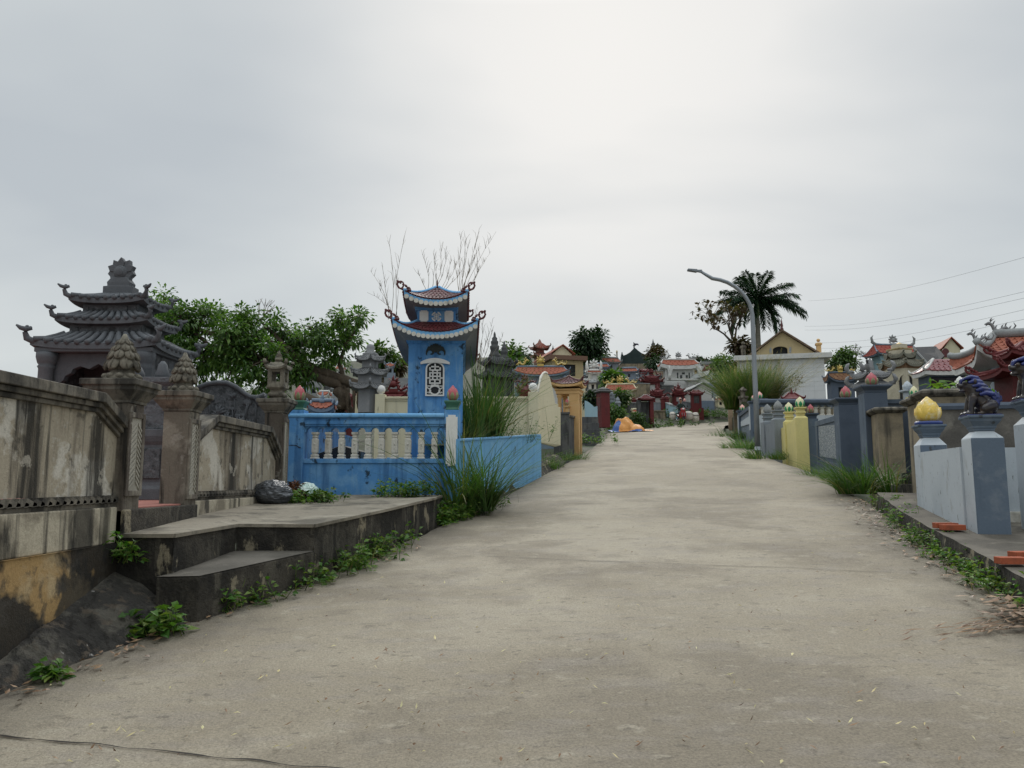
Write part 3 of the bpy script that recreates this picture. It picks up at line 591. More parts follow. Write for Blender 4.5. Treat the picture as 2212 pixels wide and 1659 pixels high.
def build_pavilion():
    Yf = 9.35; cy0 = Yf + .42; T = thing('stone_pavilion', 'three tiered grey stone tomb pavilion with lotus crest and upturned eaves behind the left wall', 'shrine', (-5.08, cy0, 1.39))
    z = lambda v: zv(v, Yf) - 1.39
    # lower hall
    m = M(); W_ = .66; D_ = .42; zt = z(764)
    pts = [(-.5, -D_, 0), (-.5, -D_, z(830)), (-.42, -D_, z(822)), (-.40, -D_, z(812)), (-.33, -D_, z(806)), (-.31, -D_, z(797)), (-.22, -D_, z(791)), (-.11, -D_, z(797)), (0, -D_, z(786)), (.11, -D_, z(797)), (.22, -D_, z(791)), (.31, -D_, z(797)), (.33, -D_, z(806)), (.40, -D_, z(812)), (.42, -D_, z(822)), (.5, -D_, z(830)), (.5, -D_, 0), (W_, -D_, 0), (W_, -D_, zt), (-W_, -D_, zt), (-W_, -D_, 0)]
    m.prism(pts, (0, .08, 0)); m.build('front_wall', greystone, T)
    m = M(); m.box(-W_, W_, D_ - .08, D_, 0, zt); m.build('back_wall', greystone, T)
    m = M(); m.box(W_ - .07, W_ - .002, -D_ + .083, D_ - .083, 0, zt); m.build('side_wall', carved, T); m = M(); m.box(-W_ + .002, -W_ + .07, -D_ + .083, D_ - .083, 0, zt); m.build('side_wall', carved, T)
    m = M(); m.box(W_ - .04, W_ + .02, -D_ + .12, D_ - .04, .9, zt - .12); m.box(W_ - .04, W_ + .02, -D_ + .12, D_ - .04, .1, .8); m.build('side_panel', carvedlow, T, bevel=.01)
    for sx in (-1, 1):
        for sy in (-1, 1):
            m = M(); c = (sx * .60, sy * (D_ + .06))
            m.lathe([(.11, 0), (.11, .1), (.085, .13), (.085, zt - .2), (.10, zt - .17), (.085, zt - .15), (.10, zt - .13), (.12, zt - .06), (.12, zt)], c, 14); m.build('column', greystone, T)
    m = M(); m.box(-.72, .72, -.56, .56, zt + .002, zt + .06); m.build('beam', greystone, T, bevel=.01)
    stone_roof('lower_roof', T, .76, .58, z(746), z(731) - z(748) + .05, .50, greystone, .07, 12, .035, .05, .115)
    m = M(); m.box(-.46, .46, -.30, .30, z(738), z(697)); m.build('middle_storey', greystone, T, bevel=.008)
    for nm, a, b, c, d in [('relief_panel', -.32, .30, z(728), z(703)), ('relief_panel', .335, .445, z(729), z(702)), ('relief_panel', -.445, -.345, z(729), z(702))]:
        m = M(); m.box(a, b, -.318, -.30, c, d); m.build(nm, carvedlow, T, bevel=.008)
    m = M(); m.box(.462, .478, -.24, .24, z(729), z(702)); m.build('relief_panel', carvedlow, T, bevel=.008)
    stone_roof('middle_roof', T, .575, .43, z(689), z(678) - z(690) + .04, .37, greystone, .06, 11, .03, .045, .09)
    m = M(); m.box(-.35, .35, -.23, .23, z(684), z(650)); m.build('upper_storey', greystone, T, bevel=.008)
    m = M(); m.box(-.24, .22, -.246, -.23, z(673), z(654)); m.box(-.335, -.27, -.246, -.23, z(673), z(654)); m.box(.25, .335, -.246, -.23, z(673), z(654)); m.build('relief_panel', carvedlow, T, bevel=.006)
    stone_roof('top_roof', T, .47, .35, z(641), z(626) - z(641), .17, greystone, .06, 9, .03, .045, .09)
    z = lambda v: zv(v, cy0 + .01) - 1.39
    # lotus crest
    m = M(); m.stack([(-.19, .19, -.09, .09, z(640)), (-.19, .19, -.09, .09, z(622)), (-.14, .14, -.08, .08, z(621)), (-.15, .15, -.08, .08, z(613)), (-.10, .10, -.07, .07, z(602))]); m.build('crest_base', greystone, T, bevel=.01)
    m = M(); cz = z(590); s_ = (z(559) - cz)
    for i in range(9):
        a = rad(-40 + 260 * i / 8); r = s_ * (.90 + .14 * math.sin(a)); q = .085; ca, sa = math.cos(a), math.sin(a)
        P = [(s_ * .3 * ca - q * .35 * sa, cz + s_ * .3 * sa + q * .35 * ca), (s_ * .7 * ca - q * .55 * sa, cz + s_ * .7 * sa + q * .55 * ca), (r * ca, cz + r * sa), (s_ * .7 * ca + q * .55 * sa, cz + s_ * .7 * sa - q * .55 * ca), (s_ * .3 * ca + q * .35 * sa, cz + s_ * .3 * sa - q * .35 * ca)]
        m.prism([(x, -.05 + .012 * (i % 2), y) for x, y in P], (0, .085, 0))
    k0 = len(m.v); m.lathe([(s_ * .46, 0), (s_ * .46, .03), (s_ * .36, .05), (s_ * .30, .05), (s_ * .30, .06), (s_ * .2, .07)], n=18); m.move(Matrix.Translation((0, -.02, cz)) @ Matrix.Rotation(math.pi / 2, 4, 'X'), k0)
    m.build('lotus_crest', greystone, T, bevel=.006)
build_pavilion()
def build_screen():
    "low carved stone screen with a wave top behind the short wall"
    Y = 11.0; u0, u1 = 418, 572; top = [(418, 842), (432, 832), (450, 826), (470, 823), (490, 824), (508, 832), (525, 845), (540, 854), (556, 856), (572, 849)]
    T = thing('carved_screen', 'grey stone screen with carved lotus relief and wavy top behind the short plaster wall', 'screen', (at(495, 900, Y).x, Y, 1.39))
    m = M(); pts = [(xu(u0, 950, Y), Y, 1.39)] + [tuple(at(u, v, Y)) for u, v in top] + [(xu(u1, 950, Y), Y, 1.39)]; m.prism(pts, (0, .12, 0)); m.build('slab', greystone, T, world=True)
    m = M(); pts = [tuple(at(u, v + 9, Y - .015)) for u, v in top]; low = [tuple(at(u, 965, Y - .015)) for u, v in (top[0], top[-1])]
    m.prism([low[0]] + pts + [low[1]], (0, .014, 0)); m.build('relief_field', carvedlow, T, world=True)
    # lotus leaves, stems and flowers in relief
    m = M(); random.seed(5)
    for i in range(26):
        u = random.uniform(432, 560); v = random.uniform(858, 940); p = at(u, v, Y - .03); r = random.uniform(.035, .085); a = random.uniform(-.7, .7)
        if random.random() < .6: m.ball((p.x, p.y + .01, p.z), (r, .018, r * random.uniform(.45, .8)), 10)
        else:
            for j in range(4):
                b = a + (j - 1.5) * .45; m.tube([p, p + Vector((math.sin(b) * r, -.008, math.cos(b) * r)), p + Vector((math.sin(b) * r * 1.7, 0, math.cos(b) * r * 1.6))], [.014, .022, .004], 6)
        m.tube([p, p + Vector((random.uniform(-.04, .04), 0, -.18)), p + Vector((random.uniform(-.06, .06), .01, -.4))], [.008, .01, .01], 5)
    m.build('lotus_relief', greystone, T, world=True)
    m = M(); m.tube([at(u, v + 3, Y - .02) for u, v in top], .035, 8); m.build('coping', greystone, T, world=True)
build_screen()
def build_altar():
    T = thing('stone_altar', 'carved grey stone altar front seen in the gap between the gate pillars', 'altar', (-4.28, 9.0, 1.39))
    m = M(); m.sq([(.42, 0), (.42, .12), (.38, .16), (.36, .2), (.36, .62), (.40, .66), (.43, .72), (.43, .80)], asp=.6); m.build('body', greystone, T, bevel=.008)
    for x in (-.2, .02, .2):
        m = M(); m.box(x - .09, x + .09, -.235, -.218, .24, .58); m.build('panel', carvedlow, T, bevel=.008)
    m = M(); m.stack([(-.36, .36, -.2, .2, .803), (-.36, .36, -.2, .2, 1.3), (-.40, .40, -.24, .24, 1.34), (-.40, .40, -.24, .24, 1.4)]); m.build('upper_block', carved, T, bevel=.008)
    m = M(); m.lathe([(.07, 1.4), (.085, 1.43), (.06, 1.5), (.05, 1.56), (.02, 1.6)], (.2, -.1)); m.build('urn', greystone, T); m = M(); m.lathe([(.09, 1.4), (.11, 1.45), (.07, 1.53), (.03, 1.56)], (-.12, -.1)); m.build('urn', greystone, T)
    T = thing('marble_slab', 'white marble slab glimpsed between the lotus pillar and the short wall top', 'slab', (-3.95, 9.6, 1.39))
    a, b = xu(425, 915, 9.6), xu(470, 915, 9.6); m = M(); m.box(a - T.location.x, b - T.location.x + .1, 0, .5, 0, zv(899, 9.6) - 1.39); m.build('slab', white_m, T, bevel=.01)
build_altar()
# ================================================================ blue grave plot
YB = 11.5
def build_blue_fence():
    T = thing('blue_balustrade', 'cracked blue painted front balustrade with white turned balusters', 'fence', (xu(790, 1000, YB), YB, 1.39))
    X = lambda u: xu(u, 980, YB) - T.location.x
    Z = lambda v: zv(v, YB) - 1.39
    x0, x1, xe = X(600), X(960), X(655)
    m = M(); m.box(x0, x1, 0, .16, -.15, Z(1001)); m.build('base_wall', bluepaint, T)
    m = M(); m.box(x0, x1, -.02, .18, Z(1001) + .002, Z(991)); m.build('sill', bluepaint, T, bevel=.006)
    # arcade strip over the balusters
    us = [677.5 + 28.9 * i for i in range(10)]; zt, zb = Z(921), Z(932.8); m = M(); pts = [(xe, .03, zt), (xe, .03, zb)]
    edges = [us[0] - 28.9] + us + [us[-1] + 28.9]
    for a, b in zip(edges, edges[1:]):
        A, B = X(a) + .035, X(b) - .035
        if a < us[0]: A = xe + .02
        if b > us[-1]: B = x1 - .02
        c, r = (A + B) / 2, (B - A) / 2
        pts.append((A, .03, zb))
        for k in range(1, 6): t = math.pi * k / 6; pts.append((c - r * math.cos(t), .03, zb + (zt - zb) * .8 * math.sin(t)))
        pts.append((B, .03, zb))
    pts += [(x1, .03, zb), (x1, .03, zt)]; m.prism(pts[::-1], (0, .1, 0)); m.build('arcade', bluepaint, T)
    m = M(); m.stack([(xe, x1, .0, .16, zt + .002), (xe, x1, .0, .16, Z(917)), (xe, x1, -.02, .18, Z(916)), (xe, x1, -.02, .18, Z(908)), (xe, x1, -.005, .165, Z(907)), (xe, x1, -.005, .165, Z(903))]); m.build('beam', bluepaint, T)
    m = M(); xr = X(585); m.stack([(xr, x1 - .003, -.05, .21, Z(902.5)), (xr, x1 - .003, -.06, .22, Z(900)), (xr, x1 - .003, -.06, .22, Z(896)), (xr, x1 - .003, -.04, .20, Z(893))]); m.build('top_rail', lightblue, T, bevel=.008)
    za, zc = Z(990.8), Z(933); H = zc - za
    for u in us:
        m = M(); x = X(u); pr = [(.058, 0), (.058, .05), (.045, .07), (.052, .1), (.052, .15), (.032, .18), (.045, .24), (.045, .72), (.032, .77), (.036, .8), (.045, .83), (.03, .86), (.05, .93), (.05, 1)]
        m.sq([(r, za + h * H) for r, h in pr], x, .08); m.ball((x, .035, za + .55 * H), (.018, .012, .022), 8); m.ball((x, .035, za + .42 * H), (.010, .010, .03), 8); m.build('baluster', dirtywhite, T, bevel=.004)
    def post(ua, ub, vt, pan):
        a, b = X(ua), X(ub); m = M(); m.box(a, b, -.045, .20, -.2, Z(vt)); p = m.build('post', bluepaint, T, bevel=.006); c = (a + b) / 2
        if pan:
            q, w_, n_ = M(), .085, .03; za, zb = Z(1007), Z(897)
            P = [(c - w_, za + n_), (c - w_ + n_, za + n_), (c - w_ + n_, za), (c + w_ - n_, za), (c + w_ - n_, za + n_), (c + w_, za + n_), (c + w_, zb - n_), (c + w_ - n_, zb - n_), (c + w_ - n_, zb), (c - w_ + n_, zb), (c - w_ + n_, zb - n_), (c - w_, zb - n_)]
            q.prism([(x, -.065, z) for x, z in P], (0, .019, 0)); q.build('white_panel', white_m, p)
        z0 = Z(vt); q = M(); q.sq([(.10, z0 + .002), (.10, z0 + .02), (.085, z0 + .04), (.095, z0 + .07), (.12, z0 + .12), (.12, z0 + .145), (.07, z0 + .15)], c, .08); q.build('lotus_pedestal', bottlegreen, p, bevel=.006)
        lotus('lotus_bud', p, z0 + .148, .088, .235, [olive, pinkpetal], c, .08)
    post(623, 656, 886, False); post(960, 992, 886, True)
    # return wall on the left side running back behind the lantern pillar
    m = M(); m.box(x0 - .06, x0 + .1, .17, 5.0, -.1, Z(903)); m.build('side_wall', bluepaint, T)
    # cracks
    for path in [[(612, 962), (640, 963), (652, 968)], [(612, 1040), (640, 1042), (662, 1050)], [(938, 1008), (950, 1020), (955, 1032), (968, 1042), (985, 1050), (991, 1062)], [(968, 1042), (978, 1034), (991, 1040)]]:
        cm = M(); P = []
        for (ua, va), (ub, vb) in zip(path, path[1:]):
            for k in range(6): t = k / 6; P.append(at(ua + (ub - ua) * t + random.uniform(-1, 1), va + (vb - va) * t + random.uniform(-1.2, 1.2), YB - (.047 if ua < 656 or ua > 958 else .003)))
        cm.tube(P, [random.uniform(.003, .009) for _ in P], 5); cm.build('crack', crackm, T, world=True)
build_blue_fence()
def build_planter():
    a, b = Vector((xu(993, 1000, 11.42), 11.42, 0)), Vector((.62, 17.0, 0)); d = (b - a); n = Vector((-d.y, d.x, 0)).normalized()
    T = thing('planter_wall', 'pale blue retaining wall of the planter sloping up along the road', 'wall', ((a.x + b.x) / 2, (a.y + b.y) / 2, 1.5))
    m = M(); za0, za1, zb0, zb1 = 1.2, 1.62, zv(953, 11.42), zv(941, 17.0)
    m.prism([(a.x, a.y, za0), (b.x, b.y, za1), (b.x, b.y, zb1), (a.x, a.y, zb0)], n * .14); e = b + n * .8
    m.prism([(b.x, b.y, za1), (e.x, e.y, za1), (e.x, e.y, zb1), (b.x, b.y, zb1)], d.normalized() * .12)
    m.build('wall', planterblue, T, world=True)
    o = d.normalized() * .0 - n * .005
    m = M(); m.prism([Vector((a.x, a.y, zb0 + .002)) - n * .02, Vector((b.x, b.y, zb1 + .002)) - n * .02, Vector((b.x, b.y, zb1 + .03)) - n * .02, Vector((a.x, a.y, zb0 + .03)) - n * .02], n * .18); m.build('coping', lightblue, T, world=True)
    m = M(); f = lambda p, z: (p.x, p.y, z)
    a2, b2 = a + n * .15, b + n * .15; m.add([f(a2, zb0 - .06), f(b2, zb1 - .06), f(b2 + n * 2.2, zb1 - .06), f(a2 + n * .5, zb0 - .06)], [(0, 1, 2, 3)]); kind(m.build('planter_soil', soil_m), 'structure')
    # dark rubble bank beyond the planter and kerb along the road below it
    m = M(); P = [(-1.0, 10.5), (-.6, 11.6), (-.1, 13.6), (.5, 16.4), (.95, 18.4), (1.5, 21)]
    def fn(s_, t):
        s_ *= len(P) - 1; i = min(int(s_), len(P) - 2); x, y = lerp2(P[i], P[i + 1], s_ - i); x -= .5 * t * (1 if True else 0); z = plane(x, y) - .1 + .34 * min(1, t * 2.2) + .05 * noise.noise((x * 5, y * 5, t * 3)); return (x + .06 * noise.noise((y * 3, t * 4, 2)), y, z)
    m.grid(fn, 90, 8); kind(m.build('kerb_bank', platform_m), 'structure')
build_planter()
def scroll(m, p, d, s_, r):
    "openwork scroll finial: rings along direction d climbing up"
    d = Vector(d).normalized(); up = Vector((0, 0, 1))
    def ring(c, a, b, rr):
        m.tube([c + d * a * math.cos(t) + up * b * math.sin(t) for t in [2 * math.pi * k / 14 for k in range(15)]], rr, 6)
    p = Vector(p); ring(p + d * s_ * .62 + up * s_ * .66, s_ * .36, s_ * .42, r); ring(p + d * s_ * .12 + up * s_ * .36, s_ * .26, s_ * .28, r * .9); ring(p - d * s_ * .32 + up * s_ * .16, s_ * .18, s_ * .16, r * .8)
    m.tube([p - d * s_ * .6, p - d * s_ * .2 + up * s_ * .05, p + d * s_ * .3 + up * s_ * .1, p + d * s_ * .75 + up * s_ * .3, p + d * s_ * 1.02 + up * s_ * .7, p + d * s_ * .95 + up * s_ * 1.1], [r * 1.4, r * 1.5, r * 1.4, r * 1.3, r * 1.2, r], 7)
    for k in range(5): q = p + d * s_ * (.95 - .32 * k) + up * s_ * (1.1 - .2 * k); m.ball(q, (r * 1.6,) * 3, 6)
def build_blue_shrine():
    Yf = 12.75; cx = xu(941, 800, Yf); rz = rad(3.6); z0 = 1.39
    T = thing('blue_tomb_tower', 'tall blue tomb tower with two curved maroon tiled roofs and white fret window', 'shrine', (cx, Yf, z0), rz)
    Z = lambda v, Y=Yf: zv(v, Y) - z0
    W_ = (xu(999.6, 800, Yf) - xu(882, 800, Yf)) / 2; D_ = 3.7
    m = M(); m.box(-W_, W_, 0, D_, -.2, Z(737)); m.build('body', bluepaint, T)
    m = M(); m.stack([(-W_ - .003, W_ + .003, -.003, D_ + .003, Z(744)), (-W_ - .03, W_ + .03, -.03, D_ + .03, Z(741)), (-W_ - .05, W_ + .05, -.05, D_ + .05, Z(735)), (-W_ - .05, W_ + .05, -.05, D_ + .05, Z(724))]); m.build('cornice', bluepaint, T, bevel=.006)
    Ye = Yf - .42; H1 = (xu(1031, 700, Ye) - xu(848, 700, Ye)) / 2
    soff = mat('grey soffit', (.23, .235, .24), [((.15, .15, .15), 3, .5, .7, .5)], bump=.15)
    def roof(nm, hx, y0, y1, ztile, zin, ix, iy0, iy1, flare, nt_, nr, facia):
        m = M(); cy = (y0 + y1) / 2; fns = skirt(m, hx, (y1 - y0) / 2, ix, (iy1 - iy0) / 2, zin - ztile, ztile, flare, facia, W_ + .05 if nm == 'lower_roof' else W_ * .74, cy, (iy0 + iy1) / 2, 0, 1, 2, 1.25, 24, 8, bodyy=(y1 - y0) / 2 - .38, fexp=2.2)
        r = m.build(nm, [maroon, lightblue, soff], T)
        t = M()
        for i, f in enumerate(fns): tiles(t, f, nt_ if i % 2 == 0 else int(nt_ * (y1 - y0) / hx / 2), nr, .012, .012)
        t.build('roof_tiles', maroon, r)
        # hip ridges and scalloped valance
        for f, t_ in ((fns[0], 0), (fns[0], 1), (fns[2], 0), (fns[2], 1)): h = M(); h.tube([f(t_, q / 8) + Vector((0, 0, .02)) for q in range(9)], .028, 6); h.build('hip_ridge', lightblue, r)
        v = M(); n = 18 if nm == 'lower_roof' else 13
        for c in range(n):
            tt = (c + .5) / n; p = fns[0](tt, 0); q = fns[0](tt + .01, 0); ang = math.atan2(q.z - p.z, q.x - p.x); rr = hx / n * .98; k0 = len(v.v)
            pts = [(rr * math.cos(a), 0, min(.035, rr * math.sin(a))) for a in [2 * math.pi * k / 16 for k in range(16)]]
            v.prism(pts, (0, .02, 0)); v.move(Matrix.Translation((p.x, p.y - .016, p.z - facia - .005)) @ Matrix.Rotation(-ang, 4, 'Y'), k0)
        v.build('scalloped_valance', dirtywhite, r)
        for f in (fns[1], fns[3]):
            e = M(); n = int((y1 - y0) / .085)
            for c in range(n): p = f((c + .5) / n, 0); e.ball((p.x + (.01 if p.x > 0 else -.01), p.y, p.z), (.03, .03, .035), 6)
            e.build('eave_tiles', maroon, r)
        for t_, sx in ((0, -1), (1, 1)):
            for f, g_ in ((fns[0], .1), (fns[2], -.1)):
                s_ = M(); scroll(s_, f(t_ if g_ > 0 else 1 - t_, 0.05) + Vector((0, 0, .02)), (sx, g_, 0), .145, .013); s_.build('corner_scroll', maroon, r)
        return r
    roof('lower_roof', H1, -.42, D_ + .35, Z(717, Ye), Z(694, Yf), W_ * .70, .05, 2.2, .20, 22, 5, .075)
    w2 = (xu(984, 680, Yf + .1) - xu(902, 680, Yf + .1)) / 2; yb = .08
    m = M(); m.box(-w2, w2, yb, 1.6, Z(700), Z(664)); m.build('upper_body', bluepaint, T)
    m = M(); m.stack([(-w2 - .02, w2 + .02, yb - .02, 1.62, Z(669)), (-w2 - .045, w2 + .045, yb - .045, 1.64, Z(665)), (-w2 - .045, w2 + .045, yb - .045, 1.64, Z(655))]); m.build('upper_cornice', bluepaint, T, bevel=.006)
    H2 = (xu(1010, 635, Yf - .28) - xu(874, 635, Yf - .28)) / 2
    rf = roof('upper_roof', H2, -.30, 1.9, Z(647, Yf - .3), Z(611, Yf), .03, .36, 1.1, .14, 17, 7, .065)
    m = M(); m.tube([(0, .36, Z(611)), (0, .36, Z(594))], [.016, .012], 6); m.build('finial', maroon, rf)
    # white plaques and round fret medallion
    def plaque(ua, ub, va, vb):
        a, b, c, d = xu(ua, 680, Yf) - cx, xu(ub, 680, Yf) - cx, Z(vb), Z(va); n_ = .018; q = M()
        P = [(a, c + n_), (a + n_, c + n_), (a + n_, c), (b - n_, c), (b - n_, c + n_), (b, c + n_), (b, d - n_), (b - n_, d - n_), (b - n_, d), (a + n_, d), (a + n_, d - n_), (a, d - n_)]
        q.prism([(x, yb - .014, z) for x, z in P], (0, .013, 0)); q.build('white_plaque', white_m, T)
    plaque(906, 925, 669, 693); plaque(960, 979, 669, 693)
    q = M(); rz_ = xu(953, 682, Yf) - xu(942, 682, Yf); mc = (xu(942.5, 682, Yf) - cx, Z(682)); N = 24
    for k in range(N):
        a, b = 2 * math.pi * k / N, 2 * math.pi * (k + 1) / N
        if k % 6 in (0, 5): continue
        q.prism([(mc[0] + r * math.cos(t), yb - .016, mc[1] + r * math.sin(t)) for r, t in ((rz_, a), (rz_, b), (rz_ * .76, b), (rz_ * .76, a))], (0, .015, 0))
    for x0, x1, zc in ((-.5, .5, 0), (-.62, -.18, .25), (.18, .62, .25), (-.62, -.18, -.25), (.18, .62, -.25), (-.45, .45, .5), (-.45, .45, -.5)): q.box(mc[0] + x0 * rz_, mc[0] + x1 * rz_, yb - .015, yb - .001, mc[1] + (zc - .07) * rz_, mc[1] + (zc + .07) * rz_)
    q.box(mc[0] - .08 * rz_, mc[0] + .08 * rz_, yb - .017, yb - .001, mc[1] - .62 * rz_, mc[1] + .62 * rz_); q.build('fret_medallion', white_m, T)
    # fret window: dark recess, arched frame, longevity fret
    X = lambda u: xu(u, 810, Yf) - cx
    a, b, c, d = X(919.5), X(960), Z(856), Z(782); cc = (a + b) / 2; r = (b - a) / 2; ys = d - r * .75
    def arch(k, y): return [(cc - k * r, y, c + (1 - k) * r)] + [(cc - k * r * math.cos(math.pi * i / 12), y, ys + k * r * .75 * math.sin(math.pi * i / 12)) for i in range(13)] + [(cc + k * r, y, c + (1 - k) * r)]
    q = M(); q.prism(arch(.98, -.006), (0, .005, 0)); q.build('window_recess', dark_m, T)
    q = M(); o_, i_ = arch(1, -.035), arch(.84, -.035)
    for j in range(len(o_)):
        k = (j + 1) % len(o_); q.prism([o_[j], o_[k], i_[k], i_[j]], (0, .03, 0))
    wf = q.build('window_frame', white_m, T)
    q = M(); hh = d - c
    def bar(x0, x1, z0_, z1_): q.box(cc + x0 * r, cc + x1 * r, -.028, -.007, c + z0_ * hh, c + z1_ * hh)
    for zz in (.36, .46, .56, .66, .74): bar(-.62, .62, zz, zz + .035)
    for zz in (.30, .84): bar(-.42, .42, zz, zz + .035)
    for x in (-.62, .46): bar(x, x + .16, .40, .5); bar(x, x + .16, .60, .7); bar(x, x + .16, .74, .84)
    for x in (-.30, .16): bar(x, x + .14, .46, .74)
    bar(-.07, .07, .34, .46); bar(-.07, .07, .77, .95); bar(-.84, -.5, .51, .545); bar(.5, .84, .51, .545); bar(-.84, .84, .28, .305)
    q.tube([(cc + .55 * r * math.cos(t), -.018, c + hh * .17 + .45 * r * math.sin(t)) for t in [2 * math.pi * k / 16 for k in range(17)]], .012, 6)
    for sx in (-1, 1):
        q.tube([(cc + sx * r * (.25 + .5 * k / 8 + .1 * math.sin(k)), -.018, c + hh * (.06 + .2 * k / 8)) for k in range(9)], .010, 6); q.tube([(cc + sx * r * (.8 - .55 * k / 6), -.018, c + hh * (.10 + .02 * math.sin(k * 2))) for k in range(7)], .010, 6)
    q.build('fret', white_m, wf)
    q = M(); hx = [(cc + (-1.55 + 3.1 * i / 16) * r, (max(0, math.sin(math.pi * i / 16)) ** .8)) for i in range(17)]; zb = Z(788)
    P = [(x, -.06, zb + .035 + s_ * (Z(775) - zb - .03)) for x, s_ in hx] + [(x, -.06, zb + s_ * (Z(782) - zb - .02)) for x, s_ in hx[::-1]]
    q.prism(P, (0, .058, 0)); q.build('window_hood', white_m, T)
    # bat emblem
    s = (X(962) - X(918.6)) / 2; bc = X(940.5); bz = Z(755); half = [(0, .62), (.10, .50), (.20, .56), (.34, .40), (.46, .46), (.60, .28), (.74, .30), (.86, .05), (.97, -.2), (.98, -.5), (.86, -.62), (.84, -.35), (.72, -.15), (.55, -.1), (.36, -.24), (.30, -.40), (.50, -.42), (.56, -.5), (.36, -.56), (.18, -.44), (.10, -.25), (0, -.32)]
    P = [(bc + x * s, -.03, bz + z * s) for x, z in half] + [(bc - x * s, -.03, bz + z * s) for x, z in half[-2:0:-1]]
    q = M(); q.prism(P[::-1], (0, .028, 0)); q.build('bat_emblem', mat('dark green emblem', (.02, .028, .026), rough=.5, bump=.3), T, bevel=.005)
build_blue_shrine()
# tombs inside the blue plot, glimpsed between the balusters
def build_inner():
    T = thing('granite_tomb', 'black granite tomb with sloping lid inside the blue balustrade', 'tomb', (xu(730, 980, 13.2), 13.2, 1.39)); x = T.location.x
    a, b = xu(668, 980, 12.7) - x, xu(783, 980, 12.7) - x
    blk = mat('black granite', (.012, .013, .015), rough=.25, bump=.05, spec=.5)
    m = M(); m.box(a, b, -.5, .4, 0, .45); m.build('base', blk, T, bevel=.01)
    m = M(); m.prism([(a + .03, -.5, .452), (b - .03, -.5, .452), (b - .03, -.5, .70), (b - .35, -.5, .80), (a + .03, -.5, .62)], (0, .8, 0)); m.build('lid', blk, T, bevel=.01)
    T = thing('blue_altar', 'blue painted altar block with grey stone tablet behind the white balusters', 'altar', (xu(905, 980, 12.4), 12.35, 1.39)); x = T.location.x
    a, b = xu(842, 980, 12.2) - x, xu(925, 980, 12.2) - x
    m = M(); m.box(a, b, -.1, .3, -.05, .52); m.build('body', bluepaint, T, bevel=.01)
    m = M(); m.box(a - .05, b + .05, -.15, .35, .522, .58); m.build('top_slab', lightblue, T, bevel=.01)
    m = M(); k = xu(880, 980, 12.2) - x; m.lathe([(.16, -.025), (.16, 0)], n=20, sm=False); m.move(Matrix.Translation((k + .05, -.106, .18)) @ Matrix.Rotation(math.pi / 2, 4, 'X')); m.build('tablet', palestone, T)
build_inner()
m = M(); m.box(-3.4, -.8, 11.67, 18, 1.2, 1.375); kind(m.build('plot_floor', slab_m), 'structure')
# ================================================================ vegetation builders
lf_tree = leafmat('tree leaf', [(.026, .065, .014), (.05, .115, .022), (.09, .17, .034), (.15, .24, .06)])
lf_dark = leafmat('dark leaf', [(.012, .03, .012), (.02, .05, .018), (.035, .075, .025)], .2)
lf_weed = leafmat('weed leaf', [(.03, .085, .014), (.06, .15, .022), (.10, .20, .035), (.17, .22, .05), (.06, .13, .02)], .35)
lf_bush = leafmat('bush leaf', [(.03, .075, .02), (.055, .11, .025), (.09, .14, .03)])
lf_brown = leafmat('russet leaf', [(.05, .03, .018), (.09, .06, .025), (.06, .07, .025)], .2)
lf_grass = leafmat('grass blade', [(.035, .09, .02), (.065, .14, .03), (.11, .17, .045)], .3)
lf_grass2 = leafmat('yellowing grass blade', [(.06, .10, .025), (.13, .15, .05), (.26, .21, .10)], .3)
lf_reed = leafmat('feathery reed', [(.055, .11, .025), (.085, .15, .03), (.13, .17, .045)], .3)
plume_m = leafmat('dry plume', [(.34, .25, .15), (.42, .33, .21), (.28, .19, .11)], .3)
straw_m = leafmat('straw stalk', [(.30, .26, .20), (.22, .19, .15), (.38, .33, .25)], .1)
lf_palm = leafmat('palm leaflet', [(.014, .035, .018), (.022, .055, .025), (.035, .075, .03)], .2)
def leaf(m, p, d, l, w, droop=.3, k=0):
    d = Vector(d); d.normalize(); s = d.cross(Vector((0, 0, 1)))
    if s.length < .05: s = Vector((1, 0, 0))
    s.normalize(); a = random.uniform(-.7, .7); n = s.cross(d); s = s * math.cos(a) + n * math.sin(a); p = Vector(p)
    mid = p + d * l * .45 - Vector((0, 0, droop * l * .1)); tip = p + d * l - Vector((0, 0, droop * l * .55)); n = s.cross(d) * (w * .35)
    m.add([p, mid + s * w + n, tip, mid - s * w + n, mid], [(0, 4, 1), (1, 4, 2), (2, 4, 3), (3, 4, 0)], k)
def rnd_dir(zb=0):
    while True:
        v = Vector((random.uniform(-1, 1), random.uniform(-1, 1), random.uniform(-1, 1)))
        if .05 < v.length < 1: v.normalize(); v.z += zb; return v.normalized()
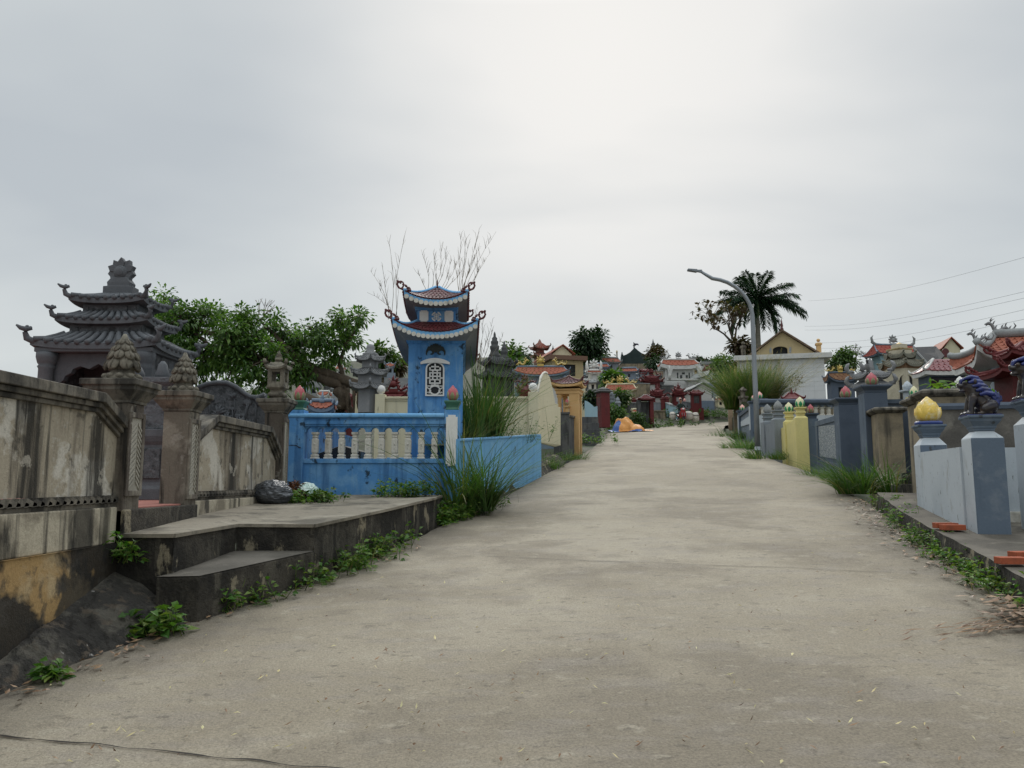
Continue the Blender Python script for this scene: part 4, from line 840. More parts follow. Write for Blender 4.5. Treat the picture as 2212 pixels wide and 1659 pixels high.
def tree(name, label, cat, base, limbs, clumps, ll, lw, lm, bm=None, tr=.15, group=None, per=60, clr=.35, twigs=0):
    "limbs: polylines (world) with start radius; clumps: (centre, radii, number of leaf tufts)"
    T = thing(name, label, cat, base, 0, group); m = M()
    for P, r in limbs:
        Q = []; P = [Vector(p) for p in P]
        for a, b in zip(P, P[1:]):
            for k in range(4): Q.append(a.lerp(b, k / 4) + Vector((noise.noise(a * 3 + Vector((k, 0, 0))), noise.noise(a * 3 + Vector((0, k, 5))), 0)) * r * .5)
        Q.append(P[-1]); n = len(Q); m.tube(Q, [r * (1 - .75 * i / n) for i in range(n)], 8)
    cr = M()
    for c, rr, n in clumps:
        c = Vector(c)
        for i in range(n):
            d = rnd_dir(.15); f = random.uniform(.45, 1.0) ** .6; q = c + Vector((d.x * rr[0], d.y * rr[1], d.z * rr[2])) * f
            if twigs and random.random() < twigs: m.tube([c.lerp(q, .1), c.lerp(q, .6) + Vector((0, 0, .05)), q], [tr * .25, tr * .16, tr * .06], 4)
            s = clr * random.uniform(.55, 1.25)
            for j in range(int(per * random.uniform(.6, 1.3))):
                e = rnd_dir(); o = q + Vector((e.x, e.y, e.z * .7)) * s * random.random() ** .5
                dd = (e + Vector((0, 0, -.35)) + d * .4); leaf(cr, o, dd, ll * random.uniform(.6, 1.25), lw * random.uniform(.7, 1.2), .5)
    m.build('trunk', bm or bark, T, world=True); cr.build('crown', lm, T, world=True); return T
def grass(name, label, cat, base, n, h, spread, ms, lean=(0, 0), w=.008, plumes=0, ps=.3, group=None, arch=.6, seed=1, ell=1.0):
    random.seed(seed); m = M(); b = Vector(base); cg = lambda: max(-.7, min(.7, random.gauss(0, .55)))
    subs = [(cg() * spread * ell, cg() * spread, random.gauss(0, .22), random.gauss(0, .2), random.uniform(.55, 1.1)) for _ in range(9)]
    for i in range(n):
        sb = random.choice(subs); a = random.uniform(0, 2 * math.pi); r = spread * .32 * random.random() ** .7; p = b + Vector((sb[0], sb[1], 0)) + Vector((math.cos(a) * r * ell, math.sin(a) * r, -.03)); hh = h * random.uniform(.4, 1.1) * sb[4]
        d = Vector((math.cos(a) * random.uniform(0, arch) + lean[0] + sb[2] + random.gauss(0, .12), math.sin(a) * random.uniform(0, arch) + lean[1] + sb[3] + random.gauss(0, .12), 1)); 
        k = 0 if random.random() < .82 or len(ms) < 2 else 1; ns = 5; vs = []; s = Vector((-d.y, d.x, 0)) if abs(d.x) + abs(d.y) > .05 else Vector((1, 0, 0)); a2 = random.uniform(0, 3.14); s = (s.normalized() + Vector((math.cos(a2), math.sin(a2), 0))).normalized()
        dr = random.uniform(.2, 1.0) * arch * (1.9 if k else 1)
        for j in range(ns + 1):
            t = j / ns; q = p + Vector((d.x * t * hh * (.6 + .8 * t * dr * 1.3), d.y * t * hh * (.6 + .8 * t * dr * 1.3), hh * (t - .45 * dr * t * t)))
            ww = w * (1 - t ** 1.6) * random.uniform(.85, 1.1) + .0006; vs += [q - s * ww, q + s * ww]
        m.add(vs, [(2 * j, 2 * j + 1, 2 * j + 3, 2 * j + 2) for j in range(ns)], k)
        if plumes and random.random() < plumes:
            tip = Vector(vs[-1]); dd = (Vector(vs[-1]) - Vector(vs[-5])).normalized()
            for j in range(14): e = rnd_dir(); leaf(m, tip - dd * ps * j / 14 + e * .01, dd * 1.2 + e * .5, ps * .3, .006, .4, len(ms) - 1)
    o = m.build(name, ms, world=True, loc=b); return tag(o, label, cat, group)
def weed(name, label, cat, base, n, h, spread, ll, lw, mt=None, group=None, seed=1, ell=1, rot=0, fern=0):
    "broad leaved low plant: stems with leaf pairs"
    random.seed(seed); m = M(); b = Vector(base); c, s_ = math.cos(rot), math.sin(rot)
    for i in range(n):
        x, y = max(-1, min(1, random.gauss(0, .5))) * spread * ell, max(-1, min(1, random.gauss(0, .5))) * spread * .5; x, y = c * x - s_ * y, s_ * x + c * y
        p = b + Vector((x, y, 0)); p.z = b.z + plane(p.x, p.y) - plane(b.x, b.y) - .01; d = Vector((random.gauss(0, .35), random.gauss(0, .35), 1)).normalized(); hh = h * random.uniform(.3, 1.1)
        if random.random() < .3 and h > .15:
            q = p.copy(); e = Vector((random.gauss(0, .5), random.gauss(0, .5), 1)); L_ = hh * random.uniform(.9, 1.7); s = Vector((random.uniform(-1, 1), random.uniform(-1, 1), 0)).normalized() * .005; vs = []
            for j in range(5): t = j / 4; c_ = q + Vector((e.x * L_ * t * (.4 + t * .6), e.y * L_ * t * (.4 + t * .6), L_ * (t - .35 * t * t))); vs += [c_ - s * (1 - t * .9), c_ + s * (1 - t * .9)]
            m.add(vs, [(2 * j, 2 * j + 1, 2 * j + 3, 2 * j + 2) for j in range(4)], 1); continue
        if random.random() < fern:
            d = Vector((random.gauss(0, .8), random.gauss(0, .8), .8)).normalized(); s = d.cross(Vector((0, 0, 1))).normalized(); L_ = hh * 1.4
            for j in range(12):
                t = j / 12; q = p + d * L_ * t - Vector((0, 0, .5 * L_ * t * t))
                for sg in (-1, 1): leaf(m, q, s * sg + d * .4, L_ * .28 * math.sin(math.pi * (t * .8 + .15)), .007, .2)
            continue
        m.tube([p, p + d * hh * .6, p + d * hh], [.004, .003, .0015], 4)
        for j in range(random.randint(9, 15)):
            t = random.uniform(.1, 1); e = rnd_dir(.25); e.z = abs(e.z) * .5; q = p + d * hh * t + e * .03; leaf(m, q, e, ll * random.uniform(.6, 1.2), lw * random.uniform(.7, 1.1), .5)
    T = thing(name, label, cat, b, 0, group); m.build('foliage', [mt or lf_weed, lf_grass2], T, world=True); return T
def stalks(name, label, base, specs, fluff=6, group=None, seed=3):
    "dry reed stalks: (dx at top, dy, height, bend)"
    random.seed(seed); m = M(); b = Vector(base)
    for dx, h, bend, ox in specs:
        P = []
        for i in range(8):
            t = i / 7; P.append(b + Vector((ox + dx * t * (.5 + .5 * t) + bend * math.sin(t * 3.1) + .012 * random.uniform(-1, 1), random.uniform(-.02, .02) + .05 * t, h * t)))
        m.tube(P, [.0065 * (1 - .75 * i / 7) for i in range(8)], 4)
        for j in range(fluff):
            t = random.uniform(.35, 1); i = min(6, int(t * 7)); q = P[i].lerp(P[i + 1], t * 7 - i); sg = random.choice((-1, 1)); l = h * random.uniform(.1, .26)
            m.tube([q, q + Vector((sg * l * .10, 0, l * .55)), q + Vector((sg * l * random.uniform(.12, .34), 0, l * random.uniform(.7, 1.0)))], [.004, .003, .0012], 3)
    o = m.build(name, straw_m, world=True, loc=b); return tag(o, label, 'dry reeds', group)
def bare(name, label, base, top, r, spread, depth, seed, mt=None, lm=None, leafn=0, ll=.12, cat='tree'):
    random.seed(seed); T = thing(name, label, cat, base); m = M(); tips = []
    def br(p, d, l, r, dep):
        q = p + d * l; mid = p.lerp(q, .5) + Vector((random.uniform(-1, 1), random.uniform(-1, 1), 0)) * l * .08; m.tube([p, mid, q], [r, r * .85, r * .68], 5)
        if dep == 0: tips.append(q); return
        for _ in range(random.choice((2, 2, 3))):
            nd = (d + Vector((random.uniform(-1, 1), random.uniform(-1, 1), random.uniform(-.45, .55))) * spread).normalized(); br(q, nd, l * random.uniform(.62, .85), r * .62, dep - 1)
        if dep > 1: tips.append(q)
    h = Vector(top) - Vector(base); br(Vector(base), h.normalized(), h.length, r, depth)
    m.build('trunk', mt or twigdark, T, world=True)
    if leafn:
        c = M()
        for t in tips:
            for _ in range(random.randint(0, leafn)): leaf(c, t + rnd_dir() * .15, rnd_dir(-.3), ll, ll * .3)
        c.build('crown', lm or lf_brown, T, world=True)
    return T
# ---------------------------------------------------------------- banyan behind the stone plot
def build_banyan():
    Y = 20.0; random.seed(21); A = lambda u, v, dy=0: at(u, v, Y + dy); b = A(720, 905)
    limbs = [([A(735, 900), A(742, 860), A(728, 830), A(690, 815), A(640, 800), A(560, 780), A(470, 760)], .20), ([A(800, 900), A(803, 860), A(792, 838), A(745, 822), A(690, 800), A(630, 770), A(560, 725)], .22),
             ([A(760, 905), A(752, 870), A(745, 835), A(735, 790), A(745, 745), A(765, 710)], .10), ([A(690, 812), A(650, 780), A(600, 730), A(560, 690)], .10), ([A(560, 780), A(480, 730), A(400, 700), A(350, 670)], .09),
             ([A(640, 852, -1), A(700, 872, -1), A(735, 880, -.5)], .13), ([A(470, 760), A(420, 720), A(370, 650)], .06), ([A(792, 838), A(820, 820)], .1), ([A(745, 745), A(780, 700)], .04)]
    for u in (752, 764, 775, 783): limbs.append(([A(u, 838, -.3), A(u + random.uniform(-4, 4), 870, -.3), A(u + random.uniform(-6, 6), 905, -.2)], .05))
    cl = []
    spec = [(352, 668, 34, 40, 12), (345, 720, 32, 40, 12), (385, 700, 40, 45, 16), (430, 690, 40, 34, 14), (440, 760, 70, 60, 34), (500, 740, 55, 55, 26), (470, 682, 26, 24, 8), (515, 690, 35, 24, 9), (550, 720, 45, 40, 18), (570, 780, 70, 45, 26), (500, 800, 70, 40, 22),
            (610, 720, 40, 34, 14), (620, 770, 50, 40, 18), (660, 740, 40, 38, 16), (680, 720, 30, 30, 10), (715, 745, 36, 34, 12), (740, 700, 34, 26, 9), (770, 690, 26, 16, 6), (750, 735, 24, 30, 6), (640, 800, 50, 24, 12), (560, 830, 50, 22, 10), (400, 780, 60, 50, 20), (360, 780, 40, 60, 12), (600, 690, 10, 16, 2), (690, 790, 34, 22, 6)]
    k = Y / F
    for u, v, ru, rv, n in spec: cl.append((A(u, v, random.uniform(-.5, .9)), (ru * k, ru * k * 1.1, rv * k), n))
    tree('banyan_tree', 'spreading banyan with dense green crown and twisted aerial roots behind the stone grave plot', 'tree', b, limbs, cl, .15, .035, lf_tree, per=50, clr=.31, twigs=.55)
    bare('dead_branches', 'leafless grey twigs sticking up out of the banyan crown', A(530, 745, .2), A(550, 705, .2), .03, .55, 3, 5, twig_m, cat='branch')
build_banyan()
# ================================================================ generic tombs
HF = mat('cement ridge', (.26, .27, .27), [((.14, .15, .15), 5, .5, .7, .6)], bump=.2)
whitewall = mat('white tomb wall', (.56, .56, .54), [((.40, .40, .38), 3, .5, .7, .6), ((.14, .14, .13), (5, 5, 1), .62, .74, .6)], bump=.2)
bluegrey = mat('blue grey wall', (.19, .225, .27), [((.13, .155, .19), 2.5, .5, .7, .6)], rough=.7, bump=.2)
greydark = mat('dark grey concrete', (.085, .088, .09), [((.16, .155, .14), 3, .5, .7, .6), ((.025, .025, .024), (5, 5, 1.2), .5, .68, .7)], bump=.5)
skywall = mat('sky blue paint', (.30, .44, .50), [((.22, .34, .40), (4, 4, .8), .5, .7, .6)], rough=.7, bump=.15)
greenblk = mat('blackish green wall', (.028, .045, .043), [((.015, .022, .02), 2, .5, .7, .6)], bump=.3)
bluetrim = mat('blue grey trim', (.16, .21, .27), [((.10, .13, .17), 5, .5, .7, .6)], rough=.65, bump=.15)
buff = mat('buff wall', (.42, .335, .19), [((.36, .28, .16), 3, .5, .7, .6), ((.14, .12, .09), (5, 5, 1), .6, .72, .6)], bump=.2)
glassdk = mat('dark opening', (.02, .022, .025), rough=.3, bump=0)
def opening(m, x0, x1, z0, z1, o, y0, y1, k=0, arch=False):
    "wall from x0..x1 z0..z1 with opening o=(a,b,c,d)"
    a, b, c, d = o
    m.box(x0, a, y0, y1, z0, z1, k); m.box(b, x1, y0, y1, z0, z1, k); m.box(a, b, y0 + .004, y1, d, z1, k)
    if c > z0 + .01: m.box(a, b, y0 + .004, y1, z0, c, k)
    if arch:
        r = (b - a) / 2; n = 8
        for s_ in (-1, 1):
            cx = (a + b) / 2; pts = [(cx + s_ * r, y0 + .004, d), (cx + s_ * r, y0 + .004, d - r)] + [(cx + s_ * r * math.cos(t * math.pi / 2 / n), y0 + .004, d - r + r * math.sin(t * math.pi / 2 / n)) for t in range(1, n)] + [(cx, y0 + .004, d)]
            m.prism(pts, (0, y1 - y0 - .004, 0), k)
def frond_crest(m, c, w, h, k=0):
    "flame and scroll ridge ornament: pearl in flames"
    x, y, z = c; m.lathe([(.01, 0), (w * .26, .02), (w * .26, .06), (.01, .08)], n=12); 
    n0 = len(m.v) - 48; m.move(Matrix.Translation((x, y, z + h * .45)) @ Matrix.Rotation(math.pi / 2, 4, 'X'), n0)
    for i in range(7):
        a = rad(-20 + 220 * i / 6); r0, r1 = w * .28, w * .5 + (h - .45 * h - w * .5) * max(0, math.sin(a)) ** 2
        p = lambda r, da: (x + r * math.cos(a + da), y, z + h * .45 + r * math.sin(a + da)); m.tube([p(r0 * .8, 0), p((r0 + r1) / 2, .12), p(r1, .0)], [w * .11, w * .10, w * .02], 5)
    m.box(x - w * .35, x + w * .35, y - .05, y + .05, z - .02, z + h * .18)
def dragon(m, p, d, s):
    "small ridge dragon: humped body, raised head and curled tail, d=+1/-1 facing"
    p = Vector(p); q = lambda a, b: p + Vector((d * a * s, 0, b * s))
    m.tube([q(-.9, .75), q(-1.02, .5), q(-.85, .25), q(-.6, .2), q(-.35, .42), q(-.1, .28), q(.15, .15), q(.4, .35), q(.5, .65), q(.72, .78), q(.98, .7)], [s * r for r in (.02, .06, .09, .11, .13, .13, .14, .13, .12, .13, .04)], 7)
    for a, b in ((-.6, .3), (-.35, .55), (-.1, .42), (.3, .4), (.42, .72), (.6, .95)): m.tube([q(a, b), q(a - .06, b + .14), q(a - .16, b + .24)], [s * .06, s * .05, s * .008], 4)
    m.tube([q(.62, .85), q(.45, 1.02), q(.3, 1.1)], [s * .04, s * .03, s * .008], 4); m.tube([q(.75, .72), q(.92, .58)], [s * .06, s * .02], 4)
    for a in (-.5, .2): m.tube([q(a, .2), q(a + .1, .02), q(a + .18, 0)], [s * .06, s * .045, s * .02], 4)
def house(name, label, cat, u0, u1, vt, ve, vb, Y, wall, roofm, style='side', d=None, rz=0, over=.12, op=None, trim=None, crest=None, flare=.12, tile=.14, down=1.5, group=None, cols=0, arch=False, tiers=1, frac=.55, opm=None, fasc=.07, ridgem=None, base=True, colm=None):
    """small tomb building from its picture box: roof top vt, eave ve, base vb; widths of the roof u0..u1"""
    P = at((u0 + u1) / 2, vb, Y); w = (u1 - u0) / F * Y * 1.0; zt, ze = at(0, vt, Y).z - P.z, at(0, ve, Y).z - P.z; d = d or w * .8; over = min(over, .13 * w); oy = over
    if style in ('side', 'hip') and tile: d = min(d, 2.0 * (zt - ze) / max(1, tiers * .75) + .5 * over); flare *= .28 if Y > 45 else 1; oy = min(over, d * .22)
    trim = trim or wall; ridgem = ridgem or trim
    T = thing(name, label, cat, P, rz, group); hw = w / 2 - over
    if style in ('side', 'hip', 'front', 'flat'):
        m = M(); y0, y1 = -d / 2 + oy, d / 2 - oy
        zw = ze - fasc * .9
        if op:
            a, b, c, e = op; o = (-hw + 2 * hw * a, -hw + 2 * hw * b, zw * c, zw * e); opening(m, -hw, hw, -.02, zw, o, y0, y0 + .1, 0, arch); m.box(-hw, -hw + .08, y0 + .101, y1, 0, zw); m.box(hw - .08, hw, y0 + .101, y1, 0, zw); m.box(-hw, hw, y1, y1 + .08, 0, zw)
            T2 = m.build('wall', wall, T); q = M(); q.box(o[0] - .04, o[1] + .04, y0 + .105, max(y0 + .12, min(y0 + .5, y1 - .05)), max(.002, o[2] - .04), o[3] + .06); q.build('niche', opm or dark_m, T)
        else: m.box(-hw, hw, y0, y1, 0, zw); m.build('wall', wall, T)
        if cols:
            for sx in (-1, 1):
                q = M(); q.lathe([(.09, 0), (.09, .06), (.065, .1), (.065, zw - .1), (.1, zw - .04), (.1, zw)], (sx * (hw - .02), y0 - .12), 10); q.build('column', colm or trim, T)
        q = M(); q.box(-hw - .1, hw + .1, y0 - .15, y1 + .1, -down, -.021); q.build('plinth', trim if base is True else base, T)
    z0 = ze
    for t in range(tiers):
        last = t == tiers - 1; sc_ = 1 - .34 * t; zz = ze + (zt - ze) * (t / tiers if tiers > 1 else 0) * 1.02; z1 = zt if last else ze + (zt - ze) * (t + .55) / tiers
        wx, wy = w * sc_, d * sc_; m = M()
        if style == 'side': fns = hipsurf(m, wx, wy, z1 - zz, zz, wx * .82, flare, fasc, (wx / 2 - over, wy / 2 - oy), 1.25, 0, 1, 1, 14, 6)
        elif style == 'hip': fns = hipsurf(m, wx, wy, z1 - zz, zz, max(0, wx - wy) if not last or crest is None else wx * .25, flare, fasc, (wx / 2 - over * 1.2, wy / 2 - oy * 1.2), 1.3, 0, 1, 1, 14, 6)
        elif style == 'front':
            hh = z1 - zz; L_ = math.hypot(wx / 2, hh)
            for s_ in (-1, 1): m.prism([(0, -wy / 2, z1), (0, -wy / 2, z1 + fasc), (s_ * wx / 2, -wy / 2, zz + fasc * .6), (s_ * wx / 2, -wy / 2, zz - fasc * .3)], (0, wy, 0), 0)
            q = M(); q.prism([(-hw, -wy / 2 + over, zz - fasc * .9 + .002), (hw, -wy / 2 + over, zz - fasc * .9 + .002), (hw, -wy / 2 + over, zz), (0, -wy / 2 + over, z1 - .02), (-hw, -wy / 2 + over, zz)], (0, wy - 2 * over, 0)); q.build('gable', wall, T); fns = []
        elif style == 'flat': m.stack([(-wx / 2, wx / 2, -wy / 2, wy / 2, zz - fasc), (-wx / 2, wx / 2, -wy / 2, wy / 2, zt)]); fns = []
        r = m.build('roof', [roofm, trim], T)
        if fns and tile:
            q = M(); n = max(3, int(wx / tile)); nr = max(2, int(math.hypot(wy / 2, z1 - zz) / (tile * .8)))
            for i, f in enumerate(fns): tiles(q, f, n if i % 2 == 0 else max(2, int(wy / tile)), nr, .012 * tile / .12, .012)
            q.build('roof_tiles', roofm, r)
        if fns:
            q = M(); rr = max(.03, .022 * Y / 25)
            for f, t_ in ((fns[0], 0), (fns[0], 1), (fns[2], 0), (fns[2], 1)): q.tube([f(t_, k / 6) + Vector((0, 0, rr * .5)) for k in range(7)], rr, 5)
            if style == 'side': q.tube([fns[0](k / 4, 1) + Vector((0, 0, rr * .9)) for k in range(5)], rr * 1.5, 6)
            for t_ in (0, 1):
                for f in (fns[0], fns[2]):
                    p = f(t_, 0); c = (p - f(t_, .12)); c.z = abs(c.z) * .2; c = c.normalized() * rr * 3; q.tube([p - c * .3, p + c * .5 + Vector((0, 0, rr)), p + c * .8 + Vector((0, 0, rr * 3))], [rr * 1.1, rr, rr * .4], 5)
            q.build('ridge', ridgem, r)
        if not last:
            q = M(); q.box(-wx * .5 * (1 - .36), wx * .5 * .64, -wy * .5 * .64, wy * .5 * .64, z1 - .02, ze + (zt - ze) * (t + 1) / tiers * 1.02); q.build('upper_wall', wall, T)
    if crest:
        q = M(); cm = crest[1]; s_ = crest[2] if len(crest) > 2 else .4
        if crest[0] == 'dragon': frond_crest(q, (0, 0, zt + .05), s_ * 1.2, s_ * 1.5); dragon(q, (-w * .33, 0, zt + .05), 1, s_); dragon(q, (w * .33, 0, zt + .05), -1, s_)
        elif crest[0] == 'flame': frond_crest(q, (0, 0, zt), s_, s_ * 1.3)
        elif crest[0] == 'horns':
            frond_crest(q, (0, 0, zt), s_, s_ * 1.1)
            for sx in (-1, 1): q.tube([(sx * w * .36, 0, zt), (sx * w * .44, 0, zt + s_ * .25), (sx * w * .46, 0, zt + s_ * .7), (sx * w * .42, 0, zt + s_ * .95)], [s_ * .14, s_ * .16, s_ * .12, s_ * .03], 6)
        elif crest[0] == 'spike': q.lathe([(s_ * .3, zt - .03), (s_ * .32, zt + s_ * .15), (s_ * .15, zt + s_ * .25), (s_ * .22, zt + s_ * .4), (s_ * .1, zt + s_ * .55), (.01, zt + s_)], n=8)
        q.build('crest', cm, T)
    return T
# ================================================================ left middle ground
def pagoda(name, label, u, v0, Y, tiers, m_, n=6, rz=0, top=None, cat='tomb'):
    "tiers: (u half width body, v bottom, v top, u half width roof or None)"
    P = at(u, v0, Y); T = thing(name, label, cat, P, rz); k = Y / F
    for hb, vb, vt, hr in tiers:
        za, zb = at(u, vb, Y).z - P.z, at(u, vt, Y).z - P.z; m = M(); m.lathe([(hb * k, za), (hb * k, zb)], n=n, sm=False, rot=math.pi / n); m.build('storey', m_, T)
        if hr:
            m = M(); r = hr * k; h = (r - hb * k) * .75; N = n * 6
            def fn(s_, t, r=r, hb=hb, zb=zb, h=h, lo=0):
                a = 2 * math.pi * s_ * 1.0 + math.pi / n; c = abs(((a - math.pi / n) / (2 * math.pi / n)) % 1 - .5) * 2
                ap = math.cos(math.pi / n) / math.cos(((a - math.pi / n) % (2 * math.pi / n)) - math.pi / n); rr = (r * (1 - t) + hb * k * .8 * t) * (ap if n > 3 else 1)
                return (rr * math.cos(a), rr * math.sin(a), zb + h * t ** 1.3 + r * .16 * c ** 3 * (1 - t) ** 2 - lo)
            m.grid(fn, N, 5, 0, False); m.grid(lambda s_, t: fn(1 - s_, 0, lo=.06 * (1 if t < .5 else .0) * r / .5), N, 1); m.grid(lambda s_, t: fn(s_, 1 - t * 1.0, lo=(.07 * r / .5) + h * (1 - t) ** 1.3 * .8), N, 2)
            for i in range(n):
                a = 2 * math.pi * i / n + math.pi / n; p = Vector(fn(i / n, 0)); c = Vector((math.cos(a), math.sin(a), 0)) * r * .14
                m.tube([p - c * 3, p - c, p + c * .4, p + c * .8 + Vector((0, 0, r * .13)), p + c * .3 + Vector((0, 0, r * .24))], [r * .05, r * .06, r * .07, r * .06, r * .02], 6)
            nr = n * 5
            for i in range(nr): s_ = (i + .5) / nr; m.tube([Vector(fn(s_, t)) + Vector((0, 0, .01)) for t in (0, .5, 1)], r * .03, 5)
            m.build('tier_roof', m_, T)
        elif hb * k > .2:
            m = M()
            for i in range(n):
                a = 2 * math.pi * i / n; m.box(hb * k * .90, hb * k * .93, -hb * k * .3, hb * k * .3, za + (zb - za) * .15, zb - (zb - za) * .15); m.move(Matrix.Rotation(a, 4, 'Z'), len(m.v) - 8)
    if top:
        m = M(); m.lathe([(r * k, at(u, v, Y).z - P.z) for r, v in top], n=12); m.build('finial', m_, T)
    return T
pagoda('stone_pagoda', 'pale grey hexagonal stone pagoda tomb beside the banyan roots', 797, 892, 18.5, [(27, 892, 842, None), (31, 842, 838, 44), (29, 834, 808, 42), (20, 796, 778, 34)], palestone, 6, .2, [(16, 770), (17, 764), (8, 760), (9, 752), (7, 745), (4, 744)])
def spire_tomb(label, u, v0, vtop, Y, hw, m_):
    P = at(u, v0, Y); T = thing('spire_tomb', label, 'tomb', P, .5, 'dark stone spire tombs behind the cream wall'); k = Y / F; z = lambda v: at(u, v, Y).z - P.z; s = hw * k
    m = M()
    for sx in (-1, 1):
        for sy in (-1, 1): m.box(min(sx * s, sx * s * .62), max(sx * s, sx * s * .62), min(sy * s, sy * s * .62), max(sy * s, sy * s * .62), 0, z(v0 - 75))
    m.box(-s * .6, s * .6, -s * .6, s * .6, 0, z(v0 - 76)); m.build('shaft', m_, T)
    for vb, sc_ in ((v0 - 75, 1.55), (v0 - 103, 1.25)):
        m = M(); fns = skirt(m, s * sc_, s * sc_, s * .5 * sc_, s * .5 * sc_, 14 * k, z(vb), 7 * k, 3 * k, s * .9)
        for f in fns:
            for i in range(7): m.tube([f((i + .5) / 7, q) for q in (0, .5, 1)], 2.2 * k, 6)
        for sx in (-1, 1):
            for sy in (-1, 1): q = Vector((sx * s * sc_, sy * s * sc_, z(vb) + 8 * k)); m.ball(q, (4 * k, 4 * k, 5 * k), 8)
        m.build('tier_roof', m_, T)
    m = M(); m.sq([(s * .8, z(v0 - 85)), (s * .8, z(v0 - 104))]); m.build('upper_block', m_, T)
    m = M(); t = vtop; H = (v0 - 115) - t; pr = [(.62, 0), (.66, .12), (.5, .2), (.42, .3), (.5, .36), (.52, .46), (.36, .5), (.4, .56), (.42, .64), (.28, .68), (.30, .76), (.14, .82), (.12, .92), (.03, 1)]; m.lathe([(s * r, z(v0 - 115) + H * k * h * 1.0) for r, h in pr], n=14); m.build('spire', m_, T)
spire_tomb('dark stone tomb with tall ringed spire, left of two behind the cream wall', 1068, 890, 715, 24, 20, darkstone)
spire_tomb('dark stone tomb with shorter ringed spire, right of two behind the cream wall', 1089, 893, 735, 25.5, 16, darkstone)
def cream_walls():
    Y = 18.2; T = thing('cream_wall', 'long cream wall with white ball finials behind the blue tower', 'wall', at(990, 900, Y)); Z = lambda v: zv(v, Y); X = lambda u: xu(u, 880, Y)
    m = M(); m.box(X(812), X(1150), Y, Y + .15, 1.5, Z(862)); m.build('panel', cream, T, world=True)
    m = M(); m.box(X(812), X(1150), Y - .05, Y + .2, Z(861.8), Z(857)); m.box(X(812), X(1150), Y - .025, Y + .175, Z(866), Z(862.1)); m.build('coping', cream, T, world=True, bevel=.008)
    for ua, ub, vt in ((811, 832, 852), (1141, 1163, 847)):
        a, b = X(ua), X(ub); m = M(); m.box(a, b, Y - .08, Y + .18, 1.4, Z(vt)); p = m.build('post', cream, T, world=True, bevel=.008)
        m = M(); c = ((a + b) / 2, Y + .05); m.lathe([(.06, 0), (.05, .03)], n=12); m.move(Matrix.Translation((c[0], c[1], Z(vt)))); m.ball((c[0], c[1], Z(vt) + .12), .108, 20); m.build('ball_finial', white_m, p, world=True)
    T = thing('cream_fin_wall', 'tall cream wall with curved pointed top and chipped edge beside the apricot shrine', 'wall', at(1190, 940, 20)); 
    A = lambda u, v: at(u, v, 18.5 + (u - 1163) * .09)
    pr = [(1163, 955), (1163, 848), (1166, 833), (1170, 815), (1174, 808), (1179, 806), (1183, 808), (1188, 815), (1193, 836), (1197, 858), (1200, 872), (1206, 873), (1206, 879), (1211, 880), (1211, 962), (1200, 965)]
    m = M(); m.prism([A(u, v) for u, v in pr], (-.05, .16, 0)); m.build('panel', cream, T, world=True, bevel=.01)
    m = M(); m.tube([A(u, v) + Vector((-.02, -.02, .01)) for u, v in pr[1:7]], [.02 + .03 * random.random() for _ in range(6)], 6); m.build('chipped_edge', dirtywhite, T, world=True)
cream_walls()
T = house('dragon_house', 'blue grey tomb house with orange tiled roof and gold dragons behind the cream wall', 'tomb', 1106, 1230, 793, 812, 890, 32, bluegrey, orange_tile, 'side', 2.6, 0, .15, (.08, .92, .0, .78), bluetrim, ('dragon', gold, .32), .22, .16, 2.5, cols=1, opm=whitewall)
gh = house('gable_house', 'cream gabled house with round window and red roof high on the hill', 'house', 1168, 1222, 757, 775, 830, 58, cream, orange_tile, 'front', 5, .25, .22, None, mat('brown trim', (.2, .07, .05), bump=.1), ('spike', greydark, .4), tile=0, down=3)
m = M(); m.lathe([(.16, 0), (.16, .03)], n=16); P = at(1190, 768, 55.3); m.move(Matrix.Translation(P) @ Matrix.Rotation(.25, 4, 'Z') @ Matrix.Rotation(math.pi / 2, 4, 'X')); m.build('round_window', maroon, gh, world=True)
house('cornice_house', 'low cream house with wide brown cornice below the cream gabled house', 'house', 1168, 1252, 777, 784, 830, 55, buff, mat('brown cornice slab', (.17, .10, .07), bump=.2), 'flat', 4, .25, .25, (.2, .75, .25, .8), cream, None, tile=0, down=3, opm=dark_m)
pagoda('hilltop_pagoda', 'small red roofed pagoda with horned eaves on the hilltop', 1166, 790, 66, [(14, 790, 770, 24), (11, 766, 753, 25)], mat('pagoda red', (.22, .07, .05), [((.2, .18, .16), 3, .45, .6, .7)], bump=.2), 4, .25, [(10, 750), (8, 744), (5, 741), (3, 737), (1, 733)])
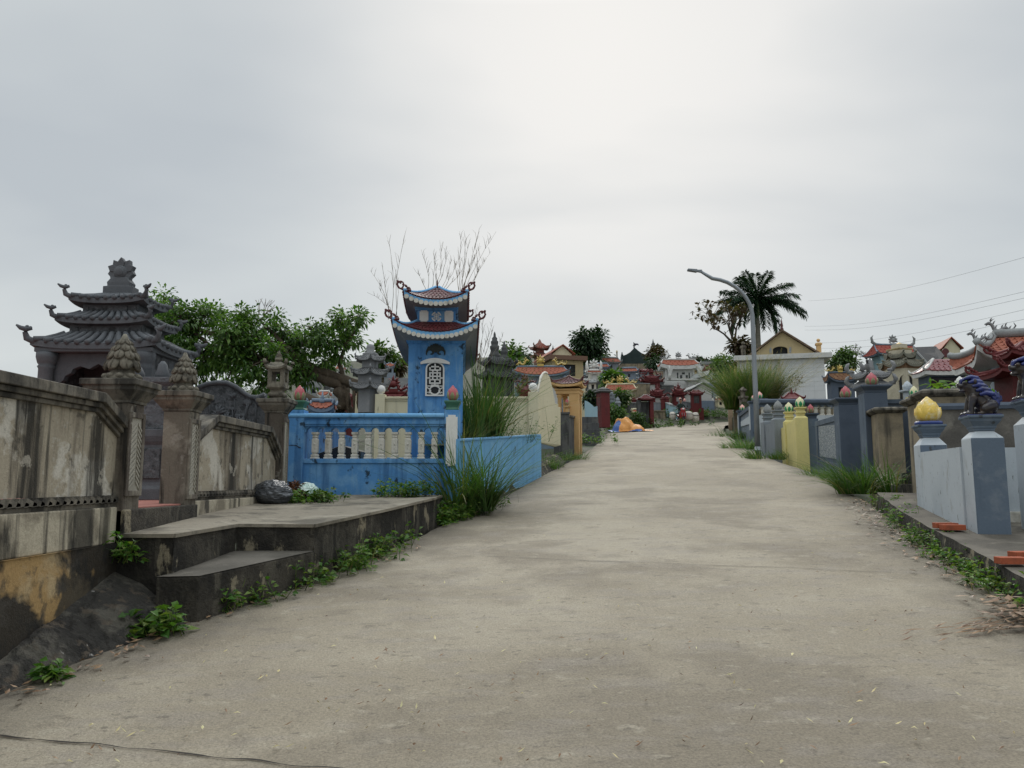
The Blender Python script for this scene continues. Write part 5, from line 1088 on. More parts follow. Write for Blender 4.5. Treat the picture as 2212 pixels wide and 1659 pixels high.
# orange (apricot) shrine
def apricot_shrine():
    Y = 27.5; P = at(1230, 948, Y); T = thing('apricot_shrine', 'apricot painted roadside shrine with round columns and maroon tiled roof', 'shrine', P, rad(-14)); k = Y / F; Z = lambda v: at(1230, v, Y).z - P.z
    m = M(); m.box(.06, .40, -.34, -.10, -.9, Z(851)); m.build('pier', apricot, T, bevel=.01); m = M(); m.box(.10, .38, .3, .5, -.9, Z(851)); m.build('pier', apricot, T)
    for x, y in ((-.30, -.24), (-.22, .42)):
        m = M(); m.lathe([(.10, -.6), (.10, Z(893)), (.075, Z(889)), (.07, Z(862)), (.105, Z(858)), (.105, Z(856)), (.09, Z(854)), (.09, Z(851))], (x, y), 14); m.build('column', apricot, T)
    m = M(); m.box(-.44, .06, -.36, .5, -1.2, Z(899)); m.build('base', apricot, T, bevel=.01)
    m = M(); m.stack([(-.42, .42, -.36, .52, Z(853)), (-.42, .42, -.36, .52, Z(846)), (-.46, .46, -.4, .56, Z(845)), (-.46, .46, -.4, .56, Z(842))]); m.build('beam', apricot, T, bevel=.01)
    m = M(); fns = hipsurf(m, 1.10, 1.10, Z(813) - Z(833), Z(833), 0, .11, .09, .42, 1.3, 0, 1, 1); m.move(Matrix.Translation((.0, .05, 0))); r = m.build('roof', [maroon, apricot], T)
    q = M(); [tiles(q, f, 10, 6, .014, .012) for f in fns]; q.move(Matrix.Translation((.0, .05, 0))); q.build('roof_tiles', maroon, r)
    q = M(); [q.tube([f(0, j / 6) + Vector((0, .05, .03)) for j in range(7)], .03, 6) for f in fns]
    for sx in (-1, 1):
        for sy in (-1, 1): scroll(q, (sx * .53, sy * .53 + .05, Z(833) + .11), (sx, sy, 0), .11, .018)
    q.build('ridge', maroon, r)
    q = M(); q.sq([(.05, Z(899)), (.05, Z(885)), (.10, Z(882)), (.11, Z(879))], .0, -.45); q.build('lotus_pedestal', apricot, T); lotus('lotus_bud', T, Z(879), .075, .25, [olive, pinkpetal], .0, -.45)
apricot_shrine()
def small_wall(name, label, pts, zt, zb, thick, m_, cap=None, cat='wall', group=None):
    "wall along world points; zt, zb lists"
    T = thing(name, label, cat, (sum(p[0] for p in pts) / len(pts), sum(p[1] for p in pts) / len(pts), min(zb)), 0, group); m = M(); c = M()
    for i in range(len(pts) - 1):
        a, b = Vector((*pts[i], 0)), Vector((*pts[i + 1], 0)); n = Vector((-(b - a).y, (b - a).x, 0)).normalized(); e = (b - a).normalized() * (.001 * i)
        m.prism([(a.x, a.y, zb[i]), (b.x, b.y, zb[i + 1]), (b.x, b.y, zt[i + 1]), (a.x, a.y, zt[i])], n * thick)
        if cap: o = n * -.04; c.prism([Vector((a.x, a.y, zt[i] + .002)) + o, Vector((b.x, b.y, zt[i + 1] + .002)) + o, Vector((b.x, b.y, zt[i + 1] + .07)) + o, Vector((a.x, a.y, zt[i] + .07)) + o], n * (thick + .08))
    m.build('panel', m_, T); 
    o = T.children[0] if T.children else None
    for ch in C.objects:
        if ch.parent == T: ch.data.transform(Matrix.Translation(-T.location))
    if cap: x = c.build('coping', cap, T); x.data.transform(Matrix.Translation(-T.location))
    return T
a, b = at(1213, 970, 24.5), at(1253, 950, 28.5)
small_wall('boarded_wall', 'low mouldy grey wall with square end pier below the cream fin wall', [(a.x, a.y), (b.x, b.y)], [at(1213, 898, 24.5).z, at(1253, 905, 28.5).z], [a.z - .4, b.z - .4], .25, greydark, coping_m)
m = M(); P = at(1219, 968, 23.9); k = 23.9 / F; m.sq([(10 * k, -.5), (10 * k, 72 * k), (12 * k, 73 * k), (12 * k, 77 * k)]); m.move(Matrix.Translation(P)); tag(m.build('gate_pier', greydark, world=True, loc=P), 'square mouldy pier beside the kerb in front of the apricot shrine', 'pillar')
m = M(); a = at(1283, 955, 33); k = 33 / F
for i in range(5): m.box(a.x - 18 * k, a.x + 18 * k, a.y + .35 * i, a.y + .35 * i + (.348 if i < 4 else 2), a.z - 1, a.z + .30 * i)
kind(m.build('steps', greydark, bevel=.01), 'structure')
P = at(1278, 905, 36); m = M(); k = 36 / F
m.prism([(-14 * k, 0, -1), (13 * k, 0, -1), (13 * k, 0, 28 * k), (6 * k, 0, 26 * k), (0, 0, 32 * k), (-8 * k, 0, 38 * k), (-14 * k, 0, 40 * k)], (0, .2, 0)); m.move(Matrix.Translation(P)); o = m.build('blue_panel_wall', skywall, world=True, loc=P); tag(o, 'sky blue curved top wall panel above the steps', 'wall')
# left background between pavilion and blue tower
house('roofed_altar', 'small blue altar with curved orange roof behind the left lotus post of the fence', 'tomb', 668, 722, 868, 884, 905, 15.5, bluetrim, orange_tile, 'side', .7, .1, .05, None, bluetrim, ('spike', bluetrim, .22), .10, .1, .8)
house('dragon_roof_tomb', 'small dark red tomb with coiled roof between the spire tombs and the cream fin', 'tomb', 1118, 1150, 832, 845, 900, 22, redpaint, maroon, 'hip', .8, .1, .1, None, redpaint, ('dragon', maroon, .2), .1, .12, 1)
house('red_dragon_tomb', 'dark red tomb roof with coiling dragons between the pagoda and the blue tower', 'tomb', 818, 880, 850, 862, 900, 24, redpaint, redpaint, 'side', 1.2, -.1, .1, None, redpaint, ('dragon', redpaint, .35), .15, .14, 1)
m = M(); P = at(856, 846, 34); k = 34 / F; m.box(-26 * k, 40 * k, 0, .2, -1.5, 30 * k); m.move(Matrix.Translation(P)); tag(m.build('concrete_wall', palestone, world=True, loc=P), 'plain pale concrete wall left of the blue tower', 'wall')
# ================================================================ hillside of tombs
H_ = lambda x, y: (1206 + x * .17522, 706.3 + y * .17522)
def hh(name, label, cat, x0, x1, yt, ye, yb, Y, *a, **k):
    (u0, vt), (u1, ve) = H_(x0, yt), H_(x1, ye); return house(name, label, cat, u0, u1, vt, ve, H_(0, yb)[1], Y, *a, **k)
hh('orange_roof_house', 'grey tomb house with orange roof below the dark tree, left of the chimney', 'tomb', 510, 765, 385, 440, 535, 84, greypaint, orange_tile, 'side', 5, .2, .4, (.3, .6, .2, .75), HF, None, .15, .35, 4, opm=glassdk)
hh('blue_grey_tomb', 'blue grey tomb with red orange roof above the white arched shrine', 'tomb', 405, 630, 458, 500, 590, 76, bluegrey, orange_tile, 'side', 4, .1, .35, (.55, .8, .0, .8), bluetrim, None, .15, .35, 4, opm=glassdk)
hh('white_arch_shrine', 'white arched shrine with red roof band and horned white crest', 'shrine', 345, 540, 540, 566, 665, 70, dirtywhite, orange_tile, 'side', 2.4, 0, .3, (.2, .8, 0, .9), white_m, ('horns', white_m, 1.0), .25, .3, 3, arch=True, opm=whitewall)
hh('orange_roof_tomb', 'pale blue tomb with orange roof below the green gable', 'tomb', 765, 985, 512, 556, 645, 74, bluegrey, orange_tile, 'side', 4, -.15, .4, (.4, .58, .3, .75), bluetrim, None, .15, .35, 4, opm=glassdk)
hh('orange_roof_tomb', 'small dark red roofed tomb right of the pale blue orange roofed tomb', 'tomb', 1000, 1130, 520, 550, 620, 76, greypaint, redpaint, 'hip', 3, .1, .35, (.2, .8, 0, .8), redpaint, None, .2, .35, 3)
def church():
    Y = 92; P = at(*H_(950, 540), Y); k = Y / F * .17522; T = thing('gable_monument', 'blackish green curved gable monument topped by a cross and a flag', 'monument', P)
    pr = [(-165, 85), (-165, 190), (-150, 190), (-110, 205), (-60, 235), (-35, 262), (-20, 275), (0, 290), (20, 275), (40, 255), (80, 225), (130, 205), (160, 200), (160, 85)]
    m = M(); m.prism([(x * k, 0, z * k) for x, z in pr], (0, 1.2, 0)); m.build('gable', greenblk, T)
    m = M(); m.box(-170 * k, 170 * k, -.3, 3, -6, 84 * k); m.build('retaining_wall', tanwall, T)
    m = M(); m.box(-170 * k, -148 * k, -.2, .6, 86 * k, 200 * k); m.lathe([(14 * k, 200 * k), (16 * k, 206 * k), (8 * k, 212 * k), (8 * k, 230 * k), (2 * k, 240 * k)], (-159 * k, .2), 8); m.build('corner_pier', greenblk, T)
    m = M(); m.box(-4 * k, 4 * k, .3, .5, 289 * k, 350 * k); m.box(-18 * k, 18 * k, .32, .48, 322 * k, 330 * k); m.build('cross', greydark, T)
    T2 = thing('flag', 'dark flag on a thin pole flying above the cross on the green gable', 'flag', P + Vector((0, .8, 290 * k)))
    m = M(); m.tube([(0, 0, 0), (0, 0, 86 * k)], .05, 6); m.build('pole', greydark, T2)
    m = M(); m.grid(lambda s_, t: (2 * k + s_ * 58 * k, .25 * math.sin(s_ * 6), (84 - 26 * (1 - t) * (1 - s_ * .3) - s_ * 26) * k), 12, 4); m.build('cloth', mat('dark flag cloth', (.02, .015, .04), bump=0), T2)
church()
P = at(*H_(724, 400), 88); k = 88 / F * .17522; m = M(); m.lathe([(8 * k, -4), (8 * k, 88 * k), (12 * k, 90 * k), (12 * k, 97 * k), (8 * k, 100 * k), (9 * k, 108 * k), (4 * k, 114 * k)], n=10); m.move(Matrix.Translation(P)); tag(m.build('column_monument', buff, world=True, loc=P), 'slim buff column standing left of the green gable', 'column')
house('white_gable_house', 'white gable house half hidden behind the dark bush beside the green gable', 'house', 1206 + 1085 * .17522, 1206 + 1265 * .17522, 752, 764, 790, 96, whitewall, roofgrey, 'front', 6, 0, .4, None, whitewall, ('spike', greydark, 1.2), tile=0, down=3)
def temple():
    T = hh('white_temple', 'large white open temple with curved orange roof and bracketed columns', 'temple', 1245, 1735, 408, 490, 690, 74, whitewall, orange_tile, 'side', 6, 0, .9, (.06, .94, .12, .96), whitewall, ('dragon', HF, .55), .9, .4, 4, cols=0, opm=whitewall, fasc=.35)
    k = 74 / F * .17522; 
    for sx in (-1, 1):
        m = M(); x = sx * 185 * k; z = 190 * k; m.lathe([(16 * k, 0), (16 * k, .4), (11 * k, .6), (11 * k, z - 1), (15 * k, z - .6), (15 * k, z - .2)], (x, -2.6), 10); m.build('column', whitewall, T)
        m = M(); m.prism([(x, -2.7, z - 1.4), (x - sx * 50 * k, -2.7, z - .25), (x - sx * 30 * k, -2.7, z - .25), (x, -2.7, z - .25)][::1], (0, .2, 0)); m.prism([(x, -2.7, z - 1.4), (x + sx * 28 * k, -2.7, z - .25), (x, -2.7, z - .25)], (0, .2, 0)); m.build('bracket', whitewall, T)
    for x, w_, z0, z1 in ((-75, 14, 20, 90), (65, 14, 20, 90), (-5, 32, 70, 95), (-35, 22, 20, 60), (35, 22, 20, 60)): m = M(); m.box((x - w_ / 2) * k, (x + w_ / 2) * k, -2.15, -2.06, z0 * k, z1 * k); m.build('dark_tablet', glassdk, T)
    m = M(); m.box(-215 * k, 215 * k, -2.6, -2.2, -10 * k, 12 * k); m.build('front_rail', whitewall, T)
temple()
hh('red_pavilion', 'large dark red two tiered pavilion with white niche left of the white temple', 'shrine', 1020, 1285, 600, 672, 812, 66, redpaint, redpaint, 'hip', 4, .05, .5, (.28, .70, .12, .75), redpaint, ('dragon', redpaint, .4), .5, .35, 4, tiers=2, opm=whitewall)
hh('dragon_roof_house', 'cream tomb house with broad orange roof and gold dragons above the bushes', 'tomb', 565, 965, 712, 790, 880, 60, cream, orange_tile, 'side', 4.5, -.12, .45, (.1, .5, .0, .75), cream, ('dragon', gold, .5), .35, .3, 3)
hh('red_shrine', 'small dark red double roofed shrine with white framed niche below the red pavilion', 'shrine', 1130, 1320, 765, 850, 945, 60, redpaint, redpaint, 'hip', 2.4, 0, .35, (.25, .75, .2, .8), redpaint, ('spike', redpaint, .4), .3, .25, 3, tiers=2, opm=whitewall)
hh('red_shrine', 'dark red two tiered shrine left of the white gabled tomb', 'shrine', 1395, 1570, 750, 835, 935, 60, redpaint, redpaint, 'hip', 2.4, .1, .35, (.2, .8, .15, .75), redpaint, ('spike', redpaint, .45), .3, .25, 3, tiers=2, opm=whitewall)
hh('white_gabled_tomb', 'white gabled tomb house with grey roof edges behind the small red shrine', 'tomb', 1545, 1845, 722, 800, 935, 64, whitewall, HF, 'front', 4, .1, .4, None, bluetrim, None, tile=0, down=3)
hh('red_kiosk', 'little dark red kiosk shrine with glass front before the white gabled tomb', 'shrine', 1622, 1782, 780, 828, 1000, 57, redpaint, redpaint, 'hip', 1.8, 0, .3, (.2, .8, .35, .92), redpaint, None, .2, .25, 2, opm=greydark)
hh('white_gabled_tomb', 'white gabled tomb with small dark window, right of the white temple', 'tomb', 1675, 1885, 565, 640, 725, 72, whitewall, HF, 'front', 4, .3, .35, (.45, .8, .45, .95), bluetrim, None, tile=0, down=4, opm=glassdk)
hh('flat_tomb', 'white flat roofed tomb with dark opening on the far right of the hill', 'tomb', 1735, 1875, 452, 478, 545, 82, whitewall, HF, 'flat', 3, 0, .2, (.2, .85, 0, .85), HF, None, tile=0, down=4)
hh('red_roof_tomb', 'dark red curved roof tomb above the white tomb on the far right', 'tomb', 1795, 1965, 492, 545, 610, 76, greypaint, redpaint, 'side', 3, .2, .3, None, redpaint, None, .3, .35, 4)
def red_pillar():
    Y = 40; P = at(*H_(555, 1100), Y); k = Y / F * .17522; T = thing('red_pillar_shrine', 'tall dark red pillar shrine with grey stepped cap beside the steps', 'shrine', P, .35)
    m = M(); m.sq([(58 * k, -.6), (58 * k, 285 * k)], asp=1.2); m.build('body', redpaint, T, bevel=.01); m = M(); m.sq([(60 * k, 286 * k), (84 * k, 296 * k), (88 * k, 306 * k), (60 * k, 322 * k), (66 * k, 330 * k), (30 * k, 350 * k), (10 * k, 362 * k)], asp=1.1); m.build('cap', greydark, T, bevel=.01)
    m = M(); m.box(-60.5 * k, -40 * k, -40 * k, 40 * k, 60 * k, 230 * k); m.build('side_panel', maroon, T)
red_pillar()
u, v = H_(662, 985); pagoda('mini_pagoda', 'small blue grey stone pagoda right of the red pillar shrine', u, v, 48, [(8, v, v - 8, 10), (7.5, v - 10, v - 17, 9), (6, v - 19, v - 25, 8)], greypaint, 4, .5, [(4, v - 27), (3, v - 30), (.5, v - 34)])
u, v = H_(735, 1040); P = at(u, v, 46); k = 46 / F; m = M(); m.sq([(5 * k, -.5), (5 * k, 16 * k), (6.5 * k, 17 * k), (6 * k, 20 * k), (3.5 * k, 22 * k), (4.2 * k, 25 * k), (2 * k, 29 * k), (.5 * k, 32 * k)]); m.move(Matrix.Translation(P)); tag(m.build('stone_obelisk', greypaint, world=True, loc=P), 'grey stone stele with tapering cap among the hillside bushes', 'stele')
def red_gate():
    Y = 50; P = at(*H_(1080, 1155), Y); k = Y / F * .17522; T = thing('red_gate', 'dark red gate shrine with grey capped roof and two side pillars above the verge', 'gate', P)
    for x in (-85, 70):
        m = M(); m.box((x - 22) * k, (x + 22) * k, -.25, .25, -1, 250 * k); m.build('pillar', redpaint if x > 0 else greydark, T, bevel=.01)
    m = M(); m.box(-60 * k, 45 * k, .1, .5, -.5, 235 * k); m.build('wall', greydark, T)
    m = M(); fns = hipsurf(m, 195 * k, 160 * k, 62 * k, 262 * k, 30 * k, 14 * k, 12 * k, 70 * k); r = m.build('roof', [redpaint], T); q = M(); [tiles(q, f, 10, 5, .02, .012) for f in fns]; q.build('roof_tiles', redpaint, r)
    q = M(); [q.tube([f(0, j / 5) for j in range(6)], 7 * k, 5) for f in fns]; q.build('ridge', HF, r)
red_gate()
for i, (x, y0, y1, lb) in enumerate([(930, 960, 860, 'low dark red tomb with knobbed top left of the red gate shrine'), (985, 960, 868, 'small dark red urn tomb tucked against the red gate shrine'), (1335, 935, 850, 'narrow dark red tomb post between the two red shrines'), (1290, 935, 855, 'dark red post tomb beside the white framed niche')]):
    P = at(*H_(x, y0), 57); k = 57 / F * .17522; m = M(); h = y0 - y1; m.sq([(26 * k, -1), (26 * k, h * .5 * k), (34 * k, h * .55 * k), (34 * k, h * .65 * k), (18 * k, h * .75 * k), (22 * k, h * .85 * k), (4 * k, h * k)]); m.move(Matrix.Translation(P)); tag(m.build('post_tomb', redpaint, world=True, loc=P), lb, 'tomb', 'small red post tombs on the hill')
# walls beside the road at the bend
def capwall(name, label, pts, Y, m_, th=.25, down=1.5, cap=None, group=None):
    W_ = [at(*H_(x, y), Y + dy) for x, y, dy in pts]; n = len(W_); return small_wall(name, label, [(p.x, p.y) for p in W_], [p.z for p in W_], [terr(p.x, p.y) - 1 for p in W_], th, m_, cap, group=group)
capwall('pale_wall', 'pale grey blue plot wall left of the motorbike', [(1150, 945, 0), (1310, 932, 0)], 57, greypaint, cap=HF)
capwall('pale_wall', 'streaked light blue wall sloping behind the motorbike rider', [(1312, 935, 0), (1370, 965, -1), (1485, 995, -1)], 57, skywall, cap=HF)
capwall('grey_wall', 'plain slate grey wall sloping down right of the motorbike rider', [(1560, 922, 0), (1735, 965, 0)], 59, mat('slate grey wall', (.13, .145, .16), [((.09, .1, .11), 1.5, .5, .7, .5)], bump=.2), cap=HF)
capwall('grey_wall', 'weathered grey wall with capped posts at the bend of the road', [(1790, 935, 4), (1905, 930, 5), (2075, 940, 6)], 61, greypaint, cap=HF)
for x, yb, yt, Y, cm, lb in [(1505, 1000, 925, 57, palepink, 'grey post with pink white lotus bud left behind the rider'), (1560, 1000, 935, 58, palepink, 'grey post with pink white lotus bud right behind the rider'), (1790, 1010, 935, 63, white_m, 'grey post with white bud where the far wall begins'), (1905, 1010, 935, 64, white_m, 'grey post with white bud along the far weathered wall')]:
    P = at(*H_(x, yb), Y); k = Y / F * .17522; T = thing('lotus_post', lb, 'post', P, 0, 'far posts with lotus buds at the bend'); m = M(); h = yb - yt; m.sq([(20 * k, -3), (20 * k, h * k), (26 * k, (h + 4) * k), (26 * k, (h + 12) * k), (10 * k, (h + 14) * k)]); m.build('shaft', greypaint, T); lotus('lotus_bud', T, (h + 14) * k, 17 * k, 44 * k, [cm, cm])
P = at(*H_(1243, 1165), 56); k = 56 / F * .17522; m = M(); m.stack([(-62 * k, 62 * k, -.5, .6, -.8), (-62 * k, 62 * k, -.5, .6, 115 * k), (-66 * k, 66 * k, -.6, .7, 117 * k), (-66 * k, 66 * k, -.6, .7, 130 * k)]); m.move(Matrix.Translation(P)); tag(m.build('block_pier', tanwall, world=True, loc=P), 'squat block masonry pier below the pale plot wall', 'pier')
capwall('red_ledge_wall', 'low orange red ledge wall below the little red kiosk', [(1735, 1010, 1), (1865, 1035, 2)], 59, mat('rusty ledge', (.2, .07, .045), bump=.3))
capwall('altar_wall', 'broad grey altar wall below the white temple', [(1270, 722, 0), (1425, 722, 0)], 66, greydark, cap=HF)
capwall('green_grey_wall', 'green grey terrace wall right of the palm like bush', [(820, 660, 0), (1035, 650, 0)], 67, mat('green grey wall', (.09, .12, .115), [((.05, .06, .06), 2, .5, .7, .6)], bump=.3), cap=HF)
hh('mini_shrine', 'tiny white shrine with open front below the white arched shrine', 'shrine', 360, 480, 655, 690, 765, 62, dirtywhite, HF, 'hip', 1.6, 0, .25, (.35, .7, 0, .8), HF, None, .2, .25, 3)
# --- more small tombs scattered over the slope, each its own thing
LM = [('white arched shrine', 440, 600), ('palm like bush', 680, 630), ('green gable', 950, 380), ('white temple', 1490, 550), ('red pavilion', 1150, 700), ('gold dragon house', 760, 760), ('white gabled tomb', 1690, 830), ('dark tree', 380, 300), ('chimney column', 724, 350), ('red pillar shrine', 555, 950), ('red gate shrine', 1080, 990), ('blue grey tomb', 515, 520)]
random.seed(77); used = set()
TYPES = [('grey box tomb with flat slab roof', greypaint, HF, 'flat'), ('red roofed white tomb', whitewall, orange_tile, 'side'), ('dark red hipped tomb', redpaint, redpaint, 'hip'), ('mossy grey tomb with dark roof', greydark, roofgrey, 'hip'), ('pale blue tomb with slab roof', skywall, HF, 'flat'), ('cream tomb with red roof', cream, redpaint, 'side'), ('weathered stone tomb with curved roof', tanwall, greydark, 'side'), ('white tomb with open niche', whitewall, HF, 'flat'), ('blue trimmed tomb with orange roof', bluegrey, orange_tile, 'hip'), ('buff tomb with grey gable', buff, HF, 'front')]
spots = [(300, 560), (330, 700), (450, 760), (640, 500), (700, 690), (690, 590), (880, 640), (940, 700), (1010, 600), (1100, 470), (1200, 560), (980, 830), (1190, 480), (1340, 790), (1450, 720), (1380, 740), (1600, 650), (1640, 700), (1500, 690), (1760, 700), (1820, 640), (1900, 700), (1960, 820), (1880, 870), (1950, 620), (250, 440), (310, 480), (820, 900), (1420, 840), (1700, 500), (1560, 720), (1800, 560), (600, 620), (480, 850), (740, 850), (1060, 760),
    (360, 520), (270, 620), (240, 500), (480, 640), (560, 680), (540, 800), (650, 660), (820, 500), (880, 560), (960, 560), (1040, 680), (1110, 540), (1230, 620), (1150, 430), (1000, 440), (860, 480), (700, 440), (620, 440), (440, 420), (1280, 690), (1340, 660), (1420, 660), (1560, 610), (1560, 780), (1640, 560), (1720, 560), (1850, 480), (1920, 560), (1930, 460), (1880, 760), (1800, 800), (1980, 740), (1990, 640), (1460, 800), (1240, 840), (1100, 880), (860, 820), (900, 770), (640, 800), (600, 760), (420, 830), (300, 780), (230, 380), (180, 430), (1300, 430), (1220, 380), (1740, 420), (1800, 440)]
for i, (x, y) in enumerate(spots):
    tn, wm, rm_, st = TYPES[i % len(TYPES)] if i % 3 else random.choice(TYPES); w_ = random.uniform(75, 135); h_ = random.uniform(50, 90); yb = y + h_ * .5; Y = max(54, hit(*H_(x, yb))[1])
    best = sorted(LM, key=lambda l: (l[1] - x) ** 2 + (l[2] - y) ** 2)
    for l in best:
        rel = ('just left of' if x < l[1] else 'just right of') if abs(l[1] - x) > abs(l[2] - y) else ('uphill of' if y < l[2] else 'downhill of'); lb = 'small %s %s the %s' % (tn, rel, l[0])
        if lb not in used: break
    used.add(lb)
    hh('hillside_tomb', lb, 'tomb', x - w_ / 2, x + w_ / 2, y - h_ / 2, y - h_ * .12, yb, Y, wm, rm_, st, w_ * .17522 / F * Y * .8, random.uniform(-.3, .3), .25, (.25, .75, .05, .75) if st != 'front' else None, HF if st == 'flat' else wm, None, .25, .35 if st != 'flat' else 0, 3, 'small tombs crowded on the hillside', opm=random.choice([dark_m, whitewall, greydark]))
for i, (x0, x1, y, Y, mt, lb) in enumerate([(330, 640, 665, 66, greydark, 'mossy grey terrace wall under the white arched shrine'), (760, 1130, 700, 65, tanwall, 'long stained terrace wall above the gold dragon house'), (1040, 1280, 600, 72, greydark, 'dark terrace wall behind the large red pavilion'), (420, 800, 560, 78, palestone, 'pale terrace wall below the orange roofed house'), (1720, 1990, 725, 70, greypaint, 'grey terrace wall right of the white gabled tomb'), (1180, 1300, 545, 82, tanwall, 'brown terrace wall below the russet bush'), (1700, 1990, 600, 78, greydark, 'upper dark terrace wall on the far right of the hill'), (880, 1150, 940, 56, greydark, 'low dark terrace wall beside the red gate shrine'), (1330, 1560, 860, 61, tanwall, 'stained terrace wall behind the two white lotus posts')]):
    capwall('retaining_wall', lb, [(x0, y, 0), (x1, y + random.uniform(-8, 8), .4)], Y, mt, cap=HF)
spots2 = [(900, 1010), (960, 1060), (1030, 1010), (850, 1000), (790, 930), (700, 930), (660, 900), (620, 870), (1140, 880), (1180, 940), (1250, 930), (1350, 910), (1450, 900), (1500, 850), (1240, 760), (1330, 730), (1420, 770), (1520, 760), (1600, 820), (1880, 930), (1940, 880), (1830, 910), (1780, 860), (1990, 920), (560, 560), (500, 590), (620, 560), (700, 540), (800, 690), (840, 740), (900, 690), (1000, 660), (1120, 640), (1060, 590), (960, 600), (1190, 540), (1110, 600), (1230, 560), (460, 520), (380, 470), (320, 430), (430, 880), (380, 900), (330, 860), (450, 700), (410, 730), (350, 640), (300, 640)]
TYPES2 = [('urn topped grey grave', greydark, greydark, 'hip'), ('pale slab grave', palestone, HF, 'flat'), ('maroon box grave', redpaint, maroon, 'hip'), ('white headstone grave', whitewall, whitewall, 'flat'), ('brown stained grave', tanwall, greydark, 'flat'), ('red capped cream grave', cream, orange_tile, 'side'), ('blue grey grave', bluegrey, HF, 'hip'), ('black roofed grave', greydark, roofgrey, 'front')]
for i, (x, y) in enumerate(spots2):
    tn, wm, rm_, st = TYPES2[(i * 5 + i // 8) % len(TYPES2)]; w_ = random.uniform(60, 115); h_ = random.uniform(60, 100); yb = y + h_ * .5; Y = max(51, hit(*H_(x, yb))[1] - 1)
    for l in sorted(LM, key=lambda l: (l[1] - x) ** 2 + (l[2] - y) ** 2):
        rel = ('just left of' if x < l[1] else 'just right of') if abs(l[1] - x) > abs(l[2] - y) else ('uphill of' if y < l[2] else 'downhill of'); lb = 'tiny %s %s the %s' % (tn, rel, l[0])
        if lb not in used: break
    used.add(lb)
    hh('grave', lb, 'grave', x - w_ / 2, x + w_ / 2, y - h_ / 2, y - h_ * .15, yb, Y, wm, rm_, st, w_ * .17522 / F * Y * .8, random.uniform(-.3, .3), .12, (.25, .75, .05, .75) if st != 'front' else None, wm, ('spike', wm, .3) if i % 3 == 0 else None, .1, 0, 1.5, 'tiny graves between the hillside tombs', opm=random.choice([dark_m, whitewall, greydark]))
# --- same slope seen left of the blue tower (behind banyan and pagoda)
LM2 = [('banyan trunk', 740, 850), ('pale pagoda', 797, 800), ('blue tower', 880, 780), ('left lotus post', 640, 850)]
for i, (u, v) in enumerate([(700, 858), (728, 842), (660, 862), (680, 838), (712, 815), (835, 826), (862, 838), (752, 862), (770, 840), (842, 795), (735, 800), (655, 835)]):
    tn, wm, rm_, st = TYPES[(i * 3 + 1) % len(TYPES)]; Y = random.uniform(34, 50); w_ = random.uniform(18, 30); h_ = random.uniform(16, 26)
    for l in sorted(LM2, key=lambda l: (l[1] - u) ** 2 + (l[2] - v) ** 2):
        lb = 'distant %s %s the %s' % (tn, 'just left of' if u < l[1] else 'just right of', l[0])
        if lb not in used: break
    used.add(lb)
    house('hillside_tomb', lb, 'tomb', u - w_ / 2, u + w_ / 2, v - h_ / 2, v - h_ * .1, v + h_ * .5, Y, wm, rm_, st, w_ / F * Y * .8, random.uniform(-.3, .3), .12, (.25, .75, .05, .75) if st != 'front' else None, HF if st == 'flat' else wm, None, .15, .2 if st != 'flat' else 0, 2, 'small tombs beyond the banyan')
# ================================================================ trees and bushes on the hill
def htree(name, label, cx, cy, rx, ry, Y, lm, n=40, ll=.35, trunk=True, per=30, cat='tree', parts=5, seed=1, cl=.7):
    random.seed(seed); k = Y / F; b = at(cx, cy + ry * 1.0, Y); cl_ = []
    for i in range(parts):
        du, dv = random.uniform(-.55, .55) * rx, random.uniform(-.6, .55) * ry; s_ = random.uniform(.45, .7); cl_.append((at(cx + du, cy + dv, Y + random.uniform(-.4, .4) * rx * k), (rx * s_ * k, rx * s_ * k, ry * s_ * k), max(3, n // parts)))
    b = Vector((b.x, b.y, b.z)); limbs = [([b + Vector((0, 0, -1)), at(cx, cy + ry * .5, Y), c], max(.06, rx * k * .06)) for c, _, _ in cl_[:4]]
    return tree(name, label, cat, b, limbs, cl_, ll, ll * .28, lm, per=per, clr=cl, twigs=.3)
htree('dark_tree', 'tall dark leafy tree standing up on the hill skyline', 1274, 752, 34, 36, 84, lf_dark, 90, .5, per=36, parts=8, seed=4, cl=1.0)
htree('pine_shrub', 'lower olive tree leaning left of the tall dark tree', 1246, 768, 16, 14, 84, lf_bush, 26, .45, parts=4, seed=6, cl=.8)
htree('bare_bush', 'thin twiggy bush right of the tall dark tree', 1305, 772, 14, 14, 86, lf_bush, 12, .35, parts=4, seed=8, cl=.7)
htree('russet_tree', 'dark russet bush right of the green gable', 1420, 772, 19, 20, 88, lf_brown, 44, .45, parts=6, seed=9, cl=.9)
htree('dark_bush', 'low dark green bush below the russet bush', 1410, 790, 16, 14, 84, lf_dark, 24, .4, parts=4, seed=10, cl=.8)
htree('mango_bush', 'rounded big leaved bush among the tombs on the hill', 1325, 816, 18, 15, 64, lf_tree, 40, .5, parts=5, seed=11, cl=.6)
htree('green_bush', 'dark green bush under the white arched shrine', 1283, 862, 16, 16, 50, lf_dark, 40, .25, parts=5, seed=12, cl=.5)
htree('green_bush', 'leafy green bush beside the stone stele', 1345, 862, 14, 18, 50, lf_bush, 34, .24, parts=5, seed=13, cl=.5)
htree('green_bush', 'bright green bush above the orange tarpaulin', 1334, 896, 20, 17, 46, lf_tree, 50, .2, parts=6, seed=14, cl=.45)
htree('green_bush', 'small bush right of the tarpaulin on the verge', 1372, 905, 14, 8, 48, lf_bush, 22, .18, parts=4, seed=15, cl=.4)
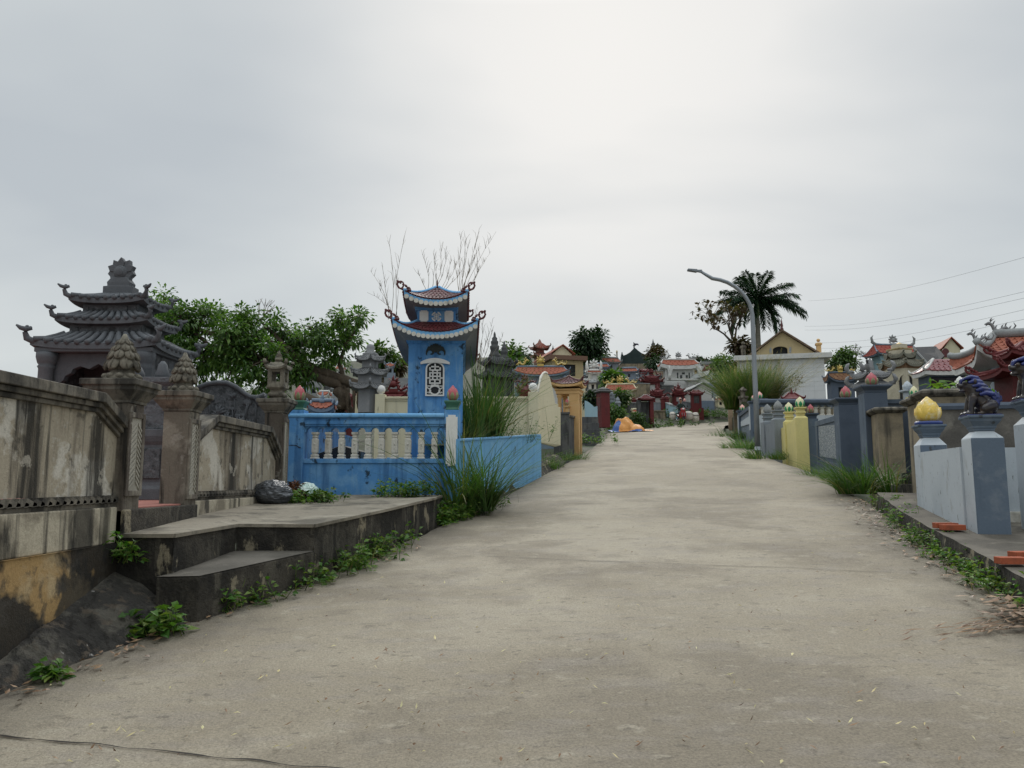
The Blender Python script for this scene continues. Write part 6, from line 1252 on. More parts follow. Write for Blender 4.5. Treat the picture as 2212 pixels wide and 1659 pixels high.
for i, (u, v, rx, ry, Y, lm, lb) in enumerate([(1100, 795, 26, 20, 46, lf_bush, 'rounded green tree behind the spire tombs'), (1130, 785, 20, 22, 52, lf_dark, 'dark hedge like tree left of the hilltop pagoda'), (825, 770, 22, 16, 42, lf_bush, 'small green tree above the pale pagoda'), (848, 790, 18, 14, 44, lf_brown, 'brownish shrub left of the blue tower'), (1105, 768, 9, 16, 48, lf_bush, 'thin pointed sapling behind the spire tombs'), (1530, 782, 18, 10, 92, lf_dark, 'dark treetop on the skyline right of the white temple'), (1505, 778, 14, 7, 95, lf_dark, 'low treetop just behind the white temple roof'), (1560, 790, 22, 18, 80, lf_bush, 'pale bush on the hill beside the bare tree'), (1300, 780, 12, 9, 92, lf_bush, 'scrubby bush near the slim buff column'), (730, 790, 24, 10, 60, lf_bush, 'hazy treetop beyond the banyan')]):
    htree('hill_tree', lb, u, v, rx, ry, Y, lm, 26, .35, parts=4, seed=30 + i, cl=.7, per=26)
# ================================================================ right side: walls along the road
HD = -rad(14)
def frame(x, y): return Vector((x, y, 0))
def loc2(T, u, v, lx_guess=0):
    pass
def ztop(u, v, Y): return at(u, v, Y).z
def post(parent, x0, x1, y0, y1, zb, zt, m_side, m_front=None, shoulder=.1, cap=None, name='post'):
    "square post with pyramid shoulder and flared cap; returns part and top z"
    m = M(); cx, cy, h, g = (x0 + x1) / 2, (y0 + y1) / 2, (x1 - x0) / 2, (y1 - y0) / 2
    rows = [(x0, x1, y0, y1, zb), (x0, x1, y0, y1, zt)]
    if shoulder: rows.append((cx - h * .55, cx + h * .55, cy - g * .55, cy + g * .55, zt + shoulder))
    m.stack(rows)
    if m_front is not None:
        for i, f in enumerate(m.f):
            if i % 4 == 1 and i < 5: m.k[i] = 1      # road-side front face only
    p = m.build(name, [m_side, m_front or m_side], parent, bevel=.011); z = zt + shoulder
    if cap:
        q = M(); s = h * .62; pr = [(s, z), (s, z + .02), (s * 1.12, z + .03), (s * 1.12, z + .05), (s * 1.5, z + .10), (s * 1.55, z + .125), (s * 1.72, z + .135), (s * 1.72, z + .16)]; q.sq(pr, cx, cy, 0, g / h); q.build('cap', cap, p, bevel=.005); z += .16
    return p, z, cx, cy
# ---- nearest pale wall with two posts
def near_wall():
    P0 = Vector((4.70, 7.9, plane(4.70, 7.9) + .2)); T = thing('plot_wall', 'pale grey wall with slate fronted posts carrying a yellow lotus bud and a lion', 'wall', P0, HD)
    z1 = ztop(2105, 946, 7.9) - P0.z; z2 = ztop(2015, 962, 9.75) - P0.z; zp = ztop(2015, 977, 9.7) - P0.z
    p, zc, cx, cy = post(T, 0, .31, 0, .31, -.15, z1, paleblue, slate, .075, slate); lp = (cx, cy, zc)
    p2, zc2, cx2, cy2 = post(T, -.02, .29, 1.85, 2.16, -.1, z2, paleblue, slate, .10, slate)
    m = M(); m.stack([(-.004, .14, .312, 1.848, -.1), (-.019, .14, .312, 1.848, -.099), (-.019, .14, .312, 1.848, zp)]); m.build('panel', paleblue, T)
    m = M(); m.lathe([(.155, zc2), (.165, zc2 + .02), (.155, zc2 + .045)], (cx2, cy2), 20); m.build('blue_ring', mat('cobalt glaze', (.02, .045, .2), rough=.35, bump=.1, spec=.5), p2)
    lotus('lotus_bud', p2, zc2 + .035, .155, .33, [lotusyellow, lotusyellow], cx2, cy2, n=6)
    # inner side: pale panel, white ledge, taller right gate post
    m = M(); m.box(.36, 1.4, .9, 1.02, .18, z1 * .93); m.build('inner_panel', paleblue, T); m = M(); m.box(.33, 1.4, .86, 1.06, -.1, .178); m.build('inner_plinth', dirtywhite, T, bevel=.008)
    p3, zc3, cx3, cy3 = post(T, .52, .85, .05, .36, -.15, z1 + .14, paleblue, slate, .09, slate)
    R_ = Matrix.Translation(P0) @ Matrix.Rotation(HD, 4, 'Z'); return R_ @ Vector(lp), R_ @ Vector((cx3, cy3, zc3))
lion_spot, lion_spot2 = near_wall()
darkglaze = mat('dark brown glaze', (.022, .016, .014), [((.06, .035, .022), 14, .5, .62, .7), ((.008, .01, .03), 9, .5, .65, .8)], rough=.3, spec=.45, bump=.3, bscale=30, coat=.15)
blueglaze = mat('cobalt blue glaze', (.014, .028, .16), [((.008, .01, .05), 14, .5, .65, .8)], rough=.28, spec=.5, bump=.2, coat=.2)
def lion(loc, label, s=1.0, flip=1):
    T = thing('lion_statue', label, 'statue', loc, HD, 'glazed guardian lions on gate posts'); m = M()
    def cap(a, b, r0, r1, n=6):
        for i in range(n + 1):
            t = i / n; p = Vector(a).lerp(Vector(b), t); r = r0 + (r1 - r0) * t; m.ball(p * s, (r * s,) * 3, 10)
    cap((.09, 0, .085), (-.03, 0, .20), .095, .085); cap((-.03, 0, .2), (-.06, 0, .28), .085, .08)
    for sy in (-1, 1):
        cap((-.07, sy * .06, .19), (-.10, sy * .065, .09), .045, .032); cap((-.10, sy * .065, .09), (-.105, sy * .065, .02), .032, .03); m.ball((-.135 * s, sy * .065 * s, .02 * s), (.045 * s, .034 * s, .026 * s), 10)
        cap((.09, sy * .075, .10), (.02, sy * .095, .07), .07, .05); cap((.02, sy * .095, .07), (.06, sy * .095, .025), .04, .03); m.ball((-.01 * s, sy * .095 * s, .02 * s), (.055 * s, .034 * s, .025 * s), 10)
    cap((-.07, 0, .31), (-.11, 0, .315), .078, .062); m.ball((-.165 * s, 0, .325 * s), (.045 * s, .05 * s, .028 * s), 10); m.ball((-.155 * s, 0, .27 * s), (.042 * s, .042 * s, .02 * s), 10); m.ball((-.19 * s, 0, .345 * s), (.02 * s, .028 * s, .018 * s), 8)
    for sy in (-1, 1): m.ball((-.135 * s, sy * .05 * s, .355 * s), (.026 * s, .022 * s, .022 * s), 8); m.ball((-.05 * s, sy * .085 * s, .36 * s), (.018 * s, .02 * s, .035 * s), 8)
    o = m.build('body', darkglaze, T); r = o.modifiers.new('remesh', 'REMESH'); r.mode = 'VOXEL'; r.voxel_size = .008 * s; r.use_smooth_shade = True; sm = o.modifiers.new('smooth', 'SMOOTH'); sm.iterations = 4
    m = M()
    for i in range(5):
        for sy in (-1, 0, 1):
            z = .40 - .045 * i; x = -.06 + .03 * i - .02 * abs(sy); y = sy * (.045 + .012 * i); m.tube([Vector((x - .06, y, z)) * s, Vector((x, y * 1.2, z + .015)) * s, Vector((x + .06, y * 1.3, z)) * s, Vector((x + .085, y * 1.2, z - .02)) * s], [.016 * s, .026 * s, .024 * s, .010 * s], 7)
    m.tube([Vector((-.19, 0, .30)) * s, Vector((-.16, 0, .385)) * s, Vector((-.10, 0, .41)) * s], [.014 * s, .022 * s, .02 * s], 7)
    o = m.build('mane', blueglaze, T); r = o.modifiers.new('remesh', 'REMESH'); r.mode = 'VOXEL'; r.voxel_size = .006 * s; r.use_smooth_shade = True
    m = M()
    for i in range(5):
        a = rad(35 + 24 * i); b = Vector((.15, 0, .13)); d = Vector((math.cos(a) * .55, 0, math.sin(a))); m.tube([b * s, (b + d * .07 + Vector((.02, 0, 0))) * s, (b + d * .15) * s], [.016 * s, .026 * s, .003 * s], 7)
    m.ball(Vector((.16, 0, .13)) * s, (.04 * s, .03 * s, .045 * s), 8); o = m.build('tail', blueglaze, T); r = o.modifiers.new('remesh', 'REMESH'); r.mode = 'VOXEL'; r.voxel_size = .006 * s; r.use_smooth_shade = True
    m = M(); m.box(-.17 * s, .17 * s, -.12 * s, .12 * s, .0, .012); 
    m.build('plinth', blueglaze, T)
lion(lion_spot, 'dark glazed seated lion with blue mane and fan tail on the pale wall post', .98)
lion(lion_spot2, 'second dark blue lion partly cut by the right picture edge', 1.05)
# ---- stained rear wall behind them
T = thing('rear_wall', 'mottled grey rear wall with slate coping behind the yellow lotus post', 'wall', (6.4, 10.4, 1.3), HD)
m = M(); m.box(-.75, 2.6, 0, .15, -.5, at(2120, 884, 10.4).z - 1.3); m.build('panel', mat('mottled cement', (.15, .14, .125), [((.08, .075, .068), 2.2, .45, .62, .8), ((.25, .235, .20), 4, .56, .7, .6)], bump=.4), T); z = at(2120, 884, 10.4).z - 1.3
m = M(); m.stack([(-.78, 2.6, -.04, .19, z + .002), (-.78, 2.6, -.05, .2, z + .05), (-.78, 2.6, -.03, .18, z + .09)]); m.build('coping', slate2, T)
# ---- tan stained gate with stepped copings
def tan_gate():
    P0 = Vector((5.88, 10.86, plane(5.88, 10.86) + .12)); z = lambda v, Y: at(0, v, Y).z - P0.z
    T = thing('stained_gate_wall', 'tall tan stained wall with stepped mouldy coping, near side of the weedy steps', 'wall', P0, HD, 'stained plot walls on the right')
    def piece(T, y0, y1, w_, zt, zt2, split, x0=0.0):
        m = M(); m.box(x0, x0 + w_, y0, split, -.4, zt2); m.build('near_panel', tanwall, T, bevel=.008); m = M(); m.box(x0 + .015, x0 + w_ - .08, split + .002, y1, -.4, zt); m.build('far_panel', tanwall, T, bevel=.008)
        for a, b, zz in ((y0, split, zt2), (split + .02, y1, zt)):
            m = M(); o = .09; m.stack([(x0 - .02, x0 + w_ + .02, a - .02, b + .02, zz + .002), (x0 - o, x0 + w_ + o, a - o, b + o * .4, zz + .05), (x0 - o, x0 + w_ + o, a - o, b + o * .4, zz + .085), (x0 - o * .5, x0 + w_ + o * .5, a - o * .5, b, zz + .11)]); m.build('coping', coping_m, T, bevel=.006)
    piece(T, 0, 1.15, .62, z(878, 11.9), z(860, 11.0), .58)
    T = thing('stained_gate_wall', 'lower tan stained wall with stepped mouldy coping, far side of the weedy steps', 'wall', P0, HD, 'stained plot walls on the right')
    piece(T, 3.22, 4.4, .42, z(905, 14.9), z(893, 14.0), 3.8)
    m = M(); 
    for i in range(3): m.box(.05 + .28 * i, .05 + .28 * i + (.278 if i < 2 else .9), 1.17, 3.2, -.4, .22 + .2 * i)
    m.move(Matrix.Translation(P0) @ Matrix.Rotation(HD, 4, 'Z')); kind(m.build('side_steps', platform_m), 'structure')
tan_gate()
# ---- slate wall with sloped terrazzo panel
terr_m = mat('terrazzo chip panel', (.27, .30, .32), [((.55, .57, .56), 26, .55, .60, .9), ((.06, .07, .08), 33, .55, .60, .9)], fine=.2, bump=.8, bscale=40)
def slate_wall():
    P0 = Vector((6.90, 16.2, plane(6.90, 16.2) + .05)); T = thing('slate_wall', 'slate blue wall with sloped rail, terrazzo chip panel and pink lotus posts', 'wall', P0, -rad(9)); z = lambda v, Y: at(0, v, Y).z - P0.z
    yn, yf = 0, 2.6; zt = z(876, 16.3)
    def lpost(x0, x1, y0, y1, zt, r, h, ms=slate2):
        p, zc, cx, cy = post(T, x0, x1, y0, y1, -.3, zt, slate, ms, .0, None); q = M(); s = (x1 - x0) / 2; q.sq([(s * .9, zt + .001), (s * .95, zt + .05), (s * 1.25, zt + .10), (s * 1.35, zt + .12), (s * 1.35, zt + .15), (s * .7, zt + .165)], cx, cy); q.build('cap', slate2, p, bevel=.005)
        lotus('lotus_bud', p, zt + .16, r, h, [olive, pinkpetal], cx, cy)
    lpost(.0, .42, 0, .42, zt, .115, .27)
    lpost(.06, .48, -1.65, -1.23, z(852, 14.8), .115, .26)
    m = M(); m.box(.02, .30, 3.2, 3.48, -.2, z(906, 19.6)); p = m.build('end_post', slate, T); q = M(); zz = z(906, 19.6); q.sq([(.11, zz), (.12, zz + .07), (.17, zz + .11), (.17, zz + .14)], .16, 3.34); q.build('cap', slate2, p); lotus('lotus_bud', p, zz + .14, .085, .24, [olive, pinkpetal], .16, 3.34)
    za, zb = z(898, 16.8), z(916, 19.4)
    m = M(); m.prism([(.08, .43, -.2), (.08, 2.49, .0), (.08, 2.49, zb - .01), (.08, .43, za - .01)], (.1, 0, 0)); m.build('backing', slate, T)
    m = M(); m.prism([(.055, .43, za - .12), (.055, 2.49, zb - .12), (.055, 2.49, zb), (.055, .43, za)], (.15, 0, 0)); m.prism([(.058, .43, -.2), (.058, 2.49, .0), (.058, 2.49, .30), (.058, .43, .16)], (.145, 0, 0)); m.prism([(.06, 2.3, .3), (.06, 2.49, .301), (.06, 2.49, zb - .121), (.06, 2.3, zb - .1)], (.14, 0, 0)); m.build('sloped_frame', slate, T, bevel=.005)
    m = M(); m.prism([(.070, .5, .26), (.070, 2.2, .38), (.070, 2.2, zb - .13), (.070, .5, za - .2)], (.012, 0, 0)); m.build('terrazzo_panel', terr_m, T)
    m = M(); zr = z(876, 15); m.box(.45, 3.6, -1.5, -1.36, -.2, zr); m.box(.42, 3.6, -1.54, -1.32, zr + .002, zr + .08); m.build('side_wall', slate2, T)
slate_wall()
# ---- yellow posts, grey posts
def stepped(label, x, y, tops, wallm, lot, r, h, shaft, name='stepped_wall', dx=.30, cat='wall', rz=-rad(9.6)):
    P0 = Vector((x, y, plane(x, y) - .05)); T = thing(name, label, cat, P0, rz); z = lambda v, Y: at(0, v, Y).z - P0.z
    for i, (ly, v, Yv) in enumerate(tops):
        zt = z(v, Yv); p, zc, cx, cy = post(T, 0, dx, ly, ly + dx, -.3, zt, wallm, None, .06, None); q = M(); s = dx * .30; zc = zt + .06; q.sq([(s, zc), (s, zc + .04), (s * 1.3, zc + .06), (s * 1.3, zc + .09), (s * 1.05, zc + .10), (s * 1.05, zc + .15), (s * 1.5, zc + .18), (s * 1.5, zc + .21)], cx, cy); q.build('cap', wallm, p, bevel=.004)
        lotus('lotus_bud', p, zc + .21, r, h, lot, cx, cy)
        if i: a, b = tops[i - 1], tops[i]; m = M(); m.box(.04, dx - .06, b[0] + dx, a[0], -.3, z(a[1] + 6, a[2])); m.build('panel', wallm, T)
    return T
stepped('yellow stepped wall posts topped with green and cream lotus buds', 7.08, 19.2, [(3.7, 924, 22.9), (1.85, 911, 21.1), (.0, 903, 19.3)], yellowp, [greenp, creamp], .115, .27, 0, rz=-rad(11.5))
stepped('pale grey stepped wall posts topped with plain grey lotus buds behind the lamp post', 7.50, 22.0, [(1.1, 912, 23.2), (.0, 906, 22.1)], greypaint, [HF, HF], .12, .29, 0, dx=.36, rz=-rad(3))
def balustrade():
    Y = 25.5; T = thing('slate_balustrade', 'slate grey balustrade with small white balusters behind the yellow posts', 'fence', at(1720, 900, Y)); X = lambda u: at(u, 880, Y).x - T.location.x; Z = lambda v: at(0, v, Y).z - T.location.z
    a, b = X(1640), X(1832); m = M(); m.stack([(a, b, -.02, .2, Z(873)), (a, b, -.1, .28, Z(870)), (a, b, -.1, .28, Z(865)), (a, b, -.05, .22, Z(862))]); m.build('top_rail', slate2, T)
    m = M(); m.box(a, b, .0, .18, -1.5, Z(897)); m.build('base_wall', paleblue, T)
    us = [1650 + 14.2 * i for i in range(13)]; pts = [(a, .03, Z(873.5)), (a, .03, Z(879))]
    for u in us:
        c0, c1 = X(u + 1.5), X(u + 12.7); c, r = (c0 + c1) / 2, (c1 - c0) / 2; pts += [(c - r * math.cos(math.pi * k / 5), .03, Z(879) + (Z(874.5) - Z(879)) * math.sin(math.pi * k / 5)) for k in range(6)]
    pts += [(b, .03, Z(879)), (b, .03, Z(873.5))]; m = M(); m.prism(pts[::-1], (0, .12, 0)); m.build('arcade', slate, T)
    for u in us: m = M(); x = X(u); za, zb = Z(897), Z(879); H = zb - za; m.sq([(.07, za), (.07, za + .1 * H), (.045, za + .2 * H), (.055, za + .5 * H), (.045, za + .8 * H), (.075, za + .95 * H), (.075, zb)], x, .09); m.build('baluster', dirtywhite, T)
    m = M(); m.box(a, b, .5, .6, -1.5, Z(880)); m.build('back_panel', tanwall, T)
balustrade()
def bluegrey_wall():
    P0 = Vector((9.62, 30.3, plane(9.62, 30.3) + .0)); T = thing('sloped_wall', 'blue grey sloped wall with pink and green lotus buds left of the lamp post', 'wall', P0, -rad(9.8)); z = lambda v, Y: at(0, v, Y).z - P0.z
    for ly, v, Y in ((.0, 868, 30.4), (1.5, 873, 31.9), (5.6, 893, 36)):
        zt = z(v, Y); m = M(); m.box(0, .4, ly, ly + .4, -.4, zt); p = m.build('post', slate, T, bevel=.01); m = M(); m.box(-.02, -.001, ly + .06, ly + .34, .5, zt - .1); m.build('pale_inlay', paleblue, p); m = M(); m.sq([(.2, zt), (.27, zt + .08), (.27, zt + .12)], .2, ly + .2); m.build('cap', slate2, p); lotus('lotus_bud', p, zt + .12, .13, .3, [greenp, palepink], .2, ly + .2)
    m = M(); za, zb = z(884, 32.3), z(901, 36); m.prism([(.1, 1.91, -.4), (.1, 5.59, -.2), (.1, 5.59, zb), (.1, 1.91, za)], (.15, 0, 0)); m.build('panel', bluegrey, T)
    m = M(); m.prism([(.02, 1.91, za), (.02, 5.59, zb), (.02, 5.59, zb + .15), (.02, 1.91, za + .15)], (.3, 0, 0)); m.build('sloped_rail', slate2, T); m = M(); m.prism([(.06, 1.9, .8), (.06, 5.4, .9), (.06, 5.4, zb - .25), (.06, 1.9, za - .25)], (.03, 0, 0)); m.build('pale_panel', paleblue, T)
    m = M(); m.box(.05, .3, -2.8, -.01, -.4, z(900, 29)); m.build('pebble_panel', terr_m, T)
bluegrey_wall()
for i, (u, vb, vt, Y, hw, mt, lb, cp) in enumerate([(1570, 922, 855, 42, 5, mat('pinkish old render', (.30, .22, .15), [((.14, .11, .08), 4, .5, .7, .7)], bump=.5), 'pinkish crumbling pier at the far right bend', 0), (1582, 930, 860, 39, 6, tanwall, 'brown stained pier beside the pinkish one', 0), (1597, 935, 862, 36, 8, pillar_m, 'grey stone pier with lantern cap beside the big reed clump', 1)]):
    P = gnd(u, vb); P.x += .25; Y = P.y; k = Y / F; m = M(); h = (vb - vt) * k; pr = [(hw * k, -.6), (hw * k, h)]
    if cp: pr += [(hw * k * 1.3, h + .05), (hw * k * 1.3, h + .12), (hw * k * .6, h + .15), (hw * k * .6, h + .35), (hw * k * 1.1, h + .42), (hw * k * .2, h + .6)]
    m.sq(pr); m.move(Matrix.Translation(P) @ Matrix.Rotation(HD, 4, 'Z')); tag(m.build('old_pier', mt, world=True, loc=P), lb, 'pier')
# ---- street lamps
def lamp(label, u, vb, Y, arm, H, r, bend=1.4):
    P = at(u, vb, Y); T = thing('street_lamp', label, 'street lamp', P, 0); m = M(); Q = [(0, 0, -.3), (0, 0, H * .35), (0, 0, H * .74)]
    for i in range(1, 9): a = math.pi / 2 * i / 8 * .93; Q.append((-bend * (1 - math.cos(a)), 0, H * .74 + (H * .22) * math.sin(a)))
    Q.append((-arm, 0, H)); m.tube(Q, [r * 1.25, r * 1.1, r * .95] + [r * .85] * 8 + [r * .6], 12); m.build('pole', metal, T)
    m = M(); m.lathe([(r * 2.0, -.02), (r * 2.0, .02), (r * 1.4, .03), (r * 1.3, .12)], n=12); m.build('base_flange', metal, T)
    m = M(); x = -arm; z = H; k = r / .06
    for a, b, w_, h_ in ((-.02, .12, .04, .04), (.115, .36, .075, .036)):
        m.prism([(x + .02 - a * k, -w_ * k, z - h_ * k + a * .08), (x + .02 - b * k, -w_ * k * .85, z - h_ * k * .7 + b * .14), (x + .02 - b * k, -w_ * k * .85, z + h_ * k * .6 + b * .14), (x + .02 - a * k, -w_ * k, z + h_ * k + a * .08)], (0, 2 * w_ * k, 0))
    m.build('luminaire', greypaint, T, bevel=.008)
lamp('tall galvanised street lamp with long arm reaching over the road', 1637, 973, 24.2, 1.62, at(1527, 586, 24.2).z - at(1637, 973, 24.2).z, .072)
lamp('small distant street lamp above the cream arched tomb', 1932, 800, 55, 1.3, 2.0, .05, .9)
# ---- white tiled tomb house with buff gable
def white_house():
    Y = 50; P = at(1700, 872, Y); k = Y / F; T = thing('tiled_tomb_house', 'white tiled tomb house with flat slab and buff gable with arched opening', 'house', P, HD); X = lambda u: (u - 1700) * k * 1.0; Z = lambda v: at(0, v, Y).z - P.z
    tw = mat('white wall tile', (.62, .63, .64), [((.50, .51, .52), 3, .5, .7, .5)], rough=.4, bump=.1, fine=.05, spec=.5)
    m = M(); m.box(X(1690), X(1780), 0, 4, -2, Z(777)); m.build('tiled_wall', tw, T)
    g = M()
    for i in range(1, 8): z = Z(777) - i * .3; g.box(X(1690) + .01, X(1780) - .01, -.004, -.001, z - .006, z + .006)
    for i in range(1, 4): x = X(1690) + i * (X(1780) - X(1690)) / 4; g.box(x - .005, x + .005, -.005, -.0015, -.5, Z(777) - .02)
    g.build('tile_joints', mat('tile joint', (.45, .46, .47), bump=0), T)
    m = M(); m.box(X(1600), X(1690) - .002, .25, 4, -2, Z(777)); m.build('side_wall', tw, T)
    m = M(); m.box(X(1592), X(1795), -.35, 4.4, Z(776.5), Z(766)); m.build('slab', whitewall, T, bevel=.01)
    ya = .5; m = M(); ap = (X(1698), Z(714)); l, r = (X(1630), Z(765)), (X(1768), Z(765)); o = (X(1677), X(1708), Z(745), Z(765.5))
    c, rr = (o[0] + o[1]) / 2, (o[1] - o[0]) / 2; arc = [(c + rr * math.cos(math.pi * i / 10), Z(752) + (o[2] - Z(752)) * math.sin(math.pi * i / 10)) for i in range(11)]
    pts = [l, (o[0], l[1])] + arc[::-1] + [(o[1], l[1]), r, ap]; m.prism([(x, ya, z) for x, z in pts], (0, .15, 0)); m.build('gable', buff, T)
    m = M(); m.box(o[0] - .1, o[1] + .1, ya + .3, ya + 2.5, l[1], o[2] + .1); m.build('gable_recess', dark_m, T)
    m = M()
    for e in (l, r):
        s = -1 if e is l else 1; m.prism([(ap[0], ya - .25, ap[1] + .02), (ap[0], ya - .25, ap[1] + .14), (e[0] + s * .2, ya - .25, e[1] + .06), (e[0] + s * .2, ya - .25, e[1] - .06)], (0, 3.4, 0))
    rf = m.build('roof', mat('old brown roof', (.16, .11, .075), [((.08, .06, .045), 4, .5, .7, .7), ((.3, .24, .17), 3, .56, .7, .6)], bump=.4), T)
    m = M(); m.lathe([(.10, ap[1] + .1), (.12, ap[1] + .2), (.06, ap[1] + .3), (.09, ap[1] + .45), (.05, ap[1] + .6), (.01, ap[1] + .95)], (ap[0], ya), 10); m.build('spike_finial', maroon, rf)
    for u in (1772, 1614): x = X(u); m = M(); m.sq([(.14, Z(766)), (.14, Z(748)), (.2, Z(746)), (.2, Z(743)), (.1, Z(741))], x, .4); m.ball((x, .4, Z(736)), .12, 10); m.build('corner_pier', apricot if u > 1700 else pillar_m, T)
    for sx in (-1, 1): m = M(); x = c + sx * .62; m.prism([(x - .08, ya - .02, Z(760)), (x + .06, ya - .02, Z(760)), (x + .09, ya - .02, Z(750)), (x + .0, ya - .02, Z(746)), (x - .07, ya - .02, Z(752))], (0, .019, 0)); m.build('relief_ornament', HF, T)
white_house()
house('red_tomb', 'low dark red tomb with stepped roof before the white tiled house', 'tomb', 1690, 1735, 849, 863, 905, 28, redpaint, redpaint, 'hip', .9, HD, .12, None, redpaint, ('spike', redpaint, .18), 0, 0, 1)
house('dark_tomb', 'dark tomb with curved brown roof right of the white tiled house', 'tomb', 1788, 1850, 806, 824, 880, 30, slate2, mat('brown roof', (.15, .075, .04), [((.3, .2, .07), 8, .55, .68, .6)], bump=.3), 'side', 1.3, -.1, .12, (.3, .6, 0, .8), slate2, ('dragon', gold, .2), .22, .14, 2)
# ---- grey carved tomb lantern
def stone_lantern():
    Y = 19.5; P = at(1884, 872, Y); k = Y / F; T = thing('carved_stone_tomb', 'grey carved stone tomb with dragon swept roof above the slate wall', 'tomb', P, .25); Z = lambda v: at(0, v, Y).z - P.z
    m = M(); m.sq([(22 * k, -.8), (22 * k, Z(838))]); m.build('lower_body', carved, T, bevel=.01)
    for hw, hi, va, vb, fl in ((32, 17, 836, 824, 7), (31, 14, 816, 803, 15)):
        m = M(); fns = skirt(m, hw * k, hw * k, hi * k, hi * k, Z(vb) - Z(va), Z(va), fl * k, 3 * k, hi * k)
        for f in fns:
            for i in range(9): m.tube([f((i + .5) / 9, q) for q in (0, .5, 1)], 2 * k, 6)
            p = f(0, 0); d = Vector((p.x, p.y, 0)).normalized(); m.tube([p - d * 10 * k, p, p + d * 4 * k + Vector((0, 0, 8 * k)), p + d * 1 * k + Vector((0, 0, 16 * k)), p - d * 3 * k + Vector((0, 0, 20 * k))], [3 * k, 5 * k, 5 * k, 4 * k, 1 * k], 7)
        m.build('curved_roof', palestone, T)
    m = M(); m.sq([(17 * k, Z(826)), (17 * k, Z(812))]); m.build('upper_body', palestone, T)
    m = M(); m.tube([(0, 0, Z(806)), (0, 0, Z(792)), (3 * k, 0, Z(782)), (0, 0, Z(774))], [9 * k, 7 * k, 5 * k, 1 * k], 8); m.tube([(-22 * k, 0, Z(802)), (-19 * k, 0, Z(794)), (-24 * k, 0, Z(786)), (-20 * k, 0, Z(782))], [5 * k, 5 * k, 4 * k, 1 * k], 7); m.tube([(-12 * k, 0, Z(800)), (-14 * k, 0, Z(792)), (-10 * k, 0, Z(788))], [6 * k, 5 * k, 2 * k], 7); m.build('dragon_crest', palestone, T)
stone_lantern()
def arch_tower():
    Y = 22.5; P = at(1950, 872, Y); k = Y / F; T = thing('arched_tomb_tower', 'cream hexagonal tomb tower with arched niche and yellow lotus on its roof', 'tomb', P, .30); Z = lambda v: at(0, v, Y).z - P.z; n = 6; r = 39 * k
    stucco = mat('aged cream stucco', (.48, .44, .34), [((.28, .25, .19), 3, .5, .7, .6), ((.12, .11, .09), (5, 5, 1), .62, .74, .6)], bump=.25)
    m = M(); m.lathe([(r, -1), (r, Z(800))], n=n, sm=False); m.build('body', stucco, T)
    a = rad(240); d = Vector((math.cos(a), math.sin(a), 0)); ap = r * math.cos(math.pi / n); R_ = Matrix.Translation(d * ap) @ Matrix.Rotation(a + math.pi / 2, 4, 'Z'); w_ = r * .33
    def arc(q, y): return [(-w_ * q, y, -.5), (w_ * q, y, -.5)] + [(w_ * q * math.cos(math.pi * i / 10), y, Z(826) + w_ * q * math.sin(math.pi * i / 10)) for i in range(11)]
    m = M(); m.prism(arc(1, -.012), (0, .011, 0)); m.move(R_); m.build('niche', dark_m, T); m = M(); A, B = arc(1.0, -.045), arc(1.22, -.045)
    for i in range(2, 12): m.prism([A[i], A[i + 1], B[i + 1], B[i]], (0, .043, 0))
    m.move(R_); m.build('arch_moulding', stucco, T)
    m = M(); m.lathe([(r * 1.0, Z(800)), (r * 1.06, Z(797)), (r * 1.06, Z(794)), (r * 1.12, Z(793)), (r * 1.12, Z(790))], n=n, sm=False); m.build('cornice', mat('brown cornice', (.20, .12, .07), bump=.3), T)
    rm = mat('grey green roof tile', (.17, .165, .13), [((.08, .08, .065), 5, .5, .7, .7), ((.30, .22, .15), 4, .55, .7, .6)], bump=.4)
    for R0, R1, va, vb in ((1.2, .66, 792, 777), (.86, .44, 772, 763)):
        m = M()
        for i in range(n):
            a0, a1 = 2 * math.pi * i / n, 2 * math.pi * (i + 1) / n; c = lambda rr, a, z: Vector((r * rr * math.cos(a), r * rr * math.sin(a), z))
            def f(t, q): p = c(R0, a0, 0).lerp(c(R0, a1, 0), t); w2 = c(R1, a0, 0).lerp(c(R1, a1, 0), t); x = p.lerp(w2, q); x.z = Z(va) + (Z(vb) - Z(va)) * q + .12 * abs(2 * t - 1) ** 3 * (1 - q) ** 2; return x
            m.grid(f, 8, 4); m.grid(lambda t, q: f(1 - t, q) - Vector((0, 0, .07)), 8, 4); m.grid(lambda t, q: f(t, 0) - Vector((0, 0, .07 * (1 - q))), 8, 1)
            for j in range(8): m.tube([f((j + .5) / 8, q) for q in (0, .5, 1)], .016, 5)
            m.tube([f(0, q) for q in (0, .5, 1)], .025, 5); p = f(0, 0); m.ball(p + Vector((0, 0, .02)), .035, 6)
        m.build('tiled_roof', rm, T); m = M(); m.lathe([(r * R1 * .98, Z(vb) - .25), (r * R1 * .98, Z(vb) + .25)], n=n, sm=False); m.build('drum', stucco, T)
    m = M(); m.sq([(16 * k, Z(768)), (16 * k, Z(757)), (19 * k, Z(756)), (19 * k, Z(754))]); m.build('crest_block', buff, T); lotus('lotus_crest', T, Z(754), 10 * k, 15 * k, [gold, lotusyellow], 0, 0)
arch_tower()
house('far_temple', 'distant two tiered red roofed temple with scrolled ridge behind the cream tower', 'temple', 1880, 1990, 746, 770, 830, 52, skywall, mat('far red tile', (.26, .06, .045), bump=.2), 'side', 2.2, .12, .4, None, bluetrim, ('horns', HF, .7), .45, .3, 4)
